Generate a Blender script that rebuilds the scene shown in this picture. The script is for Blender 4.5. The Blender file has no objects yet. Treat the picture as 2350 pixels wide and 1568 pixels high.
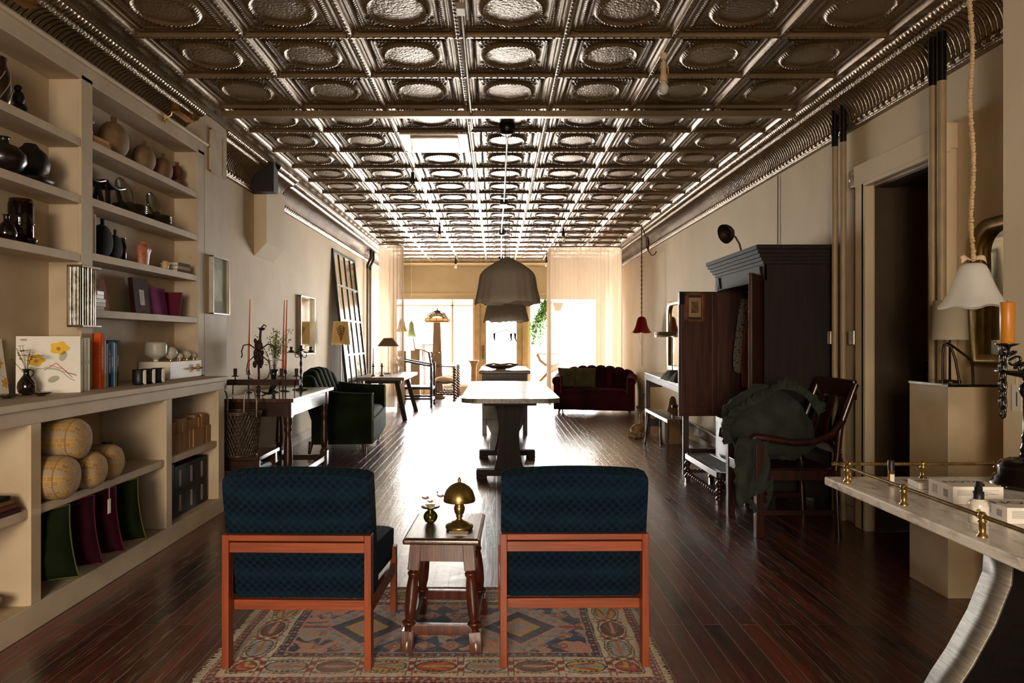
import bpy, math, random
from math import pi, sin, cos, sqrt, radians as R
from mathutils import Vector, Matrix, Euler, noise
random.seed(7)
SC = bpy.context.scene
COL = SC.collection
# ---------------------------------------------------------------- camera
F = 1622.0; HC = 1.25; VX = 1139.0; VY = 780.0
cam_d = bpy.data.cameras.new('camera'); cam = bpy.data.objects.new('camera', cam_d); COL.objects.link(cam)
cam.location = (0, 0, HC); cam.rotation_euler = (pi/2, 0, 0)
cam_d.sensor_width = 36.0; cam_d.lens = 36.0*F/2350.0
cam_d.shift_x = (1175-VX)/2350.0; cam_d.shift_y = -(784-VY)/2350.0
cam_d.clip_start = 0.05; cam_d.clip_end = 200
SC.camera = cam
# ---------------------------------------------------------------- world, daylight, exposure
W = bpy.data.worlds.new('world'); SC.world = W; W.use_nodes = True
W.node_tree.nodes['Background'].inputs[0].default_value = (1.0, 0.97, 0.93, 1)
W.node_tree.nodes['Background'].inputs[1].default_value = 2.2
def area(name, loc, rot, sx, sy, power, col=(1, .96, .9), spread=pi):
    l = bpy.data.lights.new(name, 'AREA'); l.shape = 'RECTANGLE'; l.size = sx; l.size_y = sy
    l.energy = power; l.color = col; l.spread = spread
    o = bpy.data.objects.new(name, l); COL.objects.link(o); o.location = loc; o.rotation_euler = rot
    return o
# daylight outside the shop front, and an added fill at the assumed rear window
area('daylight_street', (0.2, 18.6, 1.75), (R(-90), 0, 0), 7.5, 3.4, 2600, (1, .97, .92))
area('fill_rear', (-0.45, -3.5, 1.6), (R(68), 0, 0), 1.3, 1.6, 62, (1, .80, .58), R(105))
SC.view_settings.view_transform = 'Standard'
SC.view_settings.look = 'None'
SC.view_settings.exposure = 1.2
SC.view_settings.gamma = 1.0
SC.view_settings.use_curve_mapping = False

def at(px, py, Y): return Vector(((px-VX)*Y/F, Y, HC+(VY-py)*Y/F))
def fl(px, py, z=0.0):
    Y = (HC-z)*F/(py-VY); return Vector(((px-VX)*Y/F, Y, z))

# ---------------------------------------------------------------- materials
def lin(h):
    h = h.lstrip('#'); c = [int(h[i:i+2], 16)/255 for i in (0, 2, 4)]
    return tuple(x/12.92 if x <= .04045 else ((x+.055)/1.055)**2.4 for x in c)+(1,)
_m = {}
def mt(name, col, rough=.6, metal=0, var=.12, scale=6, bump=0, bscale=60, stretch=(1, 1, 1), sheen=0,
       trans=0, coat=0, col2=None, ior=1.45, alpha=1, emit=0, spec=None, sss=0, cramp=(.35, .65)):
    if name in _m: return _m[name]
    m = bpy.data.materials.new(name); m.use_nodes = True; _m[name] = m
    N = m.node_tree.nodes; L = m.node_tree.links; b = N['Principled BSDF']
    c = lin(col) if isinstance(col, str) else col
    if col2: c2 = lin(col2)
    else: c2 = tuple(min(1, x*(1+var)) for x in c[:3])+(1,); c = tuple(x*(1-var) for x in c[:3])+(1,)
    tc = N.new('ShaderNodeTexCoord'); mp = N.new('ShaderNodeMapping'); mp.inputs['Scale'].default_value = stretch
    L.new(tc.outputs['Object'], mp.inputs[0])
    n = N.new('ShaderNodeTexNoise'); n.inputs['Scale'].default_value = scale; n.inputs['Detail'].default_value = 5
    L.new(mp.outputs[0], n.inputs[0])
    r = N.new('ShaderNodeValToRGB'); r.color_ramp.elements[0].position = cramp[0]; r.color_ramp.elements[1].position = cramp[1]
    r.color_ramp.elements[0].color = c; r.color_ramp.elements[1].color = c2
    L.new(n.outputs[0], r.inputs[0]); L.new(r.outputs[0], b.inputs['Base Color'])
    b.inputs['Roughness'].default_value = rough; b.inputs['Metallic'].default_value = metal
    b.inputs['IOR'].default_value = ior
    if sheen: b.inputs['Sheen Weight'].default_value = sheen; b.inputs['Sheen Roughness'].default_value = .35; b.inputs['Sheen Tint'].default_value = c2
    if trans: b.inputs['Transmission Weight'].default_value = trans
    if coat: b.inputs['Coat Weight'].default_value = coat; b.inputs['Coat Roughness'].default_value = .12
    if spec is not None: b.inputs['Specular IOR Level'].default_value = spec
    if alpha < 1: b.inputs['Alpha'].default_value = alpha
    if emit: b.inputs['Emission Strength'].default_value = emit; L.new(r.outputs[0], b.inputs['Emission Color'])
    if bump:
        n2 = N.new('ShaderNodeTexNoise'); n2.inputs['Scale'].default_value = bscale; n2.inputs['Detail'].default_value = 3
        L.new(mp.outputs[0], n2.inputs[0])
        bp = N.new('ShaderNodeBump'); bp.inputs['Strength'].default_value = bump; bp.inputs['Distance'].default_value = .01
        L.new(n2.outputs[0], bp.inputs['Height']); L.new(bp.outputs[0], b.inputs['Normal'])
    return m
def wood(name, c1='', c2='', rough=.35, axis='x', scale=5, coat=.2, bump=.1):
    st = {'x': (.6, 9, 9), 'y': (9, .6, 9), 'z': (9, 9, .6)}[axis]
    return mt(name, c1, rough=rough, col2=c2, scale=scale, stretch=st, bump=bump, bscale=14, coat=coat)
def cloth(name, c, c2=None, sheen=.3, rough=.9): return mt(name, c, rough=rough, col2=c2, scale=30, bump=.25, bscale=300, sheen=sheen, spec=.2)
def glass(name, col, rough=.03, alpha=.35):
    """thin coloured glass: light passes, tinted, plus a glossy surface"""
    if name in _m: return _m[name]
    m = bpy.data.materials.new(name); m.use_nodes = True; _m[name] = m
    N = m.node_tree.nodes; L = m.node_tree.links; N.remove(N['Principled BSDF']); out = N['Material Output']
    t = N.new('ShaderNodeBsdfTransparent'); t.inputs[0].default_value = lin(col)
    g = N.new('ShaderNodeBsdfGlossy'); g.inputs['Roughness'].default_value = rough; g.inputs[0].default_value = (1, 1, 1, 1)
    d = N.new('ShaderNodeBsdfTranslucent'); d.inputs[0].default_value = lin(col)
    fr = N.new('ShaderNodeFresnel'); fr.inputs[0].default_value = 1.5
    nz = N.new('ShaderNodeTexNoise'); nz.inputs['Scale'].default_value = 12
    bp = N.new('ShaderNodeBump'); bp.inputs['Strength'].default_value = .05; L.new(nz.outputs[0], bp.inputs['Height'])
    L.new(bp.outputs[0], g.inputs['Normal'])
    m1 = N.new('ShaderNodeMixShader'); m1.inputs[0].default_value = alpha; L.new(t.outputs[0], m1.inputs[1]); L.new(d.outputs[0], m1.inputs[2])
    m2 = N.new('ShaderNodeMixShader'); L.new(fr.outputs[0], m2.inputs[0]); L.new(m1.outputs[0], m2.inputs[1]); L.new(g.outputs[0], m2.inputs[2])
    L.new(m2.outputs[0], out.inputs[0]); return m
def shade_mat(name, col, tl=.5, rough=.8):
    """fabric or frosted glass that lets light through"""
    if name in _m: return _m[name]
    m = bpy.data.materials.new(name); m.use_nodes = True; _m[name] = m
    N = m.node_tree.nodes; L = m.node_tree.links; b = N['Principled BSDF']; out = N['Material Output']
    n = N.new('ShaderNodeTexNoise'); n.inputs['Scale'].default_value = 40
    r = N.new('ShaderNodeValToRGB'); c = lin(col); r.color_ramp.elements[0].color = tuple(x*.85 for x in c[:3])+(1,); r.color_ramp.elements[1].color = c
    L.new(n.outputs[0], r.inputs[0]); L.new(r.outputs[0], b.inputs[0]); b.inputs['Roughness'].default_value = rough
    t = N.new('ShaderNodeBsdfTranslucent'); L.new(r.outputs[0], t.inputs[0])
    mx = N.new('ShaderNodeMixShader'); mx.inputs[0].default_value = tl
    L.new(b.outputs[0], mx.inputs[1]); L.new(t.outputs[0], mx.inputs[2]); L.new(mx.outputs[0], out.inputs[0]); return m

# ---------------------------------------------------------------- mesh builder
class MB:
    def __init__(s): s.v = []; s.f = []; s.sm = []
    def add(s, vs, fs, smooth=False, M=None):
        k = len(s.v)
        if M is not None: vs = [M @ Vector(v) for v in vs]
        s.v += [tuple(v) for v in vs]; s.f += [tuple(i+k for i in f) for f in fs]; s.sm += [smooth]*len(fs); return s
    def box(s, a, b, M=None):
        x0, y0, z0 = a; x1, y1, z1 = b
        if x0 > x1: x0, x1 = x1, x0
        if y0 > y1: y0, y1 = y1, y0
        if z0 > z1: z0, z1 = z1, z0
        return s.add([(x0, y0, z0), (x1, y0, z0), (x1, y1, z0), (x0, y1, z0), (x0, y0, z1), (x1, y0, z1), (x1, y1, z1), (x0, y1, z1)],
                     [(0, 3, 2, 1), (4, 5, 6, 7), (0, 1, 5, 4), (1, 2, 6, 5), (2, 3, 7, 6), (3, 0, 4, 7)], False, M)
    def bar(s, p, q, w, d=None, up=(0, 0, 1)):
        """square bar from p to q"""
        d = d or w; p = Vector(p); q = Vector(q); z = (q-p); L = z.length; z.normalize()
        u = Vector(up)
        if abs(z.dot(u)) > .98: u = Vector((0, 1, 0))
        x = u.cross(z).normalized(); y = z.cross(x)
        M = Matrix((x, y, z)).transposed().to_4x4(); M.translation = p
        return s.box((-w/2, -d/2, 0), (w/2, d/2, L), M)
    def tube(s, pts, r, n=8, cap=True, closed=False):
        pts = [Vector(p) for p in pts]; m = len(pts); rs = r if isinstance(r, (list, tuple)) else [r]*m
        vs = []; up = None
        for i in range(m):
            a = pts[(i-1) % m] if (closed or i > 0) else pts[i]; b = pts[(i+1) % m] if (closed or i < m-1) else pts[i]
            t = (b-a).normalized()
            if up is None:
                up = Vector((0, 0, 1)) if abs(t.z) < .9 else Vector((0, 1, 0))
            up = (up-t*up.dot(t))
            if up.length < 1e-5: up = t.orthogonal()
            up.normalize(); sd = t.cross(up)
            for k in range(n):
                a2 = 2*pi*k/n; vs.append(pts[i]+(up*cos(a2)+sd*sin(a2))*rs[i])
        fs = []
        for i in range(m if closed else m-1):
            j = (i+1) % m
            for k in range(n): fs.append((i*n+k, i*n+(k+1) % n, j*n+(k+1) % n, j*n+k))
        s.add(vs, fs, True)
        if cap and not closed:
            s.add([vs[k] for k in range(n)], [tuple(range(n))]); s.add([vs[(m-1)*n+k] for k in range(n)], [tuple(reversed(range(n)))])
        return s
    def lathe(s, prof, n=20, c=(0, 0, 0), M=None, wave=None, cap=True):
        vs = []
        for i, (r, z) in enumerate(prof):
            for k in range(n):
                a = 2*pi*k/n; rr = r; zz = z
                if wave: rr, zz = wave(i, a, r, z)
                vs.append((c[0]+rr*cos(a), c[1]+rr*sin(a), c[2]+zz))
        fs = [(i*n+k, i*n+(k+1) % n, (i+1)*n+(k+1) % n, (i+1)*n+k) for i in range(len(prof)-1) for k in range(n)]
        s.add(vs, fs, True, M)
        if cap:
            if prof[0][0] > 1e-4: s.add(vs[:n], [tuple(reversed(range(n)))], False, M)
            if prof[-1][0] > 1e-4: s.add(vs[-n:], [tuple(range(n))], False, M)
        return s
    def sph(s, c, r, sc=(1, 1, 1), n=14, M=None):
        prof = [(max(1e-5, r*sin(pi*i/(n//2+1))), -r*cos(pi*i/(n//2+1))) for i in range(n//2+2)]
        M2 = Matrix.Translation(Vector(c)) @ Matrix.Diagonal((sc[0], sc[1], sc[2], 1))
        if M is not None: M2 = M @ M2
        return s.lathe(prof, n, M=M2, cap=False)
    def prism(s, poly, t0, t1, M=None, smooth=False):
        n = len(poly)
        vs = [(x, y, t0) for x, y in poly]+[(x, y, t1) for x, y in poly]
        s.add(vs, [tuple(reversed(range(n))), tuple(range(n, 2*n))], False, M)
        return s.add(vs, [(i, (i+1) % n, n+(i+1) % n, n+i) for i in range(n)], smooth, M)
    def grid(s, fn, nu, nv, M=None, closed_u=False, closed_v=False, smooth=True):
        uu = nu if closed_u else nu+1; vv = nv if closed_v else nv+1
        vs = [fn(i/nu, j/nv) for i in range(uu) for j in range(vv)]
        fs = []
        for i in range(nu):
            for j in range(nv):
                a, b = i, (i+1) % uu; c, d = j, (j+1) % vv
                fs.append((a*vv+c, b*vv+c, b*vv+d, a*vv+d))
        return s.add(vs, fs, smooth, M)
    def build(s, name, mat, parent=None, bevel=0, seg=2, sub=0, loc=None, rot=None, solid=0):
        me = bpy.data.meshes.new(name); me.from_pydata(s.v, [], s.f); me.update()
        me.polygons.foreach_set('use_smooth', s.sm)
        o = bpy.data.objects.new(name, me); COL.objects.link(o)
        if mat is not None: me.materials.append(mat)
        if parent is not None: o.parent = parent
        if loc is not None: o.location = loc
        if rot is not None: o.rotation_euler = rot
        if solid: md = o.modifiers.new('solid', 'SOLIDIFY'); md.thickness = solid; md.offset = 0
        if bevel:
            md = o.modifiers.new('bevel', 'BEVEL'); md.width = bevel; md.segments = seg; md.limit_method = 'ANGLE'; md.angle_limit = R(50)
        if sub: md = o.modifiers.new('sub', 'SUBSURF'); md.levels = sub; md.render_levels = sub
        return o
def tag(o, label, cat, group=None, kind=None):
    if label: o['label'] = label
    if cat: o['category'] = cat
    if group: o['group'] = group
    if kind: o['kind'] = kind
    return o
def T(name, label, cat, loc=(0, 0, 0), rz=0, group=None):
    o = bpy.data.objects.new(name, None); COL.objects.link(o); o.empty_display_size = .05
    o.location = loc; o.rotation_euler = (0, 0, rz); return tag(o, label, cat, group)
def struct(o): o['kind'] = 'structure'; return o
def dup(root, loc, rz=None, label=None, mats=None):
    def cp(o, par):
        c = o.copy(); COL.objects.link(c); c.parent = par
        for ch in list(o.children): cp(ch, c)
        return c
    r = root.copy(); COL.objects.link(r); r.location = loc
    if rz is not None: r.rotation_euler = (0, 0, rz)
    if label: r['label'] = label
    for ch in list(root.children): cp(ch, r)
    return r
def text(body, size, M, mat, parent, name='lettering', ext=.0004, sx=1):
    cu = bpy.data.curves.new('t', 'FONT'); cu.body = body; cu.size = size; cu.extrude = ext; cu.align_x = 'CENTER'; cu.align_y = 'CENTER'
    o = bpy.data.objects.new('t', cu); COL.objects.link(o)
    dg = bpy.context.evaluated_depsgraph_get(); me = bpy.data.meshes.new_from_object(o.evaluated_get(dg)); bpy.data.objects.remove(o)
    me.transform(M @ Matrix.Diagonal((sx, 1, 1, 1))); me.materials.clear(); me.materials.append(mat)
    q = bpy.data.objects.new(name, me); COL.objects.link(q); q.parent = parent; return q
def RX(a): return Matrix.Rotation(a, 4, 'X')
def RY(a): return Matrix.Rotation(a, 4, 'Y')
def RZ(a): return Matrix.Rotation(a, 4, 'Z')
def TR(x, y, z): return Matrix.Translation((x, y, z))
# ================================================================ THE ROOM
XL, XR, YF, YB, ZC = -2.40, 2.46, 16.2, -3.3, 2.98
def wallmat():
    m = mt('plaster_beige', '#D2BD99', rough=.75, col2='#DDCAA9', scale=1.6, bump=.35, bscale=9, cramp=(.3, .7)); return m
WM = wallmat()
PAINT = mt('shelf_paint', '#B7A388', rough=.65, col2='#C4B296', scale=5, bump=.08, bscale=25, stretch=(1, 1, 1))
def floormat():
    m = bpy.data.materials.new('worn_floorboards'); m.use_nodes = True
    N = m.node_tree.nodes; L = m.node_tree.links; b = N['Principled BSDF']
    tc = N.new('ShaderNodeTexCoord')
    sep = N.new('ShaderNodeSeparateXYZ'); L.new(tc.outputs['Object'], sep.inputs[0])
    cmb = N.new('ShaderNodeCombineXYZ'); L.new(sep.outputs[1], cmb.inputs[0]); L.new(sep.outputs[0], cmb.inputs[1])
    br = N.new('ShaderNodeTexBrick'); br.offset = .37; br.inputs['Scale'].default_value = 1; br.inputs['Brick Width'].default_value = 3.1
    br.inputs['Row Height'].default_value = .082; br.inputs['Mortar Size'].default_value = .0016; br.inputs['Mortar Smooth'].default_value = .3
    br.inputs[1].default_value = (0, 0, 0, 1); br.inputs[2].default_value = (1, 1, 1, 1); br.inputs['Bias'].default_value = 0
    L.new(cmb.outputs[0], br.inputs[0])
    mp = N.new('ShaderNodeMapping'); mp.inputs['Scale'].default_value = (13, .7, 1); L.new(tc.outputs['Object'], mp.inputs[0])
    n1 = N.new('ShaderNodeTexNoise'); n1.inputs['Scale'].default_value = 1.0; n1.inputs['Detail'].default_value = 6; n1.inputs['Roughness'].default_value = .65; L.new(mp.outputs[0], n1.inputs[0])
    mp2 = N.new('ShaderNodeMapping'); mp2.inputs['Scale'].default_value = (70, 4, 1); L.new(tc.outputs['Object'], mp2.inputs[0])
    n2 = N.new('ShaderNodeTexNoise'); n2.inputs['Scale'].default_value = 1.3; n2.inputs['Detail'].default_value = 5; L.new(mp2.outputs[0], n2.inputs[0])
    n3 = N.new('ShaderNodeTexNoise'); n3.inputs['Scale'].default_value = .9; n3.inputs['Detail'].default_value = 4; L.new(tc.outputs['Object'], n3.inputs[0])
    # per-board shift of colour
    ad = N.new('ShaderNodeMath'); ad.operation = 'MULTIPLY_ADD'; ad.inputs[1].default_value = .30; L.new(br.outputs[0], ad.inputs[0]); L.new(n1.outputs[0], ad.inputs[2])
    rp = N.new('ShaderNodeValToRGB'); e = rp.color_ramp.elements
    e[0].position = .38; e[0].color = lin('#1C1411'); e[1].position = .80; e[1].color = lin('#6E3426')
    for p, c in ((.47, '#33251E'), (.54, '#47221B'), (.61, '#5C2A20'), (.69, '#453229')):
        q = e.new(p); q.color = lin(c)
    L.new(ad.outputs[0], rp.inputs[0])
    # pale scratches
    rs = N.new('ShaderNodeValToRGB'); rs.color_ramp.elements[0].position = .56; rs.color_ramp.elements[1].position = .70
    L.new(n2.outputs[0], rs.inputs[0])
    ms = N.new('ShaderNodeMath'); ms.operation = 'MULTIPLY'; L.new(rs.outputs[0], ms.inputs[0])
    r3 = N.new('ShaderNodeValToRGB'); r3.color_ramp.elements[0].position = .42; r3.color_ramp.elements[1].position = .68; L.new(n3.outputs[0], r3.inputs[0]); L.new(r3.outputs[0], ms.inputs[1])
    mx = N.new('ShaderNodeMixRGB'); L.new(ms.outputs[0], mx.inputs[0]); L.new(rp.outputs[0], mx.inputs[1]); mx.inputs[2].default_value = lin('#94826C')
    mo = N.new('ShaderNodeMixRGB'); L.new(br.outputs['Fac'], mo.inputs[0]); L.new(mx.outputs[0], mo.inputs[1]); mo.inputs[2].default_value = lin('#8C7A66')
    L.new(mo.outputs[0], b.inputs['Base Color'])
    rr = N.new('ShaderNodeMapRange'); rr.inputs[3].default_value = .20; rr.inputs[4].default_value = .42; L.new(n1.outputs[0], rr.inputs[0]); L.new(rr.outputs[0], b.inputs['Roughness'])
    b.inputs['Coat Weight'].default_value = .35; b.inputs['Coat Roughness'].default_value = .16
    bm = N.new('ShaderNodeMath'); bm.operation = 'MULTIPLY_ADD'; bm.inputs[1].default_value = -.7; L.new(br.outputs['Fac'], bm.inputs[0]); L.new(n1.outputs[0], bm.inputs[2])
    bp = N.new('ShaderNodeBump'); bp.inputs['Strength'].default_value = .45; bp.inputs['Distance'].default_value = .006; L.new(bm.outputs[0], bp.inputs['Height'])
    n4 = N.new('ShaderNodeTexNoise'); n4.inputs['Scale'].default_value = 14; n4.inputs['Detail'].default_value = 3; L.new(tc.outputs['Object'], n4.inputs[0])
    bp2 = N.new('ShaderNodeBump'); bp2.inputs['Strength'].default_value = .16; bp2.inputs['Distance'].default_value = .01; L.new(n4.outputs[0], bp2.inputs['Height']); L.new(bp.outputs[0], bp2.inputs['Normal'])
    L.new(bp2.outputs[0], b.inputs['Normal']); L.new(bp2.outputs[0], b.inputs['Coat Normal'])
    return m
struct(MB().box((XL-.4, YB-.4, -.1), (XR+.9, YF+.12, 0)).build('floor', floormat()))
def tin():
    m = bpy.data.materials.new('pressed_tin'); m.use_nodes = True
    N = m.node_tree.nodes; L = m.node_tree.links; b = N['Principled BSDF']
    tc = N.new('ShaderNodeTexCoord'); n = N.new('ShaderNodeTexNoise'); n.inputs['Scale'].default_value = 2.2; n.inputs['Detail'].default_value = 5
    L.new(tc.outputs['Object'], n.inputs[0])
    r = N.new('ShaderNodeValToRGB'); r.color_ramp.elements[0].position = .3; r.color_ramp.elements[1].position = .7
    r.color_ramp.elements[0].color = lin('#6E5A40'); r.color_ramp.elements[1].color = lin('#8C7656')
    L.new(n.outputs[0], r.inputs[0]); L.new(r.outputs[0], b.inputs['Base Color'])
    b.inputs['Metallic'].default_value = .5; b.inputs['Roughness'].default_value = .36
    v = N.new('ShaderNodeTexNoise'); v.inputs['Scale'].default_value = 70; v.inputs['Detail'].default_value = 2; L.new(tc.outputs['Object'], v.inputs[0])
    uv = N.new('ShaderNodeUVMap'); uv.uv_map = 'relief'
    sp = N.new('ShaderNodeSeparateXYZ'); L.new(uv.outputs[0], sp.inputs[0])
    mu = N.new('ShaderNodeMath'); mu.operation = 'MULTIPLY'; L.new(v.outputs[0], mu.inputs[0]); L.new(sp.outputs[0], mu.inputs[1])
    bp = N.new('ShaderNodeBump'); bp.inputs['Strength'].default_value = 1; bp.inputs['Distance'].default_value = .007; L.new(mu.outputs[0], bp.inputs['Height'])
    L.new(bp.outputs[0], b.inputs['Normal']); return m
TIN = tin()
CW = .607; CX0 = -2.037; CY0 = 3.989-12*CW; NR = 31
def clamp(x, a=0., b=1.): return a if x < a else b if x > b else x
def sst(x): x = clamp(x); return x*x*(3-2*x)
def tile_h(u, v):
    """downward relief of one pressed panel, metres"""
    du = min(u, 1-u)*CW; dv = min(v, 1-v)*CW; d = min(du, dv); h = 0.; rough = .12
    h += .022*(1-sst((d-.014)/.018))                       # the beam between panels
    if d < .012: h += .004                                   # centre batten of the beam
    if d < .008 and (int((u if dv < du else v)*CW/.045+.5)*.045-(u if dv < du else v)*CW)**2+(d*.9)**2 < .00002: h += .006
    h += .010*math.exp(-((d-.046)/.006)**2)
    t = (u if dv < du else v)*CW
    rope = math.exp(-((d-.085)/.011)**2)
    h += .015*rope*(.62+.38*sin(2*pi*(t/.021+d/.03)))
    h += .005*math.exp(-((d-.108)/.004)**2)*(.6+.4*sin(2*pi*t/.014))
    x = (u-.5)*CW; y = (v-.5)*CW; a = math.atan2(y, x); e = sqrt((x/.160)**2+(y/.175)**2)*(1+.02*cos(4*a))
    ring = math.exp(-((e-1)/.085)**2)
    h += .020*ring+.006*math.exp(-((e-1.02)/.05)**2)*sin(a*46)
    if e < 1: h += .010*(1-e*e)**.5+.004*math.exp(-((e-.80)/.06)**2)*max(0, cos(4*a+.78)); rough = .75
    # corner leaf sprays
    cx, cy = abs(x), abs(y); q = noise.noise(Vector((cx*55, cy*55, 3.1)))
    msk = sst((e-1.12)/.12)*sst((d-.115)/.012)*sst((min(cx, cy)-.085)/.03)
    if q > .05: h += .010*msk*min(1, (q-.05)*5)
    return h, rough
def ticks(n):
    L = [0, .008, .012, .013, .022, .030, .038, .046, .052, .058, .064, .071, .078, .085, .092, .099, .104, .108, .113]
    L = [x/CW for x in L]; k = n-2*len(L)+1; a = L[-1]; mid = [a+(1-2*a)*i/(k) for i in range(1, k)]
    return L+mid+[1-x for x in reversed(L)]
tk = ticks(92); nt = len(tk); tv = []; tf = []; tu = []
for i, u in enumerate(tk):
    for j, v in enumerate(tk):
        h, ro = tile_h(u, v); tv.append((u*CW, v*CW, -h)); tu.append(ro)
for i in range(nt-1):
    for j in range(nt-1): tf.append((i*nt+j, i*nt+j+1, (i+1)*nt+j+1, (i+1)*nt+j))
me = bpy.data.meshes.new('ceiling_tiles'); me.from_pydata(tv, [], tf); me.polygons.foreach_set('use_smooth', [True]*len(tf))
ul = me.uv_layers.new(name='relief'); vi = [0]*len(me.loops); me.loops.foreach_get('vertex_index', vi)
ul.data.foreach_set('uv', [c for k in vi for c in (tu[k], 0.)]); me.materials.append(TIN); me.update()
co = struct(bpy.data.objects.new('ceiling', me)); COL.objects.link(co); co.location = (CX0, CY0, ZC)
for cnt, off in ((7, (CW, 0, 0)), (NR, (0, CW, 0))):
    md = co.modifiers.new('array', 'ARRAY'); md.use_relative_offset = False; md.use_constant_offset = True; md.count = cnt; md.constant_offset_displace = off
struct(MB().box((XL-.4, YB-.4, ZC+.002), (XR+.5, YF+.12, ZC+.12)).build('ceiling', mt('ceiling_back', '#6E5D45')))
yend = CY0+NR*CW
pn = MB().box((-.80, 5.83, ZC-.035), (-.24, 6.40, ZC-.012))
pn.box((-.72, 5.90, ZC-.048), (-.32, 6.33, ZC-.035)).box((-.66, 5.96, ZC-.040), (-.38, 6.27, ZC-.034))
struct(pn.build('trim_8', mt('plain_tin_panel', '#C4B494', rough=.35, metal=.2), bevel=.008))
# flat embossed margins round the panel field
mg = MB()
def marg(x0, x1, y0, y1):
    def fn(a, b):
        x = x0+(x1-x0)*a; y = y0+(y1-y0)*b
        t = abs(((y/.30) % 1)-.5)*2; lf = noise.noise(Vector((x*22, t*5, 0)))
        return (x, y, ZC-.012-.012*max(0, lf)*2-.012*(math.exp(-((a-.06)/.05)**2)+math.exp(-((a-.94)/.05)**2)))
    mg.grid(fn, 14, int((y1-y0)/.03))
marg(-2.20, CX0, YB, YF); marg(CX0+7*CW, 2.29, YB, YF)
mo_ = mg.build('ceiling', TIN); struct(mo_)
u2 = mo_.data.uv_layers.new(name='relief'); u2.data.foreach_set('uv', [.5, 0]*len(mo_.data.loops))
struct(MB().box((-2.2, yend-.01, ZC-.045), (2.3, YF, ZC+.0)).build('ceiling', mt('ceiling_plain', '#B09A74', rough=.6, bump=.1)))
# step in the ceiling
struct(MB().box((-2.05, 5.265, ZC-.062), (2.23, 5.30, ZC-.02)).box((-2.05, 5.255, ZC-.068), (2.23, 5.31, ZC-.055)).build('trim_1', TIN, bevel=.003))

# fluted cove cornice
def cornice(name, xin, xw, y0, y1, sgn, fl_=True):
    """xin: where the cornice meets the ceiling, xw: wall; sgn -1 left, +1 right"""
    dx = abs(xw-xin); zb = 2.69
    P = []                                            # (off from xin toward wall, z, mode)
    P += [(0, ZC-.004, 0), (0, ZC-.022, 0), (.006, ZC-.030, 1), (.020, ZC-.040, 1), (.034, ZC-.046, 1), (.046, ZC-.046, 0), (.048, ZC-.062, 0), (.058, ZC-.066, 2)]
    n = 11
    for i in range(n+1):
        a = pi/2*i/n; P.append((.060+(dx-.060-.012)*sin(a), ZC-.070-(ZC-.070-zb-.068)*(1-cos(a)), 3))
    P += [(dx-.020, zb+.064, 0), (dx-.024, zb+.058, 4), (dx-.026, zb+.034, 4), (dx-.018, zb+.030, 0), (dx-.028, zb+.020, 0), (dx-.030, zb+.008, 0), (dx-.012, zb, 0), (dx, zb, 0)]
    st = .006 if not fl_ else .0056; ny = int((y1-y0)/st); fl_p = .0392
    mb = MB(); vs = []; npf = len(P)
    for j in range(ny+1):
        y = y0+(y1-y0)*j/ny; t = y % fl_p/fl_p; t2 = (y % .0672)/.0672
        for (o, z, mo) in P:
            if mo == 1: z2 = z-.008*(.5+.5*sin(2*pi*y/.0336))-.006*max(0, noise.noise(Vector((o*80, y*60, 0)))); o2 = o
            elif mo == 2: z2 = z-.005*(.5+.5*sin(2*pi*y/.0224)); o2 = o
            elif mo == 3:
                k = .017*(abs(sin(pi*t))**.8); o2 = o-k*.7; z2 = z-k*.6
            elif mo == 4: o2 = o-(.012 if t2 < .55 else 0); z2 = z
            else: o2, z2 = o, z
            vs.append((xin+sgn*o2, y, z2))
    fs = []
    for j in range(ny):
        for i in range(npf-1):
            q = (j*npf+i, j*npf+i+1, (j+1)*npf+i+1, (j+1)*npf+i); fs.append(q if sgn > 0 else tuple(reversed(q)))
    mb.add(vs, fs, True); o = mb.build(name, TIN); struct(o)
    u2 = o.data.uv_layers.new(name='relief'); return o
cornice('trim_2', -2.19, XL, 1.2, 5.33, -1); cornice('trim_2', -2.19, XL, 5.77, 6.99, -1); cornice('trim_2', -2.13, XL+.06, 6.99, 7.62, -1); cornice('trim_2', -2.19, XL, 7.62, YF, -1)
cornice('trim_3', 2.275, XR, 1.2, YF, 1)
# plain black block where the cornice breaks round the corbel
struct(MB().box((XL, 6.86, 2.69), (-2.16, 6.99, ZC-.01)).build('trim_4', mt('cornice_black', '#1B1612')))

# walls
def boxo(name, a, b, m, bevel=0): return struct(MB().box(a, b).build(name, m, bevel=bevel))
boxo('wall_left', (XL-.15, YB, 0), (XL, YF, ZC), WM)
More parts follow.
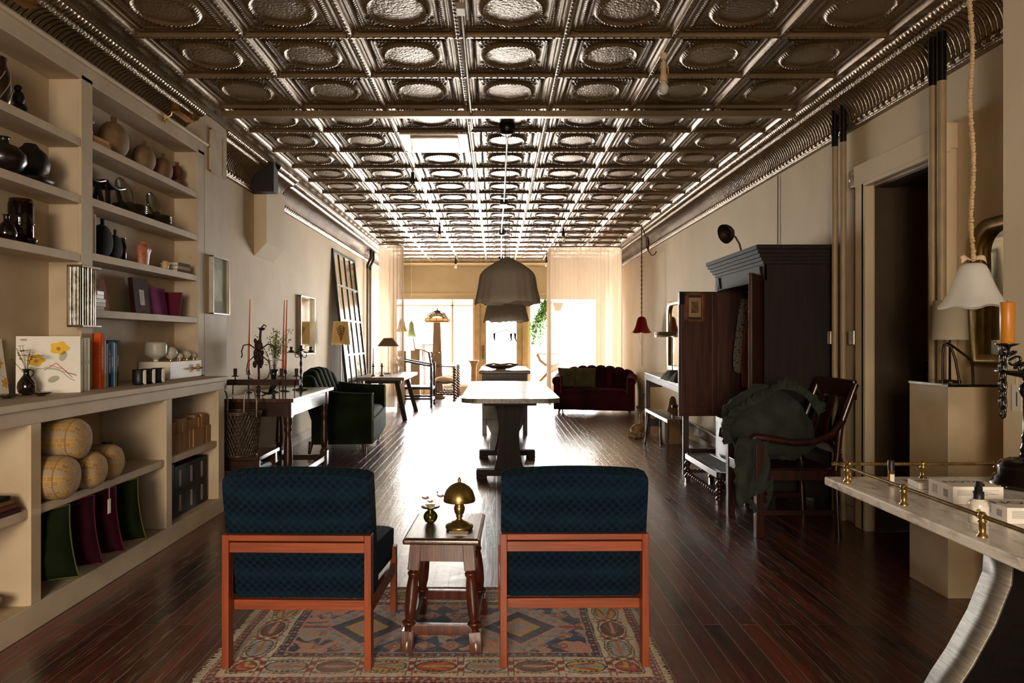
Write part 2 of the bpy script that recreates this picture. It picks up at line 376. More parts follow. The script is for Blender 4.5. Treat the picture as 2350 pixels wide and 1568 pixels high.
# right wall with the doorway
DY0, DY1, DZ = 3.90, 4.60, 2.25
wr = MB().box((XR, YB, 0), (XR+.12, DY0, ZC)).box((XR, DY1, 0), (XR+.12, YF, ZC)).box((XR, DY0, DZ), (XR+.12, DY1, ZC))
struct(wr.build('wall_right', WM))
DK = mt('door_brown', '#6F5C45', rough=.4, bump=.1, bscale=20)
struct(MB().box((XR+.12, DY1, 0), (2.86, DY1+.08, DZ+.1)).box((XR+.12, DY0-.08, 0), (2.86, DY0, DZ+.1)).box((XR+.12, DY0-.08, DZ), (2.86, DY1+.08, DZ+.1)).build('wall_recess', mt('recess_shaded_paint', '#4A3C2E', rough=.5, bump=.1)))  # the shade inside the recess is put into this dark paint
d1 = MB().box((2.80, DY0, 0.01), (2.84, DY1, DZ))
for (y0, y1, z0, z1) in ((DY0+.10, DY1-.12, 1.15, 2.05), (DY0+.10, DY1-.12, .2, .95)):
    d1.box((2.785, y0, z0), (2.80, y0+.03, z1)).box((2.785, y1-.03, z0), (2.80, y1, z1)).box((2.785, y0, z0), (2.80, y1, z0+.03)).box((2.785, y0, z1-.03), (2.80, y1, z1))
door = struct(d1.build('door_1', DK, bevel=.004))
MB().lathe([(.022, 0), (.022, .006), (.008, .008), (.008, .03), (.024, .035), (.028, .048), (.020, .062), (.001, .066)], 16, M=TR(2.79, 4.50, 1.08) @ RY(-pi/2)).build('door_knob', mt('dark_knob', '#2A211A', rough=.25, metal=.6), door)
boxo('door_2', (2.79, DY0+.14, 1.5), (2.798, DY1-.16, 1.98), mt('dark_pane', '#1A1814', rough=.1))
struct(MB().box((2.462, DY1-.014, 0), (2.585, DY1, DZ)).box((2.462, DY0, 0), (2.585, DY0+.014, DZ)).box((2.462, DY0, DZ-.014), (2.585, DY1, DZ)).build('jamb_shade', mt('recess_shaded_paint', '')))  # added liner; its dark colour carries the shade on the door jamb
# door casing
cs = MB().box((2.40, DY1, 0), (XR, DY1+.13, 2.41)).box((2.425, DY1+.02, 0), (2.40, DY1+.05, 2.28)).box((2.40, DY0-.13, 0), (XR, DY0, 2.41)).box((2.395, DY0-.14, DZ+.02), (XR, DY1+.14, 2.41)).box((2.385, DY0-.14, DZ), (2.42, DY1+.0, DZ+.03))
struct(cs.build('trim_5', WM, bevel=.006))
# skirting
struct(MB().box((XL, 5.8, 0), (XL+.02, YF, .10)).box((XL, 5.8, .10), (XL+.012, YF, .115)).build('baseboard_left', PAINT, bevel=.003))
struct(MB().box((XR-.02, YB, 0), (XR, DY0-.14, .10)).box((XR-.02, DY1+.14, 0), (XR, YF, .10)).build('baseboard_right', PAINT, bevel=.003))
# plaster pier close on the right
boxo('wall_pier', (2.195, .9, 0), (XR+.05, 3.065, ZC), WM, .006)
# boxed column at the end of the shelves
struct(MB().box((XL, 5.33, 0), (-2.20, 5.77, ZC-.01)).build('wall_column', PAINT, bevel=.004))
hp = T('access_panel', 'small painted access panel high on the boxed column beside the shelves', 'panel', (-2.20, 5.55, 2.73))
MB().box((0, -.13, -.18), (.008, .13, .14)).build('panel_door', PAINT, hp, bevel=.002)
pf = MB()
for (a, b, c, d) in ((-.135, .135, .13, .145), (-.135, .135, -.19, -.175), (-.135, -.12, -.19, .145), (.12, .135, -.19, .145)): pf.box((0, a, c), (.013, b, d))
pf.build('panel_frame', PAINT, hp, bevel=.002)
# corbel
cb = MB().prism([(0, 0), (.125, .13), (.125, .72), (0, .72)], 0, .60, M=TR(XL, 7.60, 2.08) @ RX(pi/2) @ Matrix.Identity(4))
struct(cb.build('trim_6', WM, bevel=.01))
# far (street) wall
fw = MB(); y0, y1 = YF, YF+.12; zt = 2.18
WL, D0, D1, WR_ = (-2.28, -.52), (-.52, -.05), (-.05, .72), (.72, 2.34)
fw.box((XL-.1, y0, zt), (XR+.1, y1, ZC)).box((XL-.1, y0, 0), (WL[0], y1, zt)).box((WR_[1], y0, 0), (XR+.1, y1, zt)).box((WL[0], y0, 0), (WL[1], y1, .17)).box((.72, y0, 0), (WR_[1], y1, .17))
struct(fw.build('wall_far', mt('shopfront_paint', '#B8AC95', rough=.6, col2='#C4B8A0', scale=2, bump=.1, bscale=10)))
boxo('soffit', (-2.6, YF+.12, 2.19), (2.6, YF+1.6, 2.23), mt('soffit_white', '#DDD8CE', rough=.7))
struct(MB().box((XL, YF-.03, .17), (-.53, YF, .19)).box((.72, YF-.03, .17), (XR, YF, .19)).box((XL, YF-.02, 2.17), (XR, YF, 2.20)).box((-2.2, YF-.02, 2.30), (2.3, YF, 2.315)).build('trim_7', WM))
GL = glass('window_glass', '#FFFFFF', alpha=.02)
w1 = MB().box((-.54, YF-.02, .17), (-.48, YF+.12, zt)).box((-1.03, YF+.03, .17), (-.985, YF+.09, zt)).box((-2.3, YF+.03, 2.02), (-.5, YF+.09, 2.05)).box((-2.3, YF+.03, .17), (-.5, YF+.09, .22))
w1 = struct(w1.build('window_1', WM)); MB().box((-2.29, YF+.055, .18), (-.53, YF+.06, 2.17)).build('pane', GL, w1)
w2 = MB().box((.70, YF-.02, .17), (.78, YF+.12, zt)).box((.75, YF+.03, .17), (2.34, YF+.09, .22)).box((2.28, YF+.03, .17), (2.34, YF+.09, zt))
w2 = struct(w2.build('window_2', WM)); MB().box((.78, YF+.055, .18), (2.3, YF+.06, 2.17)).build('pane', GL, w2)
DW = mt('door_frame_paint', '#B39C78', rough=.5, bump=.1)
ds = MB().box((-.50, YF-.03, 0), (-.38, YF+.12, zt)).box((-.38, YF, 0), (-.23, YF+.06, zt)).box((.46, YF, 0), (.60, YF+.06, zt)).box((.60, YF-.03, 0), (.72, YF+.12, zt)).box((-.23, YF, 0), (.46, YF+.06, .60)).box((-.23, YF, 2.05), (.46, YF+.06, zt))
dd = struct(ds.build('door_3', DW, bevel=.004))
MB().box((-.23, YF+.03, .6), (.46, YF+.035, 2.05)).build('pane', GL, dd)
MB().box((-.335, YF-.008, .80), (-.275, YF, 1.12)).tube([(-.305, YF-.01, .86), (-.305, YF-.05, .88), (-.305, YF-.05, 1.0), (-.305, YF-.01, 1.02)], .008).build('door_handle', mt('door_brass', '#6E5A36', metal=.7, rough=.4), dd)
# rear wall behind the camera, with a window added for the fill
rw = MB(); rw.box((XL, YB-.12, 0), (XR, YB, .75)).box((XL, YB-.12, 2.45), (XR, YB, ZC)).box((XL, YB-.12, .75), (-1.4, YB, 2.45)).box((2.0, YB-.12, .75), (XR, YB, 2.45))
struct(rw.build('wall_rear', WM))
w3 = MB()
for x in (-1.4, -.28, .86, 1.95): w3.box((x, YB-.1, .75), (x+.05, YB-.04, 2.45))
for z in (.75, 1.6, 2.40): w3.box((-1.4, YB-.1, z), (2.0, YB-.04, z+.05))
w3 = struct(w3.build('added_window', PAINT)); MB().box((-1.38, YB-.075, .77), (1.98, YB-.07, 2.43)).build('pane', GL, w3)
# street outside
boxo('ground', (-14, YF+.12, -.12), (14, 26, -.02), mt('pavement', '#CFC9BE', rough=.8))
# ================================================================ FURNITURE
XF, XU, XB = -1.984, -2.20, XL+.0          # lower face, upper face, back
ORANGE = wood('teak_orange', '#70300F', '#8A3C14', rough=.45, axis='z', coat=.15)
ORANGEX = wood('teak_orange_rail', '#70300F', '#8A3C14', rough=.45, axis='x', coat=.15)
DARKW = wood('dark_oak', '#2A1710', '#3B2216', rough=.3, axis='z', coat=.4)
DARKX = wood('dark_oak_rail', '#2A1710', '#3E2418', rough=.3, axis='x', coat=.4)
DARKY = wood('dark_oak_long', '#2A1811', '#44291B', rough=.28, axis='y', coat=.4)
STOOLW = wood('polished_oak', '#32130A', '#542614', rough=.3, axis='z', coat=.3)
BLACKW = wood('ebonised_wood', '#15110E', '#211A15', rough=.35, axis='z', coat=.2)
BRASS = mt('aged_brass', '#8A7142', metal=.9, rough=.28, scale=12, col2='#A08850')
GOLD = mt('bright_brass', '#C79548', metal=.95, rough=.2)
IRON = mt('black_iron', '#14110F', rough=.4, metal=.5, bump=.2, bscale=60)
PEWTER = mt('pewter_iron', '#3A342C', rough=.4, metal=.7, bump=.2, bscale=80)
WHITE = mt('white_paint', '#E6E0D6', rough=.5, var=.03)
CREAM = mt('cream_paper', '#DCD2BE', rough=.8, var=.05)
BLACK = mt('matt_black', '#121214', rough=.45)
CORD = mt('dark_cord', '#2A1F18', rough=.8)

# ---- built-in shelving: lower cabinet, counter, upper bookcase
lc = T('low_shelf_cabinet', 'long beige painted built-in low cabinet of open cubbies under the counter on the left', 'shelf unit', (XF, 3.6, 0))
b = MB(); y0, y1 = 1.2, 5.157; o_ = (XF, 3.6)
def bx(mb, X0, X1, Y0, Y1, Z0, Z1, o=o_): mb.box((X0-o[0], Y0-o[1], Z0), (X1-o[0], Y1-o[1], Z1))
bx(b, XF-.02, XF, y0, y1, 0, .114); bx(b, XF-.02, XF, y0, y1, .888, .95)
for (a, c) in ((2.93, 3.082) if False else (3.013, 3.082), (4.251, 4.325), (5.05, 5.157), (1.2, 1.28)): bx(b, XF-.02, XF, a, c, .114, .888)
b.build('face_frame', PAINT, lc, bevel=.003)
b = MB()
for (a, c) in ((3.02, 3.075), (4.26, 4.316), (5.06, 5.15), (1.2, 1.27)): bx(b, XB+.005, XF-.02, a, c, 0, .95)
bx(b, XB+.002, XB+.012, y0, y1, 0, .95); bx(b, XB+.012, XF-.02, y0, y1, 0, .110); b.build('carcass', PAINT, lc)
for (a, c) in ((1.28, 3.02), (3.076, 4.26), (4.317, 5.06)):
    b = MB(); bx(b, XB+.012, XF-.012, a, c, .487, .527); b.build('shelf', PAINT, lc, bevel=.002)
ct = MB().box((XB+.005, 1.2, .952), (-1.962, 5.175, .984)).build('counter_top', PAINT, bevel=.005)
tag(ct, 'long beige painted counter board on top of the low cabinet on the left', 'counter')
up = T('upper_bookcase', 'tall beige painted built-in bookcase of open shelves standing on the left counter', 'bookcase', (XU, 3.8, .984)); o2 = (XU, 3.8)
def bu(mb, X0, X1, Y0, Y1, Z0, Z1): mb.box((X0-XU, Y0-3.8, Z0-.984), (X1-XU, Y1-3.8, Z1-.984))
b = MB()
for (a, c) in ((2.28, 2.385), (3.748, 3.853), (5.217, 5.325)): bu(b, XU-.02, XU, a, c, .986, 2.66)
bu(b, XU-.02, XU, 1.2, 2.28, .986, 2.66) if False else None
bu(b, XU-.02, XU, 1.2, 5.325, 2.635, 2.735); b.build('face_frame', PAINT, up, bevel=.003)
b = MB(); bu(b, XB+.006, XB+.014, 1.2, 5.325, .986, 2.735)
for (a, c) in ((2.30, 2.365), (3.768, 3.833), (5.237, 5.32)): bu(b, XB+.014, XU-.02, a, c, .986, 2.7)
bu(b, XB+.014, XU-.02, 1.2, 5.32, 2.64, 2.735); b.build('carcass', PAINT, up)
b = MB(); b.tube([(.008, 1.2-3.8, 1.745), (.008, 5.36-3.8, 1.745)], .015, 10); bu(b, XU, XU+.010, 1.2, 5.36, 2.735-.02, 2.745); b.build('top_moulding', PAINT, up)
S2 = dict(a=2.337, b=2.024, c=1.725, d=1.415); S1 = dict(a=2.318, b=2.015, c=1.705)
for z in S2.values(): b = MB(); bu(b, XB+.014, XU-.002, 3.834, 5.236, z-.042, z); b.build('shelf', PAINT, up, bevel=.002)
for z in S1.values():
    for (a, c) in ((2.366, 3.767), (1.2, 2.299)): b = MB(); bu(b, XB+.014, XU-.002, a, c, z-.042, z); b.build('shelf', PAINT, up, bevel=.002)

# ---- the two blue easy chairs
def waffle():
    m = bpy.data.materials.new('teal_waffle_weave'); m.use_nodes = True; N = m.node_tree.nodes; L = m.node_tree.links; b = N['Principled BSDF']
    tc = N.new('ShaderNodeTexCoord'); mp = N.new('ShaderNodeMapping'); mp.inputs['Scale'].default_value = (44, 44, 44); mp.inputs['Rotation'].default_value = (0, R(45), 0); L.new(tc.outputs['Object'], mp.inputs[0])
    v = N.new('ShaderNodeTexVoronoi'); v.inputs['Scale'].default_value = 1; v.inputs['Randomness'].default_value = .12; L.new(mp.outputs[0], v.inputs[0])
    r = N.new('ShaderNodeValToRGB'); r.color_ramp.elements[0].position = .15; r.color_ramp.elements[1].position = .75
    r.color_ramp.elements[0].color = lin('#040B14'); r.color_ramp.elements[1].color = lin('#10293B'); L.new(v.outputs['Distance'], r.inputs[0])
    n = N.new('ShaderNodeTexNoise'); n.inputs['Scale'].default_value = 7; L.new(tc.outputs['Object'], n.inputs[0])
    mx = N.new('ShaderNodeMixRGB'); mx.blend_type = 'MULTIPLY'; mx.inputs[0].default_value = .5; L.new(r.outputs[0], mx.inputs[1]); L.new(n.outputs[0], mx.inputs[2]); L.new(mx.outputs[0], b.inputs[0])
    b.inputs['Roughness'].default_value = .95; b.inputs['Specular IOR Level'].default_value = .12; b.inputs['Sheen Weight'].default_value = .12; b.inputs['Sheen Tint'].default_value = lin('#3A6A88')
    bp = N.new('ShaderNodeBump'); bp.inputs['Strength'].default_value = 1; bp.inputs['Distance'].default_value = .012; L.new(v.outputs['Distance'], bp.inputs['Height']); L.new(bp.outputs[0], b.inputs['Normal']); return m
WAF = waffle()
def easy_chair(loc, rz, label):
    t = T('easy_chair', label, 'chair', loc, rz); w = .565
    for sx in (-1, 1):
        MB().box((sx*w/2, 0, 0), (sx*(w/2-.026), .050, .506)).build('leg', ORANGE, t, bevel=.002)
        MB().box((sx*w/2, .57, 0), (sx*(w/2-.026), .615, .30)).build('leg', ORANGE, t, bevel=.002)
        MB().prism([(.050, .205), (.57, .18), (.57, .225), (.050, .262)], 0, .022, M=TR(sx*(w/2-.013)-.011, 0, 0) @ Matrix(((0, 0, 1, 0), (1, 0, 0, 0), (0, 1, 0, 0), (0, 0, 0, 1)))).build('side_rail', ORANGE, t, bevel=.002)
    MB().box((-w/2+.026, .0, .484), (w/2-.026, .050, .506)).build('back_rail', ORANGEX, t, bevel=.002)
    MB().box((-w/2+.026, .008, .438), (w/2-.026, .030, .476)).build('back_slat', ORANGEX, t, bevel=.002)
    MB().box((-w/2+.024, .055, .205), (w/2-.024, .080, .243)).build('seat_rail', ORANGEX, t, bevel=.002)
    # back cushion: leans toward the camera at the top, domed upper edge
    def cush(a0, b0, wd, th, hh, M, name, dome=.010):
        n = 14; mb = MB(); e = .020
        pts = []
        def fn(u, v):
            x = (u-.5)*wd; ang = v*2*pi; c, s = cos(ang), sin(ang)
            ex = 2/9.; yy = th/2*(abs(c)**ex)*(1 if c > 0 else -1); zz = hh/2*(abs(s)**ex)*(1 if s > 0 else -1)
            q = 1-.5*abs(2*u-1)**14; zz = zz*(1-.035*abs(2*u-1)**16)+(dome*(1-(2*u-1)**2) if zz > 0 else 0); yy = yy*(1-.12*abs(2*u-1)**12)
            return (x, yy, zz)
        mb.grid(fn, 24, 56, M=M, closed_v=True)
        for u in (0, 1): mb.add([M @ Vector(fn(u, k/56)) for k in range(56)], [tuple(range(56)) if u else tuple(reversed(range(56)))])
        return mb.build(name, WAF, t)
    cush(0, 0, w-.010, .115, .50, TR(0, .085, .49) @ RX(R(12)), 'back_cushion', .012)
    cush(0, 0, w-.035, .155, .48, TR(0, .385, .335) @ RX(R(84)), 'seat_cushion', .01)
    return t
easy_chair((-.752, 2.655, .008), R(-1.2), 'teal waffle-weave easy chair with orange wooden frame, left of the turned stool')
easy_chair((.297, 2.675, .008), R(.6), 'teal waffle-weave easy chair with orange wooden frame, right of the turned stool')

# ---- turned stool used as a side table
def turned(prof, p, q, n=14, mb=None):
    """lathe profile [(r,t)] with t in 0..1 along p->q"""
    p = Vector(p); q = Vector(q); z = q-p; L = z.length; z.normalize(); x = z.orthogonal().normalized(); y = z.cross(x)
    M = Matrix((x, y, z)).transposed().to_4x4(); M.translation = p
    mb = mb or MB(); return mb.lathe([(r, t*L) for r, t in prof], n, M=M)
st = T('joint_stool', 'dark polished oak stool with turned legs between the two teal chairs', 'stool', (-.212, 3.02, .008), R(-2))
b = MB(); b.box((-.155, -.215, .425), (.155, .215, .447)); b.build('seat', wood('stool_top', '#2A150C', '#4A2A1A', rough=.3, axis='y', coat=.35), st, bevel=.008, seg=3)
MB().box((-.145, -.205, .447), (.145, .205, .451)).build('seat_panel', wood('stool_top', '', ''), st, bevel=.002)
PL = [(.0, 0), (.026, .0), (.026, .01), (.026, .10), (.020, .115), (.016, .13), (.019, .155), (.016, .18), (.017, .21), (.020, .23), (.027, .245), (.028, .26), (.022, .275), (.016, .285), (.019, .30), (.024, .37), (.025, .5), (.023, .60), (.019, .68), (.024, .70), (.025, .715), (.018, .73), (.014, .74), (.018, .75), (.02, .76)]
for sx in (-1, 1):
    for sy in (-1, 1):
        p = Vector((sx*.140, sy*.200, 0)); q = Vector((sx*.105, sy*.165, .425)); b = MB()
        turned(PL[2:], p, q, 14, b); b.bar(p, p.lerp(q, .19), .050, .050, up=(0, 1, 0)); b.bar(p.lerp(q, .745), q, .046, .046, up=(0, 1, 0)); b.build('leg', STOOLW, st, bevel=.002)
for s in (-1, 1):
    b = MB(); b.bar((-.133, s*.192, .085), (.133, s*.192, .085), .026, .042); b.build('stretcher', STOOLW, st, bevel=.003)
    b = MB(); b.bar((s*.133, -.192, .085), (s*.133, .192, .085), .026, .042); b.build('stretcher', STOOLW, st, bevel=.003)
    b = MB(); b.bar((-.105, s*.175, .385), (.105, s*.175, .385), .018, .068); b.build('apron', STOOLW, st, bevel=.002)
    b = MB(); b.bar((s*.115, -.165, .385), (s*.115, .165, .385), .018, .068); b.build('apron', STOOLW, st, bevel=.002)
zt_ = .459
lp = T('table_lamp', 'small brass mushroom-shaped table lamp on the turned stool', 'lamp', (-.155, 2.965, zt_))
MB().lathe([(.052, 0), (.058, .004), (.058, .012), (.050, .019), (.036, .022), (.034, .027), (.016, .034), (.010, .042), (.012, .047)], 32).build('base', BRASS, lp)
MB().lathe([(.010, .045), (.016, .050), (.012, .054), (.020, .066), (.024, .082), (.022, .094), (.014, .104), (.026, .112), (.030, .114), (.024, .118)], 28).build('stem', BRASS, lp)
MB().lathe([(.066, .114), (.067, .117), (.065, .134), (.057, .158), (.042, .177), (.022, .189), (.010, .192), (.006, .197), (.009, .202), (.006, .208), (.003, .214), (.0001, .216)], 36).build('lamp_shade', BRASS, lp)
vs_ = T('bud_vase', 'small round olive glass bud vase on the turned stool', 'vase', (-.285, 3.06, zt_))
MB().lathe([(.012, 0), (.022, .004), (.030, .018), (.031, .030), (.024, .044), (.013, .052), (.014, .060), (.040, .066), (.042, .070), (.014, .066)], 24, cap=False).build('body', glass('olive_glass', '#8F8A1E', alpha=.5), vs_)
FLW = mt('pink_petal', '#C98A78', rough=.7, col2='#E0B8A0')
def petals(mb, c, r, n=5, tilt=.5):
    c = Vector(c)
    for k in range(n):
        a = 2*pi*k/n; d = Vector((cos(a), sin(a), tilt)).normalized(); s = Vector((-sin(a), cos(a), 0))
        mb.add([c, c+d*r*.5+s*r*.38, c+d*r, c+d*r*.5-s*r*.38, c+d*r*.5+Vector((0, 0, -.06*r))], [(0, 1, 4), (1, 2, 4), (2, 3, 4), (3, 0, 4)], True)
f = MB()
for c, r in (((-.02, 0, .098), .028), ((.045, .01, .105), .026), ((.0, .01, .082), .022)): petals(f, c, r)
f.build('blossoms', FLW, vs_); g = MB()
for c in ((-.02, 0, .095), (.045, .01, .10), (.03, 0, .13)): g.tube([(0, 0, .02), (c[0]*.5, 0, .06), c], .0012, 6)
g.sph((.03, 0, .131), .004); g.build('stems', mt('stem_green', '#4A5330', rough=.6), vs_)
cd = MB().box((-.04, -.028, 0), (.04, .028, .0015)).build('price_card', WHITE, None, loc=(-.155, 2.885, zt_+.0002), rot=(0, 0, R(-3))); tag(cd, 'small white card lying on the stool before the brass mushroom lamp', 'card')
# ---- patterned rug (the pattern is drawn per point of a fine woven mesh)
def rug():
    x0, x1, ya, yb = -1.085, .625, 2.565, 3.56; st = .0045
    nx = int((x1-x0)/st); ny = int((yb-ya)/st); W_, H_ = x1-x0, yb-ya
    C = {k: lin(v)[:3] for k, v in dict(cream='#C9BBA2', red='#A2392E', dred='#702626', pink='#BF8A7A', blue='#2C4566', lblue='#7790A0', navy='#23304A', yel='#B79A4A', orange='#B8683C', green='#56684F', dark='#3A2C28', grey='#A3978C').items()}
    rnd = random.Random(3)
    def palm(lx, ly, k):
        """motif in a border cell: lx along, ly across, both -1..1"""
        r = abs(lx)*.9+abs(ly)*1.0; cs = [('red', 'yel', 'orange'), ('grey', 'orange', 'lblue'), ('dred', 'pink', 'green'), ('yel', 'lblue', 'red')][k % 4]
        e = (lx*.95)**2+(ly/.82)**2
        if abs(lx) > .86: 
            z = abs(abs(ly)-.35)
            return 'dark' if (abs(lx) < .9 or z < .06) else ('red' if z < .22 and abs(lx) > .9 else None)
        if .52 < e < .64: return 'dark'
        if e <= .52:
            if abs(ly) < .10 and lx > -.5: return cs[1]
            if abs(abs(ly)-.22-lx*.35) < .09 and lx < .45: return cs[2]
            if int((lx+1)*9) % 2 == 0 and abs(ly) > .42: return 'dark'
            return cs[0]
        if .66 < abs(lx) < .8 and abs(abs(ly)-.62) < .14: return 'lblue' if k % 2 else 'red'
        if abs(abs(ly)-.78+abs(lx)*.25) < .04: return 'dark'
        return None
    def guard(s, w, base, a, b2):
        t = (s/.030) % 1
        if w < .12 or w > .88: return 'dred' if int(s/.006) % 2 else 'cream'
        if abs(t-.5)+abs(w-.5) < .30: return a if int(s/.030) % 2 else b2
        return base
    def pat(x, y):
        d = min(x, W_-x, y, H_-y); s = x if min(y, H_-y) < min(x, W_-x) else y
        if d < .012: return 'dred' if int(s/.009) % 3 else 'grey'
        if d < .045: return guard(s, (d-.012)/.033, 'lblue' if False else 'dred', 'lblue', 'pink')
        if d < .052: return 'cream'
        if d < .205:
            w = (d-.052)/.153; L_ = .19; k = int(s/L_); lx = (s % L_)/L_*2-1; ly = w*2-1
            return palm(lx, ly, k) or 'cream'
        if d < .211: return 'dark'
        if d < .246: return guard(s, (d-.211)/.035, 'navy', 'red', 'grey')
        if d < .251: return 'pink'
        # field
        ax = x-W_/2; ay = y-H_/2; px = abs(ax)-.33 if abs(ax) > .14 else ax; py = ay
        fw, fh = W_/2-.251, H_/2-.251
        # centre lattice between medallions
        m = abs(px)/.20+abs(py)/.22
        z = .035*(abs(((abs(py)-abs(px))/.022) % 1-.5)*2)
        if abs(ax) > .14:
            if m < .34: return 'grey' if m < .24 else 'pink'
            if m < .46+z: return 'yel'
            if m < .78: 
                return 'navy' if int((px+py+9)/.017) % 4 else 'blue'
            if m < .84: return 'pink'
            if abs(py) < .012 : return 'red'
            q = (int((ax+5)/.024)+int((ay+5)/.024)*3) % 7
            if m < 1.25: return ('lblue', 'grey', 'pink', 'grey', 'orange', 'grey', 'lblue')[q]
        hx = ((ax+.011) % .115)/.115-.5; hy = ((ay+.03) % .105)/.105-.5; r = abs(hx)+abs(hy)
        if r < .12: return 'yel'
        if r < .24: return 'red' if int((ax+5)/.115) % 2 else 'pink'
        if r < .30: return 'grey'
        if abs(r-.40) < .035: return 'pink'
        q = noise.noise(Vector((x*5, y*5, 0)))+.5*noise.noise(Vector((x*17, y*17, 2))); lft = 1-min(1, x/.75)
        return ('grey' if q+lft*.5 > .28 else 'blue' if q > -.05 else 'navy' if q > -.3 else 'pink')
    vs = []; cols = []
    for j in range(ny+1):
        for i in range(nx+1):
            x = i*st; y = j*st; xx = x+.006*noise.noise(Vector((x*7, y*7, 1))); yy = y+.006*noise.noise(Vector((x*7, y*7, 5)))
            c = Vector(C[pat(clamp(xx, .0001, W_-.0001), clamp(yy, .0001, H_-.0001))])
            wear = noise.noise(Vector((x*3.1, y*3.1, 9)))*.5+.5; sp = rnd.random()
            c = c.lerp(Vector(C['grey']), .14+.42*wear*wear)*(1.0+.5*sp)
            tear = noise.noise(Vector((y*5, 2, 0)))*.014*(1-min(1, x/.3)); z = .005+.004*max(0, noise.noise(Vector((x*2.2, y*2.4, 4))))*(1 if d_in(x, y, W_, H_) > .03 else .2)
            vs.append((x0+x+tear, ya+y, z)); cols += [c[0], c[1], c[2], 1]
    fs = [(j*(nx+1)+i, j*(nx+1)+i+1, (j+1)*(nx+1)+i+1, (j+1)*(nx+1)+i) for j in range(ny) for i in range(nx)]
    m = bpy.data.materials.new('knotted_wool'); m.use_nodes = True; N = m.node_tree.nodes; L = m.node_tree.links; b = N['Principled BSDF']
    a = N.new('ShaderNodeAttribute'); a.attribute_name = 'dye'; L.new(a.outputs[0], b.inputs[0]); b.inputs['Roughness'].default_value = .95; b.inputs['Specular IOR Level'].default_value = .1
    n = N.new('ShaderNodeTexNoise'); n.inputs['Scale'].default_value = 330; tc = N.new('ShaderNodeTexCoord'); L.new(tc.outputs['Object'], n.inputs[0])
    bp = N.new('ShaderNodeBump'); bp.inputs['Strength'].default_value = .5; bp.inputs['Distance'].default_value = .004; L.new(n.outputs[0], bp.inputs['Height']); L.new(bp.outputs[0], b.inputs['Normal'])
    t = T('rug', 'worn red, blue and cream patterned knotted rug under the teal chairs', 'rug', (0, 0, 0))
    o = MB().add(vs, fs, True).build('pile', m, t)
    ca = o.data.color_attributes.new('dye', 'FLOAT_COLOR', 'POINT'); ca.data.foreach_set('color', cols)
    MB().box((x0+.02, ya+.02, .0005), (x1-.02, yb-.02, .004)).build('backing', mt('rug_back', '#5A4A40', rough=.95), t)
    for xe, s in ((x0, -1), (x1, 1)):
        f = MB()
        for k in range(260):
            y = ya+H_*k/260; l = (.014+.022*rnd.random())*(1 if s < 0 else .7)
            f.tube([(xe+.004*-s, y, .005), (xe+s*l*.6, y+.004*rnd.uniform(-1, 1), .005), (xe+s*l, y+.01*rnd.uniform(-1, 1), .002)], .0011, 4, cap=False)
        f.build('fringe', mt('fringe_wool', '#A89C88', rough=.95), t)
def d_in(x, y, W_, H_): return min(x, W_-x, y, H_-y)
rug()
# ================================================================ THINGS ON THE SHELVES
ZT = .9845
PAPER = mt('page_paper', '#DDD3BE', rough=.85, var=.04, scale=60, stretch=(1, 1, 1))
def book(loc, h, d, th, col, label, rz=0, ry=0, rx=0, group=None, bands=None, cat='book', title=None):
    """spine faces local +x, thickness along y"""
    t = T('book', label, cat, loc, rz, group); t.rotation_euler = (rx, ry, rz)
    m = mt('book_'+col.strip('#'), col, rough=.8, var=.05, scale=14, spec=.2)
    MB().box((-d, -th/2, 0), (0, -th/2+.0025, h)).box((-d, th/2-.0025, 0), (0, th/2, h)).box((-.0025, -th/2, 0), (0, th/2, h)).build('cover', m, t, bevel=.0008)
    MB().box((-d+.004, -th/2+.0027, .003), (-.003, th/2-.0027, h-.003)).build('page_block', PAPER, t)
    if title:
        tm = mt('title_'+title[1].strip('#'), title[1], rough=.6, var=.02)
        text(title[0], min(th*.55, .014), TR(.0004, 0, h*.55) @ RY(pi/2) @ RZ(pi/2) @ RZ(pi/2), tm, t, 'spine_title', ext=.0002)
    return t
def facebook(loc, w, h, th, col, label, rz, lean=8, texts=(), art=None):
    """cover faces local +x, width along y"""
    t = T('book', label, 'book', loc, rz); t.rotation_euler = (0, R(-lean), rz)
    m = mt('cover_'+col.strip('#'), col, rough=.75, var=.03, scale=10, spec=.2)
    MB().box((-.002, -w/2, 0), (0, w/2, h)).box((-th, -w/2, 0), (-th+.002, w/2, h)).box((-th, -w/2-.002, 0), (0, -w/2, h)).build('cover', m, t)
    MB().box((-th+.002, -w/2, .003), (-.0022, w/2-.003, h-.003)).build('page_block', PAPER, t)
    FM = TR(.0006, 0, 0) @ Matrix(((0, 0, 1, 0), (1, 0, 0, 0), (0, 1, 0, 0), (0, 0, 0, 1)))
    for (s, size, y, z, c) in texts: text(s, size, FM @ TR(y, z, 0), mt('ink_'+c.strip('#'), c, rough=.6, var=.02), t)
    if art: art(t, FM)
    return t
def blob(mb, cx, cy, r, n=12, sq=1, rot=0, lobes=0, la=.2, z=0):
    pts = []
    for k in range(n):
        a = 2*pi*k/n; rr = r*(1+la*cos(lobes*a)) if lobes else r
        x, y = rr*cos(a), rr*sin(a)*sq; pts.append((cx+x*cos(rot)-y*sin(rot), cy+x*sin(rot)+y*cos(rot)))
    return mb.prism(pts, z, z+.0004)
def ribbon(mb, pts, w, z=0):
    for (a, b) in zip(pts, pts[1:]):
        d = Vector((b[0]-a[0], b[1]-a[1], 0)); 
        if d.length < 1e-6: continue
        n = Vector((-d.y, d.x, 0)).normalized()*w/2
        mb.prism([(a[0]-n.x, a[1]-n.y), (b[0]-n.x, b[1]-n.y), (b[0]+n.x, b[1]+n.y), (a[0]+n.x, a[1]+n.y)], z, z+.0003)
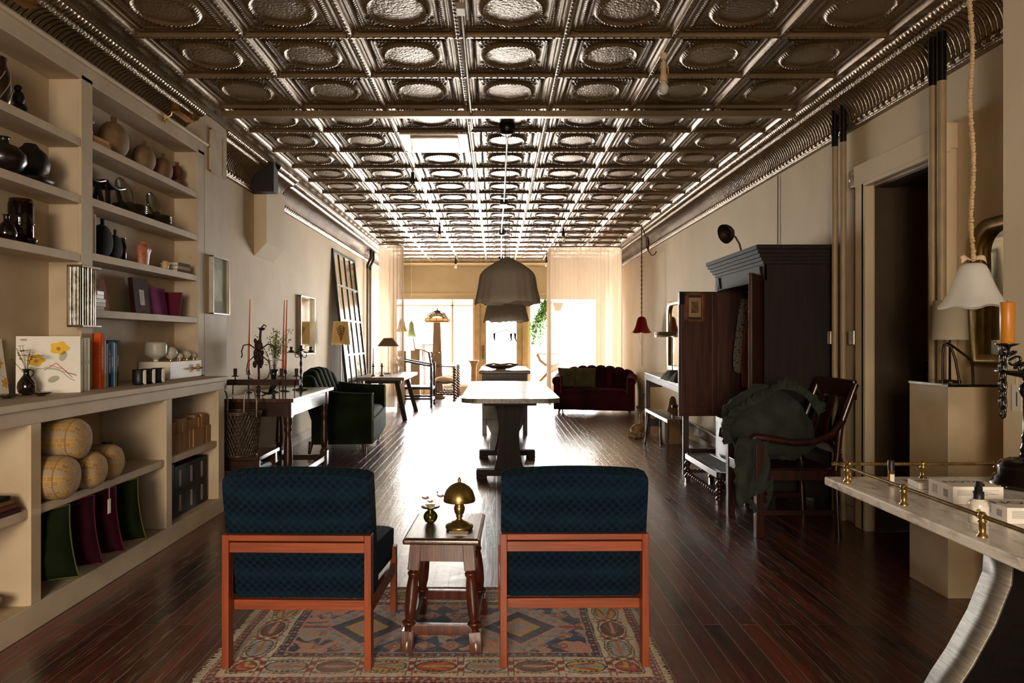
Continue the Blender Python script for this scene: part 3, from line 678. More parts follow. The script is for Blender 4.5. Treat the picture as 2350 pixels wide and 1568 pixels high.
def art1(t, FM):
    g = MB(); ribbon(g, [(-.11, .05), (-.05, .10), (0, .08), (.05, .12), (.11, .085)], .002)
    for x, y, r in ((-.02, .145, .022), (.045, .115, .016), (-.03, .095, .018), (.02, .06, .016), (-.10, .10, .02)): blob(g, x, y, r, sq=.7, rot=x*30)
    g.build('leaf_print', mt('print_green', '#8FA08A', rough=.6), t).matrix_local = FM
    g = MB()
    for x, y in ((.085, .155), (.105, .06)): blob(g, x, y, .02, n=20, lobes=5, la=.35)
    g.build('flower_print', mt('print_yellow', '#D9A640', rough=.6), t).matrix_local = FM
def art2(t, FM):
    g = MB()
    for x, y, r in ((-.055, .165, .036), (.045, .225, .040)): blob(g, x, y, r, n=30, lobes=5, la=.12, sq=.8)
    g.build('flower_print', mt('print_bright_yellow', '#E8B62C', rough=.6), t).matrix_local = FM
    g = MB()
    for x, y, r in ((-.055, .162, .010), (.04, .222, .010)): blob(g, x, y, r, z=.0005)
    g.build('flower_centres', mt('print_ochre', '#B07A18'), t).matrix_local = FM
    g = MB(); ribbon(g, [(-.12, .07), (-.05, .125), (.02, .12), (.08, .10), (.12, .085)], .004); ribbon(g, [(-.02, .13), (.04, .12), (.09, .07), (.11, .06)], .004)
    for x, y in ((.06, .185), (.02, .07), (-.075, .11)): blob(g, x, y, .026, sq=.6, rot=x*20)
    g.build('leaf_print', mt('print_sage', '#A9AE98'), t).matrix_local = FM
    g = MB(); ribbon(g, [(-.02, .115), (.03, .15), (.08, .10), (.115, .09)], .005); ribbon(g, [(.0, .14), (.06, .12), (.10, .075)], .004)
    g.build('stem_print', mt('print_rose', '#C98C8A'), t).matrix_local = FM
    g = MB()
    for k in range(9): g.prism([(-.118+k*.003, .262), (-.1165+k*.003, .262), (-.1165+k*.003, .272), (-.118+k*.003, .272)], 0, .0003)
    g.build('barcode', BLACK, t).matrix_local = FM
facebook((-2.325, 3.25, ZT), .25, .272, .012, '#E7E3D6', 'white art book with green leaf print, leaning at the left end of the counter', 0, 8,
         [('HILMA', .034, .02, .235, '#2A2A2A'), ('AF KLINT', .034, .015, .195, '#2A2A2A')], art1)
facebook((-2.215, 3.50, ZT), .27, .285, .035, '#ECE8DE', 'white art book with two yellow flowers on its cover, behind the dark pitcher', R(-58), 7, [], art2)
for i, (y, h, c, nm) in enumerate(((3.625, .27, '#E4DDCC', 'nearest the flower book'), (3.655, .272, '#DAD2C0', 'in the middle of the three'), (3.685, .275, '#E8E2D2', 'nearest the wooden upright'))):
    book((-2.125+.0*i, y, ZT), h, .07 if False else .20, .024, c, 'tall white spined book standing on the counter, '+nm, title=('THE COLLECTED PLATES' if False else 'ART', '#7A6A50'))
Y = 3.872
rows = [(.30, .030, '#D2561F', 'tall bright orange book on the counter beside the bookcase upright', 'THE NEW CLASSICS'), (.262, .018, '#B8B0A0', 'silver grey spined book right of the orange one on the counter', None), (.245, .020, '#8A8C86', 'dull grey spined book left of the navy one on the counter', None),
        (.258, .022, '#1E3158', 'navy blue book lettered white, left of the bright blue one', 'DEPRESSION ERA ART II'), (.255, .022, '#1E6FB0', 'bright blue book standing on the counter', 'PAINTING'), (.25, .016, '#C9CDD0', 'pale book with white spine right of the bright blue one', None), (.245, .018, '#66808E', 'slate blue book right of the pale spined one', None)]
for i, (h, th, c, lb, tt) in enumerate(rows):
    book((-2.165, Y+th/2, ZT), h, .19, th, c, lb, title=(tt, '#D8CDB8') if tt else None); Y += th+.003
book((-2.175, Y+.012, ZT+.001), .262, .19, .026, '#1F4A34', 'dark green book leaning at the right end of the counter row', rx=R(-5), title=('GARDENS', '#CFC6A8'))
book((-2.215, Y+.075, ZT+.001), .262, .16, .022, '#3A3A38', 'charcoal grey book leaning behind the green one', rx=R(-7))

PURP = glass('smoke_glass', '#2B1712', alpha=.25)
pv = T('pitcher', 'dark glossy glass pitcher holding small yellow and green flowers on the counter', 'pitcher', (-2.25, 3.385, ZT))
DG = mt('dark_amber_glass', '#140B08', rough=.04, coat=1, var=.3)
MB().lathe([(.018, 0), (.026, .002), (.036, .018), (.040, .038), (.036, .062), (.022, .085), (.013, .098), (.012, .112), (.016, .120), (.021, .126), (.015, .121), (.010, .110)], 28, cap=False).build('body', DG, pv)
MB().tube([(.016, 0, .122), (.03, 0, .118), (.034, 0, .104), (.026, 0, .092), (.020, 0, .088)], .0025).build('handle', DG, pv)
g = MB(); heads = []
rr = random.Random(5)
for k in range(9):
    a = rr.uniform(0, 2*pi); l = rr.uniform(.05, .12); e = (cos(a)*.035+.0, sin(a)*.035-.01, .12+l); heads.append(e); g.tube([(0, 0, .10), (e[0]*.4, e[1]*.4, .12+l*.5), e], .001, 5)
    g.sph((e[0]*.8, e[1]*.8, .12+l*.8), .005, (1, 1, .6), 8)
g.build('stems', mt('stem_green', ''), pv)
f = MB()
for k, e in enumerate(heads[:5]): petals(f, e, .013, 6, .3)
f.build('white_blossoms', mt('petal_white', '#E6E4CC', rough=.7), pv)
f = MB()
for e in heads[5:]: petals(f, (e[0]+.01, e[1]+.03, e[2]+.0), .03, 6, .25)
f.build('yellow_blossoms', mt('petal_yellow', '#E4B030', rough=.7, col2='#F0C848'), pv)
for i, (x, y, s, lb) in enumerate(((-2.215, 3.20, .056, 'shallow dark glass dish at the front left end of the counter'), (-2.155, 3.345, .048, 'shallow dark glass dish in front of the dark pitcher'))):
    d = T('dish', lb, 'dish', (x, y, ZT)); MB().lathe([(s*.35, 0), (s*.38, .003), (s*.8, .011), (s, .017), (s*.97, .018), (s*.6, .010), (.0001, .006)], 28).build('bowl', DG, d)
    MB().lathe([(.007, .006), (.008, .012), (.0001, .013)], 12).build('incense_holder', mt('pale_ceramic', '#BBA98C'), d)
ic = T('incense_stick', 'thin dark stick topped by an orange yellow paper flower in the dish by the pitcher', 'incense', (-2.155, 3.345, ZT+.014))
MB().tube([(0, 0, 0), (-.10, -.06, .165)], .0012, 6).build('stick', BLACK, ic); f = MB(); petals(f, (-.10, -.06, .165), .022, 8, .2); f.build('paper_flower', mt('petal_gold', '#D8952E', rough=.7), ic)

def cup(x, y, lb):
    t = T('mug', lb, 'mug', (x, y, ZT), R(-20), 'black mugs on the counter')
    MB().lathe([(.030, 0), (.034, .003), (.036, .02), (.037, .088), (.035, .090), (.033, .085), (.031, .012), (.0001, .010)], 26, cap=False).build('cup', BLACK, t)
    MB().box((.034, -.006, .012), (.046, .006, .082)).box((.042, -.008, .004), (.047, .008, .088)).build('handle', WHITE, t, bevel=.001)
cup(-2.105, 4.165, 'black mug with flat white handle, nearest of three to the books'); cup(-2.105, 4.275, 'black mug with flat white handle, middle of three on the counter'); cup(-2.105, 4.395, 'black mug with flat white handle, nearest the white lamp box')
lb = T('lamp_box', 'long white wooden display box with brass switches carrying round bulbs', 'lamp base', (-2.275, 4.95, ZT))
MB().box((-.105, -.25, 0), (.105, .25, .118)).build('box', WHITE, lb, bevel=.003)
for y in (.08, .195): q = MB().box((.105, y-.028, .035), (.108, y+.028, .09)).build('switch_plate', CREAM, lb, bevel=.001); MB().lathe([(.010, 0), (.010, .012), (.006, .014), (.006, .030), (.0001, .031)], 14, M=TR(.108, y, .062) @ RY(pi/2)).build('switch_knob', GOLD, q)
OPAL = shade_mat('opal_glass', '#E2DED2', .35, .35)
def bulb(x, y, s, prof, lbl, base=.012):
    t = T('light_bulb', lbl, 'light bulb', (x, y, ZT+.1185))
    MB().lathe([(s*.22, base)]+[(r*s, base+z*s) for r, z in prof], 24, cap=False).build('globe', OPAL, t)
    MB().lathe([(s*.24, 0), (s*.24, base), (s*.2, base+.004)], 16).build('socket', GOLD if s < .05 else WHITE, t)
DR = [(.32, .10), (.62, .28), (1, .48), (1.05, .7), (1.05, 1.5), (.98, 1.72), (.8, 1.82), (.0001, 1.86)]; GLB = [(.3, .05), (.62, .25), (.9, .6), (1, 1), (.9, 1.42), (.6, 1.8), (.0001, 2)]
bulb(-2.30, 4.775, .066, DR, 'large drum-shaped opal bulb, biggest on the white display box'); bulb(-2.25, 4.885, .044, GLB, 'round opal globe bulb right of the drum-shaped one')
for k, (x, y, s, l) in enumerate(((-2.22, 4.955, .022, 'small opal bulb beside the round globe bulb'), (-2.26, 5.01, .022, 'small opal bulb set behind the first small bulb'), (-2.22, 5.065, .030, 'flattened opal bulb third from the right end of the box'), (-2.26, 5.115, .030, 'flattened opal bulb second from the right end'), (-2.215, 5.17, .022, 'small opal bulb at the right end of the white box'))): bulb(x, y, s, GLB, l)

# ---- mirrored ribbed glass wall light on the bookcase upright
sc = T('wall_sconce', 'rectangular wall light of silvered ribbed glass rods on the bookcase upright', 'wall light', (XU+.002, 3.70, 1.475))
MIR = mt('silvered_glass', '#B8B2A4', metal=1, rough=.12, scale=25, col2='#6A6152')
MB().box((0, -.085, -.155), (.01, .085, .155)).box((0, -.085, .148), (.085, .085, .16)).box((0, -.085, -.16), (.085, .085, -.148)).build('frame', mt('tarnished_silver', '#7A7060', metal=.8, rough=.35), sc, bevel=.002)
b = MB()
for k in range(7): b.tube([(.045+.035*sin(pi*k/6), -.07+k*.0233, -.148), (.045+.035*sin(pi*k/6), -.07+k*.0233, .148)], .0105, 10)
for k in range(3): b.tube([(.015+.02*k, -.078, -.148), (.015+.02*k, -.078, .148)], .009, 8)
b.build('glass_rods', MIR, sc)

# ---- brass picture lights
def piclight(y, lb):
    t = T('picture_light', lb, 'picture light', (XU+.005, y, 2.735))
    MB().box((-.0, -.02, -.055), (.006, .02, -.005)).build('wall_plate', GOLD, t, bevel=.002)
    MB().tube([(.006, 0, -.03), (.05, 0, -.005), (.06, .0, .03), (.075, .0, .05), (.10, 0, .05), (.12, 0, .03)], .005, 8).build('arm', GOLD, t)
    MB().prism([(-.03, -.03), (.03, -.03), (.018, .02), (-.018, .02)], -.115, .115, M=TR(.13, 0, .015) @ RX(pi/2)).build('lamp_shade', GOLD, t, bevel=.003)
piclight(4.66, 'brass picture light above the right bay of the bookcase'); piclight(3.02, 'brass picture light above the left bay, at the picture edge')

# ---- ceramics on the upper shelves
CLAY = mt('speckled_clay', '#6B5238', rough=.8, col2='#8E7350', scale=9, bump=.25, bscale=50)
def moon(x, y, z, r, sq, lb, m=CLAY, dx=.62, group=None, rz=0):
    t = T('moon_vase', lb, 'vase', (x, y, z), rz, group); b = MB(); M = Matrix.Diagonal((dx, 1, sq, 1))
    pr = [(r*.35, .0)]+[(r*sin(a), r*(1-cos(a))) for a in [R(22+i*11) for i in range(13)]]+[(r*.18, 2*r*.985), (r*.20, 2*r+.03), (r*.14, 2*r+.028), (r*.10, 2*r*.96)]
    b.lathe(pr, 30, M=M, cap=False); b.build('body', m, t); return t
xm = -2.292
moon(xm, 4.235, S2['a'], .118, .92, 'largest flattened brown clay vase, leftmost on the top right shelf'); moon(xm, 4.60, S2['a'], .098, .92, 'middle one of three flattened brown clay vases on the top shelf'); moon(xm, 4.86, S2['a'], .090, .92, 'smallest flattened brown clay vase next to the reddish gourd', mt('reddish_clay', '#6B4A35', rough=.8, col2='#8A664A'))
gd = T('gourd_vase', 'small reddish double-bellied vase at the right end of the top shelf', 'vase', (-2.30, 5.09, S2['a']))
MB().lathe([(.02, 0), (.042, .02), (.048, .045), (.036, .075), (.024, .088), (.036, .105), (.040, .13), (.028, .155), (.012, .168), (.012, .185), (.016, .19)], 24).build('body', mt('terracotta', '#6E3F2A', rough=.6), gd)
def bstack(x, y, z, items, rz=0):
    for i, (w, d, h, c, lb) in enumerate(items):
        t = T('book', lb, 'book', (x, y, z), rz+R((i*37) % 9-4)); m = mt('book_'+c.strip('#'), c, rough=.8, var=.06, spec=.2)
        MB().box((-w/2, -d/2, 0), (w/2, d/2, .002)).box((-w/2, -d/2, h-.002), (w/2, d/2, h)).box((w/2-.002, -d/2, 0), (w/2, d/2, h)).build('cover', m, t)
        MB().box((-w/2+.003, -d/2+.003, .0022), (w/2-.0022, d/2-.003, h-.0022)).build('page_block', PAPER, t); z += h+.0005
bstack(-2.285, 3.96, S2['a'], [(.15, .18, .022, '#A5764A', 'lower tan book lying flat at the left end of the top right shelf'), (.14, .165, .020, '#C79A66', 'upper tan book lying flat beneath the small carved figure')])
cf = T('carved_figure', 'small pale carved bird figure standing on the two tan books', 'figurine', (-2.27, 3.93, S2['a']+.0435))
MB().sph((0, 0, .03), .03, (.7, 1.1, 1), 14).tube([(0, .01, .05), (0, .02, .08), (0, .035, .095), (0, .065, .095)], [.016, .012, .011, .003], 10).build('body', mt('pale_carving', '#C9B594', rough=.6), cf)
# second shelf: curved black stools, stacked glass dishes
CB = mt('curved_black', '#15120F', rough=.25, coat=.5); PALE = mt('pale_edge', '#B9AE98', rough=.4)
for i, (y, lb) in enumerate(((3.915, 'small curved black headrest at the left end of the second shelf'), (4.13, 'small curved black headrest next to the glass dishes'))):
    t = T('headrest', lb, 'headrest', (-2.27, y, S2['b'])); b = MB()
    b.grid(lambda u, v: ((v-.5)*.11, (u-.5)*.20, .13-.020*cos((u-.5)*pi*1.1)-.012*0), 14, 4); q = b.build('seat', CB, t, solid=.014)
    for sx in (-1, 1):
        for sy in (-1, 1): MB().bar((sx*.04, sy*.085, 0), (sx*.025, sy*.06, .115), .014, .02).build('leg', CB, t)
GD = glass('pale_glass', '#D8D4BE', alpha=.45)
for i, (y, r) in enumerate(((4.42, .105), (4.79, .09))):
    nm = ('left', 'right')[i]; z = S2['b']
    for k in range(4):
        t = MB().lathe([(r*.5, 0), (r*.55, .003), (r*.95, .018), (r, .026), (r*.93, .021), (r*.5, .008), (.0001, .007)], 36, M=Matrix.Diagonal((.92, 1.15, 1, 1))).build('glass_dish', GD, None, loc=(-2.29, y, z)); z += .0125
        tag(t, '%s pale glass dish of the %s stack on the second shelf' % (('lowest', 'second lowest', 'second highest', 'topmost flat')[k], nm), 'dish', 'stacked glass dishes')
    t = MB().lathe([(r*.05, .0), (r*.6, .004), (r*.86, .018), (r*.9, .03), (r*.8, .02), (.0001, .008)], 30, cap=False).build('glass_dish', GD, None, loc=(-2.335, y-.03, z+.085), rot=(0, R(76), 0)); tag(t, 'pale glass dish standing on edge behind the %s stack' % nm, 'dish')
# third shelf
for i, (y, h, c, lb) in enumerate(((3.868, .25, '#2A2520', 'black book at the left end of the third right shelf'), (3.895, .255, '#CFC4AC', 'cream book second from left on the third right shelf'), (3.915, .25, '#C9A648', 'thin yellow spined book on the third right shelf'), (3.935, .225, '#DDD5C4', 'white book beside the black disc vase'))):
    book((-2.235, y+.005, S2['c']), h, .15, .016, c, lb)
moon(-2.285, 4.10, S2['c'], .098, 1.0, 'round flat matt black disc vase on the third shelf', mt('matt_black_clay', '#141210', rough=.85, spec=.2), .36)
moon(-2.29, 4.245, S2['c'], .078, 1.0, 'smaller dark disc vase just right of the big black disc vase', mt('dark_slate_clay', '#1E1915', rough=.85, spec=.2), .3)
gj = T('glass_vase', 'dim clear glass vase right of the smaller dark disc vase', 'vase', (-2.31, 4.345, S2['c'])); MB().lathe([(.028, 0), (.032, .004), (.034, .10), (.026, .13), (.030, .15)], 20, cap=False).build('body', glass('dim_glass', '#6A6458', alpha=.2), gj)
to = T('torso_sculpture', 'pink stone torso sculpture on the third shelf', 'sculpture', (-2.27, 4.545, S2['c']))
b = MB()
def torso(u, v):
    z = v*.152; a = 2*pi*u; prof = [(0, .046, .026), (.3, .052, .030), (.55, .058, .033), (.75, .068, .034), (.86, .060, .030), (.93, .028, .022), (1, .026, .02)]
    for (p, q) in zip(prof, prof[1:]):
        if p[0] <= v <= q[0]: k = (v-p[0])/(q[0]-p[0]); wy = p[1]+(q[1]-p[1])*k; wx = p[2]+(q[2]-p[2])*k
    bu_ = .010*(math.exp(-((v-.68)/.1)**2))*(math.exp(-((sin(a)-.45)/.3)**2)+math.exp(-((sin(a)+.45)/.3)**2))*(cos(a) > 0)
    return ((wx+bu_)*cos(a), wy*sin(a), z)
b.grid(torso, 28, 24, closed_u=True); b.add([torso(k/28, 1) for k in range(28)], [tuple(range(28))]); b.build('body', mt('pink_stone', '#A65A44', rough=.5, col2='#C98A70', scale=12), to)
pj = T('cream_jug', 'small cream jug between the pink torso and the books', 'jug', (-2.25, 4.80, S2['c'])); MB().lathe([(.014, 0), (.022, .01), (.024, .03), (.016, .048), (.020, .06), (.017, .058)], 20).build('body', mt('cream_glaze', '#C9B088', rough=.25), pj); MB().tube([(.018, 0, .052), (.034, 0, .045), (.022, 0, .02)], .003).build('handle', mt('cream_glaze', ''), pj)
bstack(-2.28, 5.02, S2['c'], [(.14, .20, .018, '#4A3526', 'dark brown book at the bottom of the stack beside the cream jug'), (.13, .18, .026, '#B08A5A', 'tan book in the middle of the stack beside the cream jug'), (.13, .18, .022, '#3E4A34', 'dark green book on top of the stack beside the cream jug')])
# fourth shelf
z = S2['d']
facebook((-2.325, 3.995, z), .15, .19, .02, '#8E866E', 'olive grey book leaning at the back left of the fourth shelf', 0, 6)
for k in range(5):
    t = T('white_box', '%s white box of the small stack on the fourth shelf' % ('bottom', 'second', 'middle', 'fourth', 'top')[k], 'box', (-2.255+.004*k, 3.945+.004*((k*3) % 4), z+k*.0215), R(k*3-5)); MB().box((-.03, -.06 if k < 3 else -.045, 0), (.03, .06 if k < 3 else .04, .0205)).build('carton', WHITE, t, bevel=.001)
def art3(t, FM):
    MB().prism([(-.022, .05), (.018, .05), (.018, .11), (-.022, .11)], 0, .0004).build('portrait_print', CREAM, t).matrix_local = FM
    g = MB(); blob(g, -.002, .09, .009, z=.0005); g.prism([(-.013, .055), (.009, .055), (.004, .08), (-.008, .08)], .0005, .0009); g.build('figure_print', BLACK, t).matrix_local = FM
facebook((-2.30, 4.135, z), .15, .195, .022, '#9A5A4A', 'dusty pink book leaning face out on the fourth shelf', 0, 10, [('ALICE', .028, -.005, .175, '#7A4034'), ('NEEL', .028, -.005, .145, '#7A4034')], art3)
def art4(t, FM):
    MB().prism([(-.03, .06), (.03, .06), (.03, .16), (-.03, .16)], 0, .0004).build('portrait_print', CREAM, t).matrix_local = FM
    g = MB(); blob(g, .0, .135, .012, z=.0005); g.prism([(-.02, .065), (.02, .065), (.012, .115), (-.010, .12)], .0005, .0009); g.build('figure_print', BLACK, t).matrix_local = FM
facebook((-2.29, 4.59, z), .19, .235, .03, '#3A1A1C', 'dark maroon book with a pale portrait panel on the fourth shelf', 0, 6, [('VOGUE' if False else 'BLOOM', .012, 0, .04, '#8A6A5A')], art4)
facebook((-2.28, 4.83, z), .16, .19, .02, '#7A2A62', 'magenta book face out right of the maroon book', 0, 8, [('NOTES', .012, -.02, .165, '#4A1A3E')], None)
book((-2.235, 4.985, z), .175, .13, .018, '#5A1E2E', 'maroon book leaning at the right end of the fourth shelf', rx=R(-14)); 
# left bay
sv = T('striped_vase', 'tall dark vase with pale diagonal stripes on the top left shelf', 'vase', (-2.29, 3.235, S1['a']))
b = MB(); b.lathe([(.04, 0), (.055, .02), (.062, .09), (.052, .16), (.04, .20), (.045, .225)], 30); b.build('body', mt('bottle_brown', '#2A1C12', rough=.3, coat=.4), sv)
b = MB()
for k in range(8): b.tube([((r_ := .0565+.006*sin(pi*j/8))*cos(2*pi*k/8+j*.16), r_*sin(2*pi*k/8+j*.16), .02+j*.017) for j in range(9)], .0022, 5)
b.build('stripes', mt('stripe_cream', '#8A7358'), sv)
fg = T('dark_figure', 'dark carved sitting figure right of the striped vase', 'figurine', (-2.29, 3.40, S1['a'])); MB().sph((0, 0, .035), .04, (.8, 1, .95)).sph((0, -.01, .09), .026, (1, 1, 1.4)).sph((0, -.015, .135), .018).build('body', mt('soot_clay', '#17120F', rough=.5), fg)
rv = T('round_vase', 'rounded black vase with a pale highlight on the second left shelf', 'vase', (-2.275, 3.265, S1['b'])); MB().lathe([(.03, 0), (.07, .022), (.092, .06), (.088, .095), (.055, .13), (.022, .142), (.02, .165), (.028, .172)], 32).build('body', mt('glossy_black_clay', '#1A1512', rough=.28, coat=.4), rv)
rv = T('round_vase', 'big matt black vase behind the rounded vase on the second left shelf', 'vase', (-2.30, 3.49, S1['b']+.04)); MB().lathe([(.045, 0), (.085, .03), (.092, .07), (.075, .115), (.04, .145), (.03, .16)], 32, M=Matrix.Diagonal((.9, 1, 1, 1))).build('body', mt('soot_clay', ''), rv)
rv = T('low_bowl', 'low wide black bowl under the big matt vase on the second left shelf', 'bowl', (-2.30, 3.50, S1['b'])); MB().lathe([(.03, 0), (.08, .01), (.096, .03), (.088, .034), (.05, .038), (.0001, .0385)], 32, M=Matrix.Diagonal((.9, 1.25, 1, 1))).build('body', mt('soot_clay', ''), rv)
AMB = glass('amber_glass', '#5A3A1A', alpha=.15)
jr = T('amber_jar', 'tall amber glass canister on the third left shelf', 'jar', (-2.30, 3.42, S1['c'])); MB().lathe([(.05, 0), (.055, .005), (.055, .20), (.050, .215), (.050, .225)], 28, cap=False).build('body', AMB, jr); MB().tube([(.056*cos(a), .056*sin(a), .105) for a in [2*pi*k/24 for k in range(24)]], .004, 6, closed=True).build('band', DG, jr)
jr = T('dark_flask', 'round dark glass flask with narrow neck on the third left shelf', 'flask', (-2.27, 3.275, S1['c'])); MB().lathe([(.02, 0), (.038, .012), (.045, .04), (.036, .07), (.014, .092), (.012, .115), (.018, .125), (.012, .12)], 26, cap=False).build('body', DG, jr)
jr = T('dark_dish', 'small dark glass footed dish in front of the amber canister', 'dish', (-2.225, 3.50, S1['c']) if False else (-2.235, 3.405, S1['c'])); MB().lathe([(.010, 0), (.018, .006), (.030, .022), (.034, .032), (.030, .03), (.0001, .012)], 20, M=Matrix.Diagonal((.5, 1.1, 1, 1))).build('body', DG, jr)
ch = T('candle_holder', 'slim dark glass candle holder at the left edge of the third left shelf', 'candle holder', (-2.24, 3.13, S1['c'])); MB().lathe([(.025, 0), (.027, .004), (.006, .012), (.006, .06), (.018, .066), (.01, .07), (.01, .09)], 18).build('stem', DG, ch); MB().lathe([(.009, .09), (.008, .17), (.0001, .172)], 12).build('candle', CREAM, ch)

# ---- lower cubbies
def plaid():
    m = bpy.data.materials.new('woven_plaid'); m.use_nodes = True; N = m.node_tree.nodes; L = m.node_tree.links; b = N['Principled BSDF']
    uv = N.new('ShaderNodeUVMap'); uv.uv_map = 'weave'
    br = N.new('ShaderNodeTexBrick'); br.offset = .5; br.inputs['Scale'].default_value = 1; br.inputs['Brick Width'].default_value = .030; br.inputs['Row Height'].default_value = .024; br.inputs['Mortar Size'].default_value = .0015; br.inputs['Mortar Smooth'].default_value = .6
    br.inputs[1].default_value = lin('#A07C42'); br.inputs[2].default_value = lin('#5A3338'); br.inputs[3].default_value = lin('#BFA06A'); br.inputs['Bias'].default_value = -.25; L.new(uv.outputs[0], br.inputs[0])
    sp = N.new('ShaderNodeSeparateXYZ'); L.new(uv.outputs[0], sp.inputs[0]); w = N.new('ShaderNodeMath'); w.operation = 'SINE'; mm = N.new('ShaderNodeMath'); mm.operation = 'MULTIPLY'; mm.inputs[1].default_value = 75; L.new(sp.outputs[1], mm.inputs[0]); L.new(mm.outputs[0], w.inputs[0])
    rp = N.new('ShaderNodeValToRGB'); rp.color_ramp.elements[0].position = .45; rp.color_ramp.elements[1].position = .6; L.new(w.outputs[0], rp.inputs[0])
    mx = N.new('ShaderNodeMixRGB'); L.new(rp.outputs[0], mx.inputs[0]); L.new(br.outputs[0], mx.inputs[1]); mx.inputs[2].default_value = lin('#8D7F72'); m3 = N.new('ShaderNodeMixRGB'); m3.inputs[0].default_value = .30; L.new(mx.outputs[0], m3.inputs[1]); m3.inputs[2].default_value = lin('#B3935A'); L.new(m3.outputs[0], b.inputs[0])
    b.inputs['Roughness'].default_value = .9; return m
PLD = plaid()
def bolster(y, z, r, lb, x1=-1.905, L_=.40, rz=0):
    t = T('bolster_cushion', lb, 'cushion', (x1-L_/2, y, z), rz, 'plaid bolsters in the low cabinet'); b = MB(); pr = []
    for k in range(9): a = pi/2*k/8; pr.append((max(.0005, r*sin(a)**.75), -L_/2+.05*(1-sin(a))**1.0*0+.055*(1-sin(a)**.9)*-1+.055) )
    pr = [(.0005, -L_/2), (r*.3, -L_/2+.001), (r*.6, -L_/2+.006), (r*.82, -L_/2+.018), (r*.95, -L_/2+.038), (r, -L_/2+.07)]
    pr = pr+[(r, L_/2-.07), (r*.95, L_/2-.038), (r*.82, L_/2-.018), (r*.6, L_/2-.006), (r*.3, L_/2-.001), (.0005, L_/2)]
    n = 28; vs = []; uvs = []
    s = 0
    for i, (rr, x) in enumerate(pr):
        if i: s += sqrt((rr-pr[i-1][0])**2+(x-pr[i-1][1])**2)
        for k in range(n+1): a = 2*pi*k/n; vs.append((x, rr*cos(a)*1.0, rr*sin(a))); uvs.append((s, a*r))
    fs = [(i*(n+1)+k, i*(n+1)+k+1, (i+1)*(n+1)+k+1, (i+1)*(n+1)+k) for i in range(len(pr)-1) for k in range(n)]
    b.add(vs, fs, True); o = b.build('cover', PLD, t); ul = o.data.uv_layers.new(name='weave'); vi = [0]*len(o.data.loops); o.data.loops.foreach_get('vertex_index', vi); ul.data.foreach_set('uv', [c for q in vi for c in uvs[q]])
    MB().tube([(L_/2-.045, r*1.0*cos(a)*.96, r*.96*sin(a)) for a in [2*pi*k/28 for k in range(28)]], .003, 6, closed=True).build('piping', mt('piping_tan', '#8A6C40', rough=.8), t); return t
zs = .528
bolster(3.195, zs+.100, .099, 'plaid bolster at the lower left of the pile in the cabinet'); bolster(3.425, zs+.090, .089, 'plaid bolster at the lower middle of the pile, with the hanging tag'); bolster(3.63, zs+.093, .092, 'plaid bolster at the lower right of the pile', -1.93); bolster(3.303, zs+.100+.155, .099, 'plaid bolster on top of the pile', -1.915)
tgk = T('price_tag', 'white paper tag hanging on a string from the middle bolster', 'tag', (-1.895, 3.46, .50)); MB().box((-.001, -.012, -.10), (.001, .012, -.03)).build('card', WHITE, tgk); MB().tube([(0, 0, -.032), (0, 0, .03)], .0008, 5).build('string', CREAM, tgk)
dv = T('dark_vase', 'round dark vase behind the bolsters at the right of the cabinet shelf', 'vase', (-2.20, 4.00, zs)); MB().lathe([(.035, 0), (.07, .02), (.085, .06), (.07, .105), (.03, .13), (.028, .145)], 28).build('body', mt('glossy_black_clay', ''), dv)
def pillow(name, lb, loc, rot, w, h, th, m, piping=None, cat='cushion', seed=1, group=None):
    t = T(name, lb, cat, loc, 0, group); t.rotation_euler = rot; b = MB()
    def f(s):
        def g(u, v):
            x, y = 2*u-1, 2*v-1; k = ((1-x**4)*(1-y**4))**.55; ed = 1-.07*(1-abs(x)**2)*abs(y)**6; ed2 = 1-.07*(1-abs(y)**2)*abs(x)**6
            return (x*w/2*ed2, s*(th/2*k+.018*k*noise.noise(Vector((x*2.2+seed, y*2.2, s)))+.020*noise.noise(Vector((x*5, y*2+seed, s)))*k), y*h/2*ed+h/2)
        return g
    b.grid(f(1), 22, 22); b.grid(f(-1), 22, 22); b.build('cover', m, t)
    if piping:
        pts = []
        for s_ in range(4):
            for q in range(12):
                u = q/12; c = [(u, 0), (1, u), (1-u, 1), (0, 1-u)][s_]; pts.append(f(1)(*c))
        MB().tube(pts, .0035, 6, closed=True).build('piping', piping, t)
    return t
BUR = mt('burgundy_velvet', '#1A040B', rough=.9, col2='#2C0816', scale=5, sheen=.5, spec=.1, bump=.15, bscale=12); OLV = mt('olive_velvet', '#0A1007', rough=.9, col2='#161E0B', scale=4, sheen=.5, spec=.1, bump=.15, bscale=12)
BURP = mt('burgundy_piping', '#4E1A2E', rough=.8, sheen=.6, spec=.1); OLVP = mt('olive_piping', '#4A5222', rough=.8, sheen=.6, spec=.1)
for (y, m, p, lb, s) in ((3.165, OLV, OLVP, 'dark green velvet cushion at the left front of the low cabinet', 1), (3.36, BUR, BURP, 'burgundy velvet cushion next to the left green one', 2), (3.555, BUR, BURP, 'burgundy velvet cushion under the hanging tag', 3), (3.775, OLV, OLVP, 'olive green velvet cushion, rightmost of the cushions in the cabinet', 4)):
    pillow('velvet_cushion', lb, (-2.075, y, .150), (R(-6), R(-10), R(5)), .40, .325, .12, m, p, seed=s, group='velvet cushions in the low cabinet')
ht = T('straw_disc', 'round brown woven disc standing behind the right green cushion', 'mat', (-2.13, 3.98, .225)); MB().lathe([(.0001, -.008), (.10, -.008), (.11, 0), (.10, .008), (.0001, .008)], 30, M=RY(R(60)) @ RX(R(30))).build('weave', mt('straw_brown', '#7A5A38', rough=.8, scale=40), ht)
KR = mt('kraft_card', '#9A744E', rough=.85, var=.06); kb = random.Random(11); i = 0
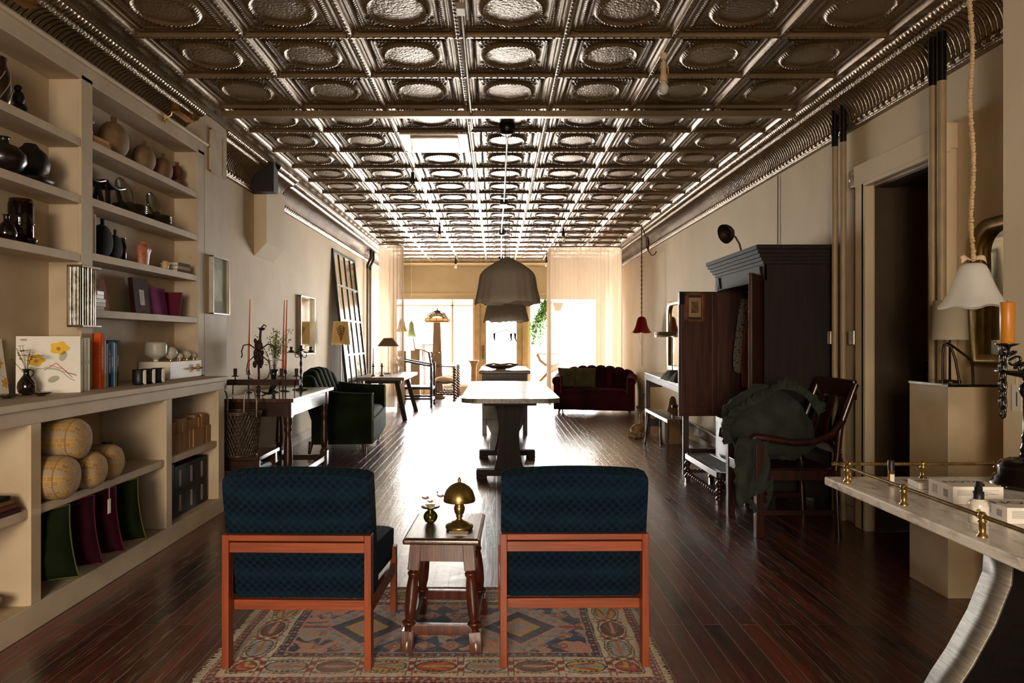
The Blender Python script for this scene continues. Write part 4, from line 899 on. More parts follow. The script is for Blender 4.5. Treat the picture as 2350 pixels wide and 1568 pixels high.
NTH = ['first', 'second', 'third', 'fourth', 'fifth', 'sixth', 'seventh', 'eighth', 'ninth', 'tenth', 'eleventh', 'twelfth', 'thirteenth', 'fourteenth']
for row in range(2):
    y = 4.345; kn = 0
    while y < 4.99:
        w = kb.choice([.052, .06, .07, .045]); h = kb.choice([.10, .125, .115]); hh = .12 if row == 0 else kb.choice([.07, .09, .075])
        if row == 0 or y > 4.42:
            t = MB().box((-.06, -w/2+.001, 0), (.0, w/2-.001, hh if row else .12)).build('kraft_box', KR, None, bevel=.001, loc=(-2.035-.012*kb.random(), y+w/2, zs if row == 0 else zs+.1205)); tag(t, 'small brown kraft box in the %s row, %s from the left on the cabinet shelf' % (('lower', 'upper')[row], NTH[kn]), 'box', 'kraft boxes, %s row on the right cabinet shelf' % ('lower', 'upper')[row])
            kn += 1
        y += w
t = MB().box((-.06, -.04, 0), (0, .04, .115)).build('kraft_box', KR, None, bevel=.001, loc=(-2.075, 4.385, zs+.1205)); tag(t, 'taller brown kraft box standing at the left of the upper row', 'box')
GB = mt('charcoal_card', '#2B2A2B', rough=.7, var=.06); LBL = mt('pale_label', '#A79B94', rough=.8)
for c in range(4):
    for r_ in range(3):
        y = 4.335+c*.168; h = .113 if c < 1 else .16
        if c >= 1 and r_ == 2: continue
        z = .1145+r_*(h+.002); t = T('shoe_box', '', 'box', (-2.05, y+.083, z)); t['label'] = 'charcoal box with pale label, %s column, %s from the cabinet floor' % (('leftmost', 'second', 'third', 'rightmost')[c], ('first', 'second', 'third')[r_])
        MB().box((-.25, -.081, 0), (0, .081, h)).build('carton', GB, t, bevel=.002); MB().box((0, -.03 if c < 1 else -.018, .025), (.0008, .02 if c < 1 else .012, h-.03)).build('label', LBL, t)
bstack(-2.07, 2.985, zs, [(.16, .22, .02, '#3A2A26', 'dark book at the bottom of the stack in the leftmost cubby'), (.15, .19, .02, '#6A3A2E', 'red brown book second in the leftmost cubby stack'), (.14, .16, .018, '#7A5A40', 'brown book third in the leftmost cubby stack'), (.13, .13, .016, '#1E1E20', 'black book on top of the leftmost cubby stack')]) if False else bstack(-2.08, 2.87, zs, [(.16, .20, .02, '#3A2A26', 'dark book at the bottom of the stack in the leftmost cubby'), (.15, .18, .02, '#6A3A2E', 'red brown book second in the leftmost cubby stack'), (.14, .15, .018, '#7A5A40', 'brown book third in the leftmost cubby stack'), (.13, .12, .016, '#1E1E20', 'black book on top of the leftmost cubby stack')])
bw = T('wooden_bowl', 'turned brown wooden bowl on the floor of the leftmost cubby', 'bowl', (-2.12, 2.83, .1105)); MB().lathe([(.05, 0), (.055, .008), (.10, .05), (.118, .075), (.110, .078), (.09, .05), (.0001, .02)], 34).build('bowl', wood('bowl_wood', '#4A2C1C', '#6E4630', rough=.4, axis='x'), bw)
# framed picture on the column
def frame(loc, rz, w, h, th, fm, mat_col, art, lb, fw=.012, gl=True):
    t = T('framed_picture', lb, 'picture', loc, rz); b = MB()
    for (a0, a1, c0, c1) in ((-w/2, w/2, h/2-fw, h/2), (-w/2, w/2, -h/2, -h/2+fw), (-w/2, -w/2+fw, -h/2, h/2), (w/2-fw, w/2, -h/2, h/2)): b.box((0, a0, c0), (th, a1, c1))
    b.build('frame', fm, t, bevel=.001); MB().box((.002, -w/2+fw, -h/2+fw), (.010, w/2-fw, h/2-fw)).build('mount', mat_col, t)
    if art: art(t)
    if gl: MB().box((th-.006, -w/2+fw, -h/2+fw), (th-.004, w/2-fw, h/2-fw)).build('glass', glass('picture_glass', '#FFFFFF', .25, .01), t)
    return t
def ar(t): MB().box((.010, -.10, -.12), (.011, .07, .13)).build('artwork', mt('pale_green_print', '#A9B49A', rough=.7, col2='#C9CDB4', scale=5), t)
frame((-2.2, 5.58, 1.673), 0, .335, .45, .034, mt('pale_frame', '#B9AF9C', rough=.35), mt('mount_pale', '#AFB8A4', rough=.8), ar, 'pale green picture in a thin frame on the boxed column', .010, False)
# ================================================================ LEFT SIDE BEYOND THE SHELVES
def BAR(p, q, w, d=None, up=(0, 0, 1)): return MB().bar(p, q, w, d, up)
# ---- refectory console table with candelabra
t = T('console_table', 'dark oak console table with turned legs against the left wall beyond the shelves', 'table', (-1.905, 6.32, 0)); hh = .78
MB().box((-.285, -.70, hh-.03), (.29, .70, hh)).build('table_top', wood('worn_top', '#3A2820', '#5E4434', rough=.16, axis='y', coat=.7), t, bevel=.004)
TL = [(.034, 0), (.034, .02), (.022, .05), (.030, .09), (.036, .2), (.034, .4), (.026, .62), (.022, .72), (.034, .78), (.024, .84), (.034, .9), (.034, 1)]
for sx in (-1, 1):
    for sy in (-1, 1):
        b = MB(); x, y = sx*.22, sy*.60; b.box((x-.035, y-.035, .03), (x+.035, y+.035, .17)); b.box((x-.035, y-.035, .62), (x+.035, y+.035, .75)); turned(TL, (x, y, .17), (x, y, .62), 16, b); b.lathe([(.02, 0), (.028, .015), (.02, .03)], 14, c=(x, y, 0)); b.build('leg', DARKW, t, bevel=.003)
for s in (-1, 1):
    BAR((s*.22, -.57, .10), (s*.22, .57, .10), .04, .05).build('stretcher', DARKY, t, bevel=.003); BAR((s*.235, -.57, .69), (s*.235, .57, .69), .022, .12).build('apron', DARKY, t, bevel=.002)
    BAR((-.19, s*.60, .10), (.19, s*.60, .10), .04, .05).build('stretcher', DARKX, t, bevel=.003); BAR((-.19, s*.62, .69), (.19, s*.62, .69), .022, .12).build('apron', DARKX, t, bevel=.002)
# ---- low stool with basket
t = T('low_stool', 'low dark wooden stool with turned legs under the wicker basket', 'stool', (-1.99, 5.615, 0)); MB().box((-.195, -.245, .33), (.195, .24, .36)).build('seat', DARKX, t, bevel=.004)
for sx in (-1, 1):
    for sy in (-1, 1):
        b = MB(); x, y = sx*.16, sy*.20; b.lathe([(.018, .0), (.022, .03), (.014, .05), (.020, .08), (.013, .105), (.021, .135), (.013, .165), (.020, .19), (.014, .215), (.02, .24)], 12, c=(x, y, 0)); b.box((x-.02, y-.02, .24), (x+.02, y+.02, .33)); b.build('leg', DARKW, t, bevel=.002)
for s in (-1, 1): BAR((-.15, s*.21, .285), (.15, s*.21, .285), .018, .075).build('apron', DARKX, t)
t = T('wicker_basket', 'dark open-weave wicker basket with two tall metal handles on the low stool', 'basket', (-1.985, 5.44, .361)); WK = mt('dark_wicker', '#2A1E14', rough=.4, col2='#54422E', scale=40, coat=.3)
b = MB(); n = 40
def bp(a, z): r = .135+.035*z/.33; sq = .9; return Vector((r*cos(a), r*sin(a)*sq, z))
for k in range(n):
    for s in (-1, 1): b.tube([bp(2*pi*k/n+s*j*.085, .33*j/10)*1 for j in range(11)], .0042, 4, cap=False)
for z in [.03*j for j in range(12)]: b.tube([bp(2*pi*k/30, z) for k in range(30)], .0022, 4, closed=True)
b.build('woven_side', WK, t); b = MB()
for z in (.0+.006, .325, .337): b.tube([bp(2*pi*k/30, z) for k in range(30)], .007, 6, closed=True)
b.build('rim', WK, t); MB().lathe([(.0001, .002), (.13, .002), (.13, .006), (.0001, .006)], 26, M=Matrix.Diagonal((1, .9, 1, 1))).build('base', WK, t)
for s in (-1, 1): MB().tube([(s*.11-.035, -.095, .30), (s*.11-.045, -.05*0-.06, .44), (s*.11-.035, -.055, .49), (s*.11, -.05, .51), (s*.11+.035, -.055, .49), (s*.11+.05, -.06, .42), (s*.11+.06, -.09, .30)], .007, 8).build('handle', mt('worn_steel', '#8A8078', metal=.9, rough=.3), t)
# ---- candelabra and flowers on the console table
zc = .781
t = T('candelabrum', 'tall rusty wrought-iron candelabrum with leaf ornaments and orange candles on the console table', 'candelabrum', (-2.06, 6.12, zc)); RUST = mt('rusty_iron', '#2A1714', rough=.55, metal=.4, col2='#43261E', scale=30, bump=.4, bscale=120)
b = MB(); b.tube([(0, 0, .06), (.004, 0, .16), (.0, 0, .30), (.01, 0, .42), (.02, 0, .55)], .010, 8).lathe([(.012, 0), (.022, .02), (.012, .045), (.02, .06), (.01, .07)], 14); b.box((-.36, -.012, .075), (.36, .012, .125)).build('stem', RUST, t)
for s in (-1, 1):
    MB().tube([(s*.01, 0, .38), (s*.08, 0, .43), (s*.13, 0, .42), (s*.145, 0, .37), (s*.14, 0, .33), (s*.15, 0, .315)], .006, 7).build('scroll_arm', RUST, t)
    MB().tube([(s*.02, 0, .34), (s*.09, 0, .28), (s*.105, 0, .2), (s*.08, 0, .14), (s*.02, 0, .11)], .005, 7).build('scroll_arm', RUST, t)
    for k, x in enumerate((.20, .33)):
        q = MB(); q.tube([(s*x, .0, .12), (s*x, -.05, .10), (s*x, -.06, .0)], .005, 6).lathe([(.028, 0), (.034, .006), (.014, .010), (.014, .012), (.016, .05), (.016, .07)], 14, c=(s*x, -.0, .15)); q.tube([(s*x, 0, .11), (s*x, 0, .16)], .006, 6); q.build('candle_cup', RUST, t)
b = MB(); rn = random.Random(2)
for k in range(26): a = rn.uniform(0, 6.28); z = rn.uniform(.24, .46); r = rn.uniform(.0, .04); b.sph((r*cos(a), r*sin(a), z), rn.uniform(.012, .022), (1, .7, 1.7), 8)
b.build('leaf_cluster', RUST, t); b = MB(); b.sph((.03, 0, .56), .018, (1.6, 1.2, .6), 10)
petals(b, (.03, 0, .565), .05, 6, .2); b.tube([(.01, 0, .50), (.02, 0, .57), (.05, 0, .60), (.07, 0, .585)], .006, 6); b.build('iron_flower', RUST, t)
OC = mt('orange_wax', '#B4581A', rough=.5, col2='#C96F28')
for i, (x, y, l) in enumerate(((-2.20, 6.28, 'orange taper candle left of the iron flower'), (-1.95, 6.46, 'left one of the close pair of orange tapers'), (-1.915, 6.42, 'right one of the close pair of orange tapers'))):
    c = T('taper_candle', l+', in a holder', 'candle', (x, y, zc), 0, 'orange tapers on the console table')
    MB().lathe([(.036, 0), (.038, .004), (.007, .01), (.007, .16), (.03, .165), (.012, .17), (.012, .20)], 14).build('holder', PEWTER, c)
    MB().tube([(0, 0, .17), (.004, 0, .4), (.014, 0, .83)], [.0115, .011, .004], 10).build('candle', OC, c)
t = T('candelabrum', 'pewter candelabrum with twisted stem and three empty cups on the console table corner', 'candelabrum', (-1.83, 6.62, zc)); b = MB(); b.lathe([(.08, 0), (.082, .005), (.05, .012), (.02, .02), (.014, .04)], 6); b.build('base', PEWTER, t)
b = MB()
for s in (0, pi): b.tube([(.006*cos(s+j*.7), .006*sin(s+j*.7), .03+j*.0155) for j in range(22)], .007, 6)
b.build('stem', PEWTER, t)
MB().tube([(-.13, 0, .345), (-.12, 0, .352), (-.06, 0, .35), (0, 0, .365), (.06, 0, .35), (.12, 0, .352), (.13, 0, .345)], .005, 7).tube([(.035+.02*cos(a), 0, .325+.022*sin(a)) for a in [2*pi*k/14 for k in range(14)]], .004, 6, closed=True).tube([(-.035+.02*cos(a), 0, .325+.022*sin(a)) for a in [2*pi*k/14 for k in range(14)]], .004, 6, closed=True).build('arm', PEWTER, t)
for x in (-.09, 0, .09): MB().lathe([(.004, -.01), (.03, 0), (.032, .004), (.012, .008), (.013, .012), (.014, .042), (.011, .042), (.010, .02)], 16, c=(x, 0, .362 if x else .375)).build('candle_cup', PEWTER, t)
t = T('flower_vase', 'dark footed glass vase of green sprigs and orange blossoms on the console table', 'vase', (-1.985, 6.30, zc)); MB().lathe([(.045, 0), (.046, .004), (.012, .014), (.010, .03), (.03, .06), (.02, .09), (.026, .15), (.04, .205), (.037, .205), (.022, .15), (.012, .1)], 24, cap=False).build('body', mt('dark_green_glass', '#121A12', rough=.05, coat=1), t)
g = MB(); lv = MB(); bl = MB(); wb = MB(); rn = random.Random(8)
for k in range(17):
    a = rn.uniform(0, 6.28); rr_ = rn.uniform(.03, .16); l = rn.uniform(.22, .40); e = Vector((cos(a)*rr_, sin(a)*rr_, .18+l)); m_ = Vector((e.x*.35, e.y*.35, .18+l*.5)); g.tube([(0, 0, .16), m_, e], .0016, 5)
    for q in range(22):
        u = .3+.7*q/22; p = m_.lerp(e, (u-.3)/.7)+Vector((rn.uniform(-.02, .02), rn.uniform(-.02, .02), rn.uniform(-.01, .01))); dd_ = Vector((rn.uniform(-1, 1), rn.uniform(-1, 1), rn.uniform(-.3, 1))).normalized()*.020; s_ = dd_.orthogonal().normalized()*.008
        lv.add([p, p+dd_*.5+s_, p+dd_, p+dd_*.5-s_], [(0, 1, 2, 3)], True)
for k in range(11): a = rn.uniform(0, 6.28); rr_ = rn.uniform(.02, .08); petals(bl, (cos(a)*rr_, sin(a)*rr_, rn.uniform(.21, .29)), rn.uniform(.018, .026), 7, .4); 
g.build('stems', mt('stem_green', ''), t); lv.build('leaves', mt('sprig_green', '#77824A', rough=.6, col2='#A9AE72', scale=20), t); bl.build('blossoms', mt('petal_orange', '#A65A34', rough=.7, col2='#C98858', scale=20), t)
t = T('iron_leaf_spray', 'small black iron leaf ornament lying at the front of the console table', 'ornament', (-1.865, 5.80, zc+.006)); b = MB(); rn = random.Random(4)
for k in range(9): a = rn.uniform(0, 6.28); p = Vector((cos(a)*.035, sin(a)*.03, rn.uniform(.01, .06))); b.add([Vector((0, 0, .01)), p+Vector((-.012, 0, 0)), p*1.9, p+Vector((.012, 0, .008))], [(0, 1, 2, 3)])
b.tube([(-.06, 0, .0), (0, 0, .03), (.05, .01, .0)], .005, 6); b.build('leaves', IRON, t, solid=.002)

# ---- second frame: tall mirror on the left wall
frame((XL+.001, 8.86, 1.43), 0, .66, .72, .045, mt('black_silver_frame', '#8E8574', rough=.3, metal=.4), mt('mirror_glass', '#D8D4C8', metal=1, rough=.04, var=.01), None, 'narrow-looking mirror in a thin frame hanging on the left wall above the console table', .012, False)['category'] = 'mirror'
bpy.data.objects['framed_picture.001'].name = 'wall_mirror'

# ---- leaning multi-pane window sash
t = T('old_window_sash', 'tall old black multi-pane window sash leaning against the left wall', 'window sash', (-2.10, 11.1, .0)); t.rotation_euler = (0, R(-6.2), 0)
SB = mt('black_sash', '#1C1915', rough=.5, col2='#2C2720', bump=.2); b = MB(); w, h = .80, 2.60
for y in (-w, w-.05): b.box((-.04, y, .0), (0, y+.05, h))
for z in (0, h-.05): b.box((-.04, -w, z), (0, w, z+.05))
b.build('frame', SB, t, bevel=.002); b = MB()
for y in (-.40, 0, .40): b.box((-.035, y-.0125, .05), (-.005, y+.0125, h-.05))
b.build('muntins', SB, t)
for z in (.52, 1.03, 1.55, 2.07): MB().box((-.037, -w+.05, z-.016), (-.003, w-.05, z+.016)).build('rail', mt('worn_sash', '#8A7C66', rough=.5, col2='#3A3228', scale=14), t)
MB().box((-.022, -w+.05, .05), (-.018, w-.05, h-.05)).build('panes', mt('old_glass', '#A8A290', metal=.85, rough=.12, col2='#C4BEAC', scale=3, bump=.1, bscale=3), t)

# ---- channel-back sofas
def sofa(name, label, loc, rz, L_, D_, H_, m, mp, nch, seat_h=.42, arm_h=.66, legs=None, lz=.13):
    """front faces local -y; origin on the floor below the middle"""
    t = T(name, label, 'sofa', loc, rz); aw = .13
    # base
    b = MB(); b.grid(lambda u, v: ((u-.5)*(L_-.04), -D_/2+.03-.015*sin(pi*u), lz+(seat_h-.06-lz)*v), 20, 4); b.build('front_panel', m, t, solid=.03)
    MB().box((-L_/2+.03, -D_/2+.04, lz), (L_/2-.03, D_/2-.20, lz+.16)).build('base', m, t, bevel=.02, seg=3)
    b = MB(); n = 10
    def seat(u, v):
        x = (u-.5)*(L_-2*aw+.02); a = v*2*pi; y = (D_-.22)/2*abs(cos(a))**.35*(1 if cos(a) > 0 else -1); z = .085*abs(sin(a))**.5*(1 if sin(a) > 0 else -1)
        k = 1-.25*abs(2*u-1)**12; return (x, y-.075, seat_h-.085+z*k+.014*(1-(2*u-1)**2)*(sin(a) > 0))
    b.grid(seat, 30, 40, closed_v=True); b.add([seat(0, k/40) for k in range(40)], [tuple(reversed(range(40)))]); b.add([seat(1, k/40) for k in range(40)], [tuple(range(40))]); b.build('seat', m, t)
    # channelled back, arched
    b = MB()
    def top(u): return seat_h+(H_-seat_h)*(1-.26*abs(2*u-1)**2.6)
    def back(u, v):
        lob = abs(sin(pi*u*nch))**.55; x = (u-.5)*L_*(.90+.10*v) ; tp = top(u)-.035*(1-lob)
        # v 0 front bottom -> .7 front top -> 1 back bottom
        if v < .6: k = v/.6; y = D_/2-.30+.16*k-.075*lob*(1-.35*k); z = seat_h-.06+(tp-.05-(seat_h-.06))*k
        elif v < .8: k = (v-.6)/.2; a = pi*k; y = (D_/2-.14-.075*lob*.65)+(.055+.03*lob)*(1-cos(a)); z = tp-.05+.05*sin(a)
        else: k = (v-.8)/.2; y0 = (D_/2-.14-.075*lob*.65)+(.055+.03*lob)*2; y = y0-.20*k; z = tp-.05-(tp-.05-.16)*k
        curve = -.05*abs(2*u-1)**3
        return (x, y+curve, z)
    b.grid(back, nch*12, 26); b.add([back(0, k/26) for k in range(27)], [tuple(reversed(range(27)))]); b.add([back(1, k/26) for k in range(27)], [tuple(range(27))]); b.build('backrest', m, t)
    for s in (-1, 1):
        b = MB(); x = s*(L_/2-aw/2)
        prof = [(-aw/2, lz), (-aw/2, arm_h-.10), (-aw/2-.02*0, arm_h-.04), (-aw*.32, arm_h), (aw*.2, arm_h), (aw/2+.02, arm_h-.03), (aw/2+.03, arm_h-.09), (aw/2, arm_h-.14), (aw/2, lz)]
        if s < 0: prof = [(-p, q) for p, q in prof][::-1]
        vs_ = []; ns = 12; np_ = len(prof)
        for j in range(ns+1):
            k = j/ns; y = -D_/2+.02+(D_-.22)*k; rise = .05*k*k; sc_ = .90+.10*min(1, j/2)
            vs_ += [(x+p*sc_, y, q+rise*(q > .3)) for p, q in prof]
        b.add(vs_, [(j*np_+i, j*np_+i+1, (j+1)*np_+i+1, (j+1)*np_+i) for j in range(ns) for i in range(np_-1)], True); b.add(vs_[:np_], [tuple(reversed(range(np_)))]); b.add(vs_[-np_:], [tuple(range(np_))])
        arm = b.build('arm', m, t, bevel=.012, seg=3)
        MB().tube([vs_[i] for i in range(np_)], .006, 6).build('piping', mp, arm)
    for sx in (-1, 1):
        for sy in (-1, 1):
            MB().tube([(sx*(L_/2-.10), sy*(D_/2-.12)-.06*(sy > 0), lz+.02), (sx*(L_/2-.08), sy*(D_/2-.10)-.06*(sy > 0), 0)], [.028, .014], 10).build('leg', legs, t)
    return t
GV = mt('green_velvet', '#0A0F08', rough=.9, col2='#1C2610', scale=2.5, sheen=.5, spec=.12); GVP = mt('green_piping', '#5A6428', rough=.6, sheen=1)
LEGW = wood('sofa_leg_wood', '#3E2216', '#5A3420', axis='z')
sofa('green_sofa', 'dark green velvet channel-back loveseat facing the room from the left wall', (-1.80, 8.38, 0), R(94), 1.66, .86, .93, GV, GVP, 6, .44, .67, LEGW)
BV = mt('burgundy_sofa_velvet', '#1C090E', rough=.9, col2='#40131D', scale=2.5, sheen=.8, spec=.12); BVP = mt('burgundy_sofa_piping', '#8A3440', rough=.6, sheen=1)
sofa('burgundy_sofa', 'dark burgundy velvet channel-back sofa in front of the sheer curtain on the right', (1.72, 12.30, 0), R(-12), 1.36, .80, .80, BV, BVP, 8, .40, .62, LEGW, .06)
CHO = mt('olive_cushion', '#3E3620', rough=.9, col2='#4E4628')
for i, (x, y, r_, l) in enumerate(((1.27, 12.30, 30, 'olive brown cushion at the left end of the burgundy sofa'), (1.53, 12.22, 5, 'olive brown cushion second from the left on the burgundy sofa'))): pillow('sofa_cushion', l, (x, y, .42), (R(-18), 0, R(-14+r_*.5)), .38, .36, .13, CHO, seed=i+7)
t = MB().box((-.004, -.2, 0), (.004, .2, .40)).build('drawing_board', CREAM, None, loc=(-2.02, 7.82, .47), rot=(R(40), R(-14), 0)) if False else None

# ---- trestle table with lamp and candlesticks
t = T('trestle_table', 'rough plank table on splayed trestle legs in front of the left curtain', 'table', (-1.76, 11.6, 0)); TP = wood('rough_plank', '#4A4036', '#7A6C5A', rough=.35, axis='y', bump=.4, coat=.1)
b = MB()
for k in range(3): b.box((-.36+k*.243, -.9+.01*(k % 2), .63), (-.36+k*.243+.240, .9, .68-.002*(k % 2)))
b.build('table_top', TP, t, bevel=.004)
for sx in (-1, 1):
    for y in (-.66, .66): BAR((sx*.20, y*.9, .64), (sx*.36, y*1.12, 0), .055, .055).build('leg', mt('grey_leg_wood', '#2A2520', rough=.5, scale=10), t, bevel=.004)
for y in (-.60, .60): BAR((-.28, y, .60), (.28, y, .60), .06, .06).build('bearer', mt('grey_leg_wood', ''), t)
def candlestick(x, y, z, lb, candle):
    c = T('candlestick', lb, 'candlestick', (x, y, z)); pr = [(.036, 0), (.038, .01), (.016, .018)]
    for k in range(4): pr += [(.010, .03+k*.025), (.019, .042+k*.025), (.010, .053+k*.025)]
    pr += [(.012, .14), (.028, .15), (.028, .156), (.013, .16), (.014, .20)]; MB().lathe(pr, 8 if candle else 16).build('stem', BLACKW, c)
    if candle: MB().tube([(0, 0, .19), (0, 0, .44)], [.008, .006], 8).build('candle', mt('brown_wax', '#5A3A30', rough=.5), c)
candlestick(-1.92, 11.02, .6805, 'black turned candlestick holding a thin brown candle on the trestle table', True); candlestick(-1.80, 11.12, .6805, 'empty black turned candlestick next to the one with a candle', False)
t = T('table_lamp', 'table lamp with pinkish cone shade and thin stem on the trestle table', 'lamp', (-1.81, 11.85, .6805)); MB().lathe([(.07, 0), (.072, .006), (.01, .012), (.005, .02), (.005, .50)], 20).build('stem', PEWTER, t); MB().lathe([(.185, .46), (.075, .60), (.072, .60), (.182, .46)], 32, cap=False).build('lamp_shade', shade_mat('pink_paper', '#A9826A', .35), t)
# floor lamp with printed shade
t = T('floor_lamp', 'floor lamp with cream shade printed with a brown branching plant behind the green sofa', 'lamp', (-2.14, 9.72, 0)); MB().lathe([(.13, 0), (.13, .012), (.02, .022), (.009, .04), (.009, 1.2)], 24).build('pole', mt('grey_steel', '#7A746A', metal=.8, rough=.35), t)
SHD = shade_mat('cream_shade', '#E2C88E', .45); sh = MB().lathe([(.128, 1.185), (.098, 1.50)], 40, wave=lambda i, a, r, z: (r*(1+.03*cos(6*a)), z+(.012*cos(12*a) if i == 0 else 0)), cap=False).build('lamp_shade', SHD, t)
g = MB(); rn = random.Random(3)
def spt(a, z): r = .1305-(z-1.185)*.095+.002; return Vector((r*1.02*sin(a), -r*1.02*cos(a), z))
for k in range(13):
    a0 = (k-6)*.028; pts = [spt(.25+a0*.3+(k-6)*.075*(j/6)**1.2+.03*sin(j+k), 1.235+j*.035*(1-abs(k-6)*.03)) for j in range(7)]; g.tube(pts, .0018, 4, cap=False)
    for p in pts[3:]: g.sph(p, .006, (1.2, .3, .8), 6)
g.build('plant_print', mt('print_brown', '#7A4428'), sh)

# ---- wall pipes and curtain
CP = mt('painted_pipe', '#8E7A5C', rough=.45); BP = mt('sooty_pipe', '#2A221A', rough=.5)
for i, x in enumerate((0, .085)):
    t = T('wall_pipe', 'painted pipe on the left wall beside the curtain, %s of the pair' % ('nearer', 'farther')[i], 'pipe', (XL+.05, 12.9+x*3.2, 0)); MB().tube([(0, 0, .0), (0, 0, 2.55)], .024, 10).build('riser', CP, t); MB().tube([(0, 0, 2.55), (0, 0, 2.62), (.06, .0, 2.74), (.06, 0, 2.93)], .025, 10).build('top_bend', BP, t)
def sheer():
    m = bpy.data.materials.new('sheer_curtain'); m.use_nodes = True; N = m.node_tree.nodes; L = m.node_tree.links; b = N['Principled BSDF']; out = N['Material Output']
    b.inputs['Base Color'].default_value = lin('#D2BFA8'); b.inputs['Roughness'].default_value = .9
    tl = N.new('ShaderNodeBsdfTranslucent'); tl.inputs[0].default_value = lin('#B8A48C'); tr = N.new('ShaderNodeBsdfTransparent')
    n = N.new('ShaderNodeTexNoise'); n.inputs['Scale'].default_value = 300; tc = N.new('ShaderNodeTexCoord'); L.new(tc.outputs['Object'], n.inputs[0])
    m1 = N.new('ShaderNodeMixShader'); m1.inputs[0].default_value = .55; L.new(b.outputs[0], m1.inputs[1]); L.new(tl.outputs[0], m1.inputs[2])
    m2 = N.new('ShaderNodeMixShader'); m2.inputs[0].default_value = .14; L.new(m1.outputs[0], m2.inputs[1]); L.new(tr.outputs[0], m2.inputs[2]); L.new(m2.outputs[0], out.inputs[0]); return m
SHR = sheer()
def curtain(label, path, z0, z1, amp=.035, waves=9.0, seed=0):
    t = T('sheer_curtain', label, 'curtain', (path[0][0], path[0][1], 0)); P = [Vector((x, y, 0)) for x, y in path]; ls = [0]
    for a, b_ in zip(P, P[1:]): ls.append(ls[-1]+(b_-a).length)
    def pt(s):
        for i in range(len(P)-1):
            if s <= ls[i+1]+1e-9: k = (s-ls[i])/(ls[i+1]-ls[i]); d = (P[i+1]-P[i]).normalized(); return P[i].lerp(P[i+1], k), Vector((-d.y, d.x, 0))
        return P[-1], Vector((-d.y, d.x, 0))
    def fn(u, v):
        s = u*ls[-1]; p, n = pt(s); ph = s*2*pi*waves+1.6*noise.noise(Vector((s*2.2, seed, 0))); a = amp*(.45+.75*v)*(.7+.5*noise.noise(Vector((s*3+seed, v*1.2, 1))))
        return (p.x-P[0].x+n.x*a*sin(ph), p.y-P[0].y+n.y*a*sin(ph), z1+(z0-z1)*v)
    MB().grid(fn, int(ls[-1]*waves*12), 14).build('fabric', SHR, t)
    MB().tube([(p.x-P[0].x, p.y-P[0].y, z1+.006) for p in P], .012, 8).build('rail', mt('curtain_rail', '#8A6A50', rough=.5), t)
def arc(cx, cy, r, a0, a1, n=8): return [(cx+r*cos(R(a0+(a1-a0)*k/n)), cy+r*sin(R(a0+(a1-a0)*k/n))) for k in range(n+1)]
curtain('bunched sheer curtain at the left of the shop window', [(-2.10, 12.62), (-1.95, 12.58)]+arc(-1.92, 12.80, .22, -90, 0, 6)+[(-1.70, 12.95)], .05, 2.945, .03, 14, 1)
curtain('wide sheer curtain hanging behind the burgundy sofa on the right', [(1.04, 14.4), (.99, 13.2), (.985, 12.95)]+[(1.0, 12.93), (1.5, 12.86), (2.05, 12.9)]+arc(2.08, 13.13, .24, -90, 0, 6)+[(2.34, 13.6), (2.36, 14.3)], .05, 2.945, .024, 14, 4)

# ---- dark turned armchair and barley-twist chairs
t = T('reclining_armchair', 'dark wooden armchair with sloping arms and turned posts behind the trestle table', 'chair', (-1.48, 13.36, 0), R(0))
for y in (-.33, .33):
    b = MB(); b.lathe([(.022, 0), (.03, .03), (.016, .05), (.024, .07), (.024, .16), (.018, .2), (.026, .24), (.026, .44), (.018, .48), (.024, .52), (.024, .74), (.014, .76), (.028, .79), (.014, .82)], 12, c=(.28, y, 0)); b.build('front_post', BLACKW, t)
    BAR((-.30, y, 0), (-.36, y, .82), .045, .045).build('rear_post', BLACKW, t); BAR((.30, y, .76), (-.44, y, .90), .07, .035).build('arm', BLACKW, t, bevel=.006)
    BAR((.28, y, .16), (-.31, y, .16), .03, .04).build('stretcher', BLACKW, t)
BAR((.28, -.33, .34), (.28, .33, .34), .03, .05).build('seat_rail', BLACKW, t); BAR((.28, -.33, .14), (.28, .33, .14), .03, .05).build('stretcher', BLACKW, t)
MB().box((-.30, -.30, .33), (.27, .30, .38)).build('seat', BLACKW, t, bevel=.01); 
for z in (.55, .72, .90): BAR((-.36-.0*z, -.33, z), (-.36, .33, z), .03, .07).build('back_slat', BLACKW, t)
def twist(mb, p, q, r, turns, n=26, amp=.35):
    p = Vector(p); q = Vector(q); mb.tube([p.lerp(q, k/n) for k in range(n+1)], [r*(1+amp*sin(2*pi*turns*k/n)) for k in range(n+1)], 10); return mb
BRW = wood('chair_brown', '#3A2618', '#5A3E28', axis='z'); LIN = mt('linen_seat', '#BFA684', rough=.9)
t = T('twist_armchair', 'nearer barley-twist armchair with pale linen seat by the shop window', 'chair', (-1.07, 14.68, 0), R(0), 'barley-twist armchairs by the shop window')
for sx in (-1, 1):
    for sy in (-1, 1):
        b = MB(); x, y = sx*.21, sy*.24
        if sx > 0: twist(b, (x, y, 0), (x, y, .70), .026, 12, 90)
        else: b.bar((x, y, 0), (x, y, .42), .04); b.bar((x, y, .42), (x-.10, y, 1.0), .04, .04, up=(0, 1, 0))
        b.build('leg', BRW, t)
for sy in (-1, 1): BAR((-.26, sy*.24, .71), (.24, sy*.24, .70), .05, .028).build('arm', BRW, t, bevel=.005); b = MB(); twist(b, (-.19, sy*.24, .14), (.19, sy*.24, .14), .018, 6, 50); b.build('stretcher', BRW, t)
MB().box((-.21, -.24, .36), (.21, .24, .40)).build('seat_frame', BRW, t); MB().sph((0, 0, .41), .25, (.9, 1.02, .34), 24).build('seat', LIN, t)
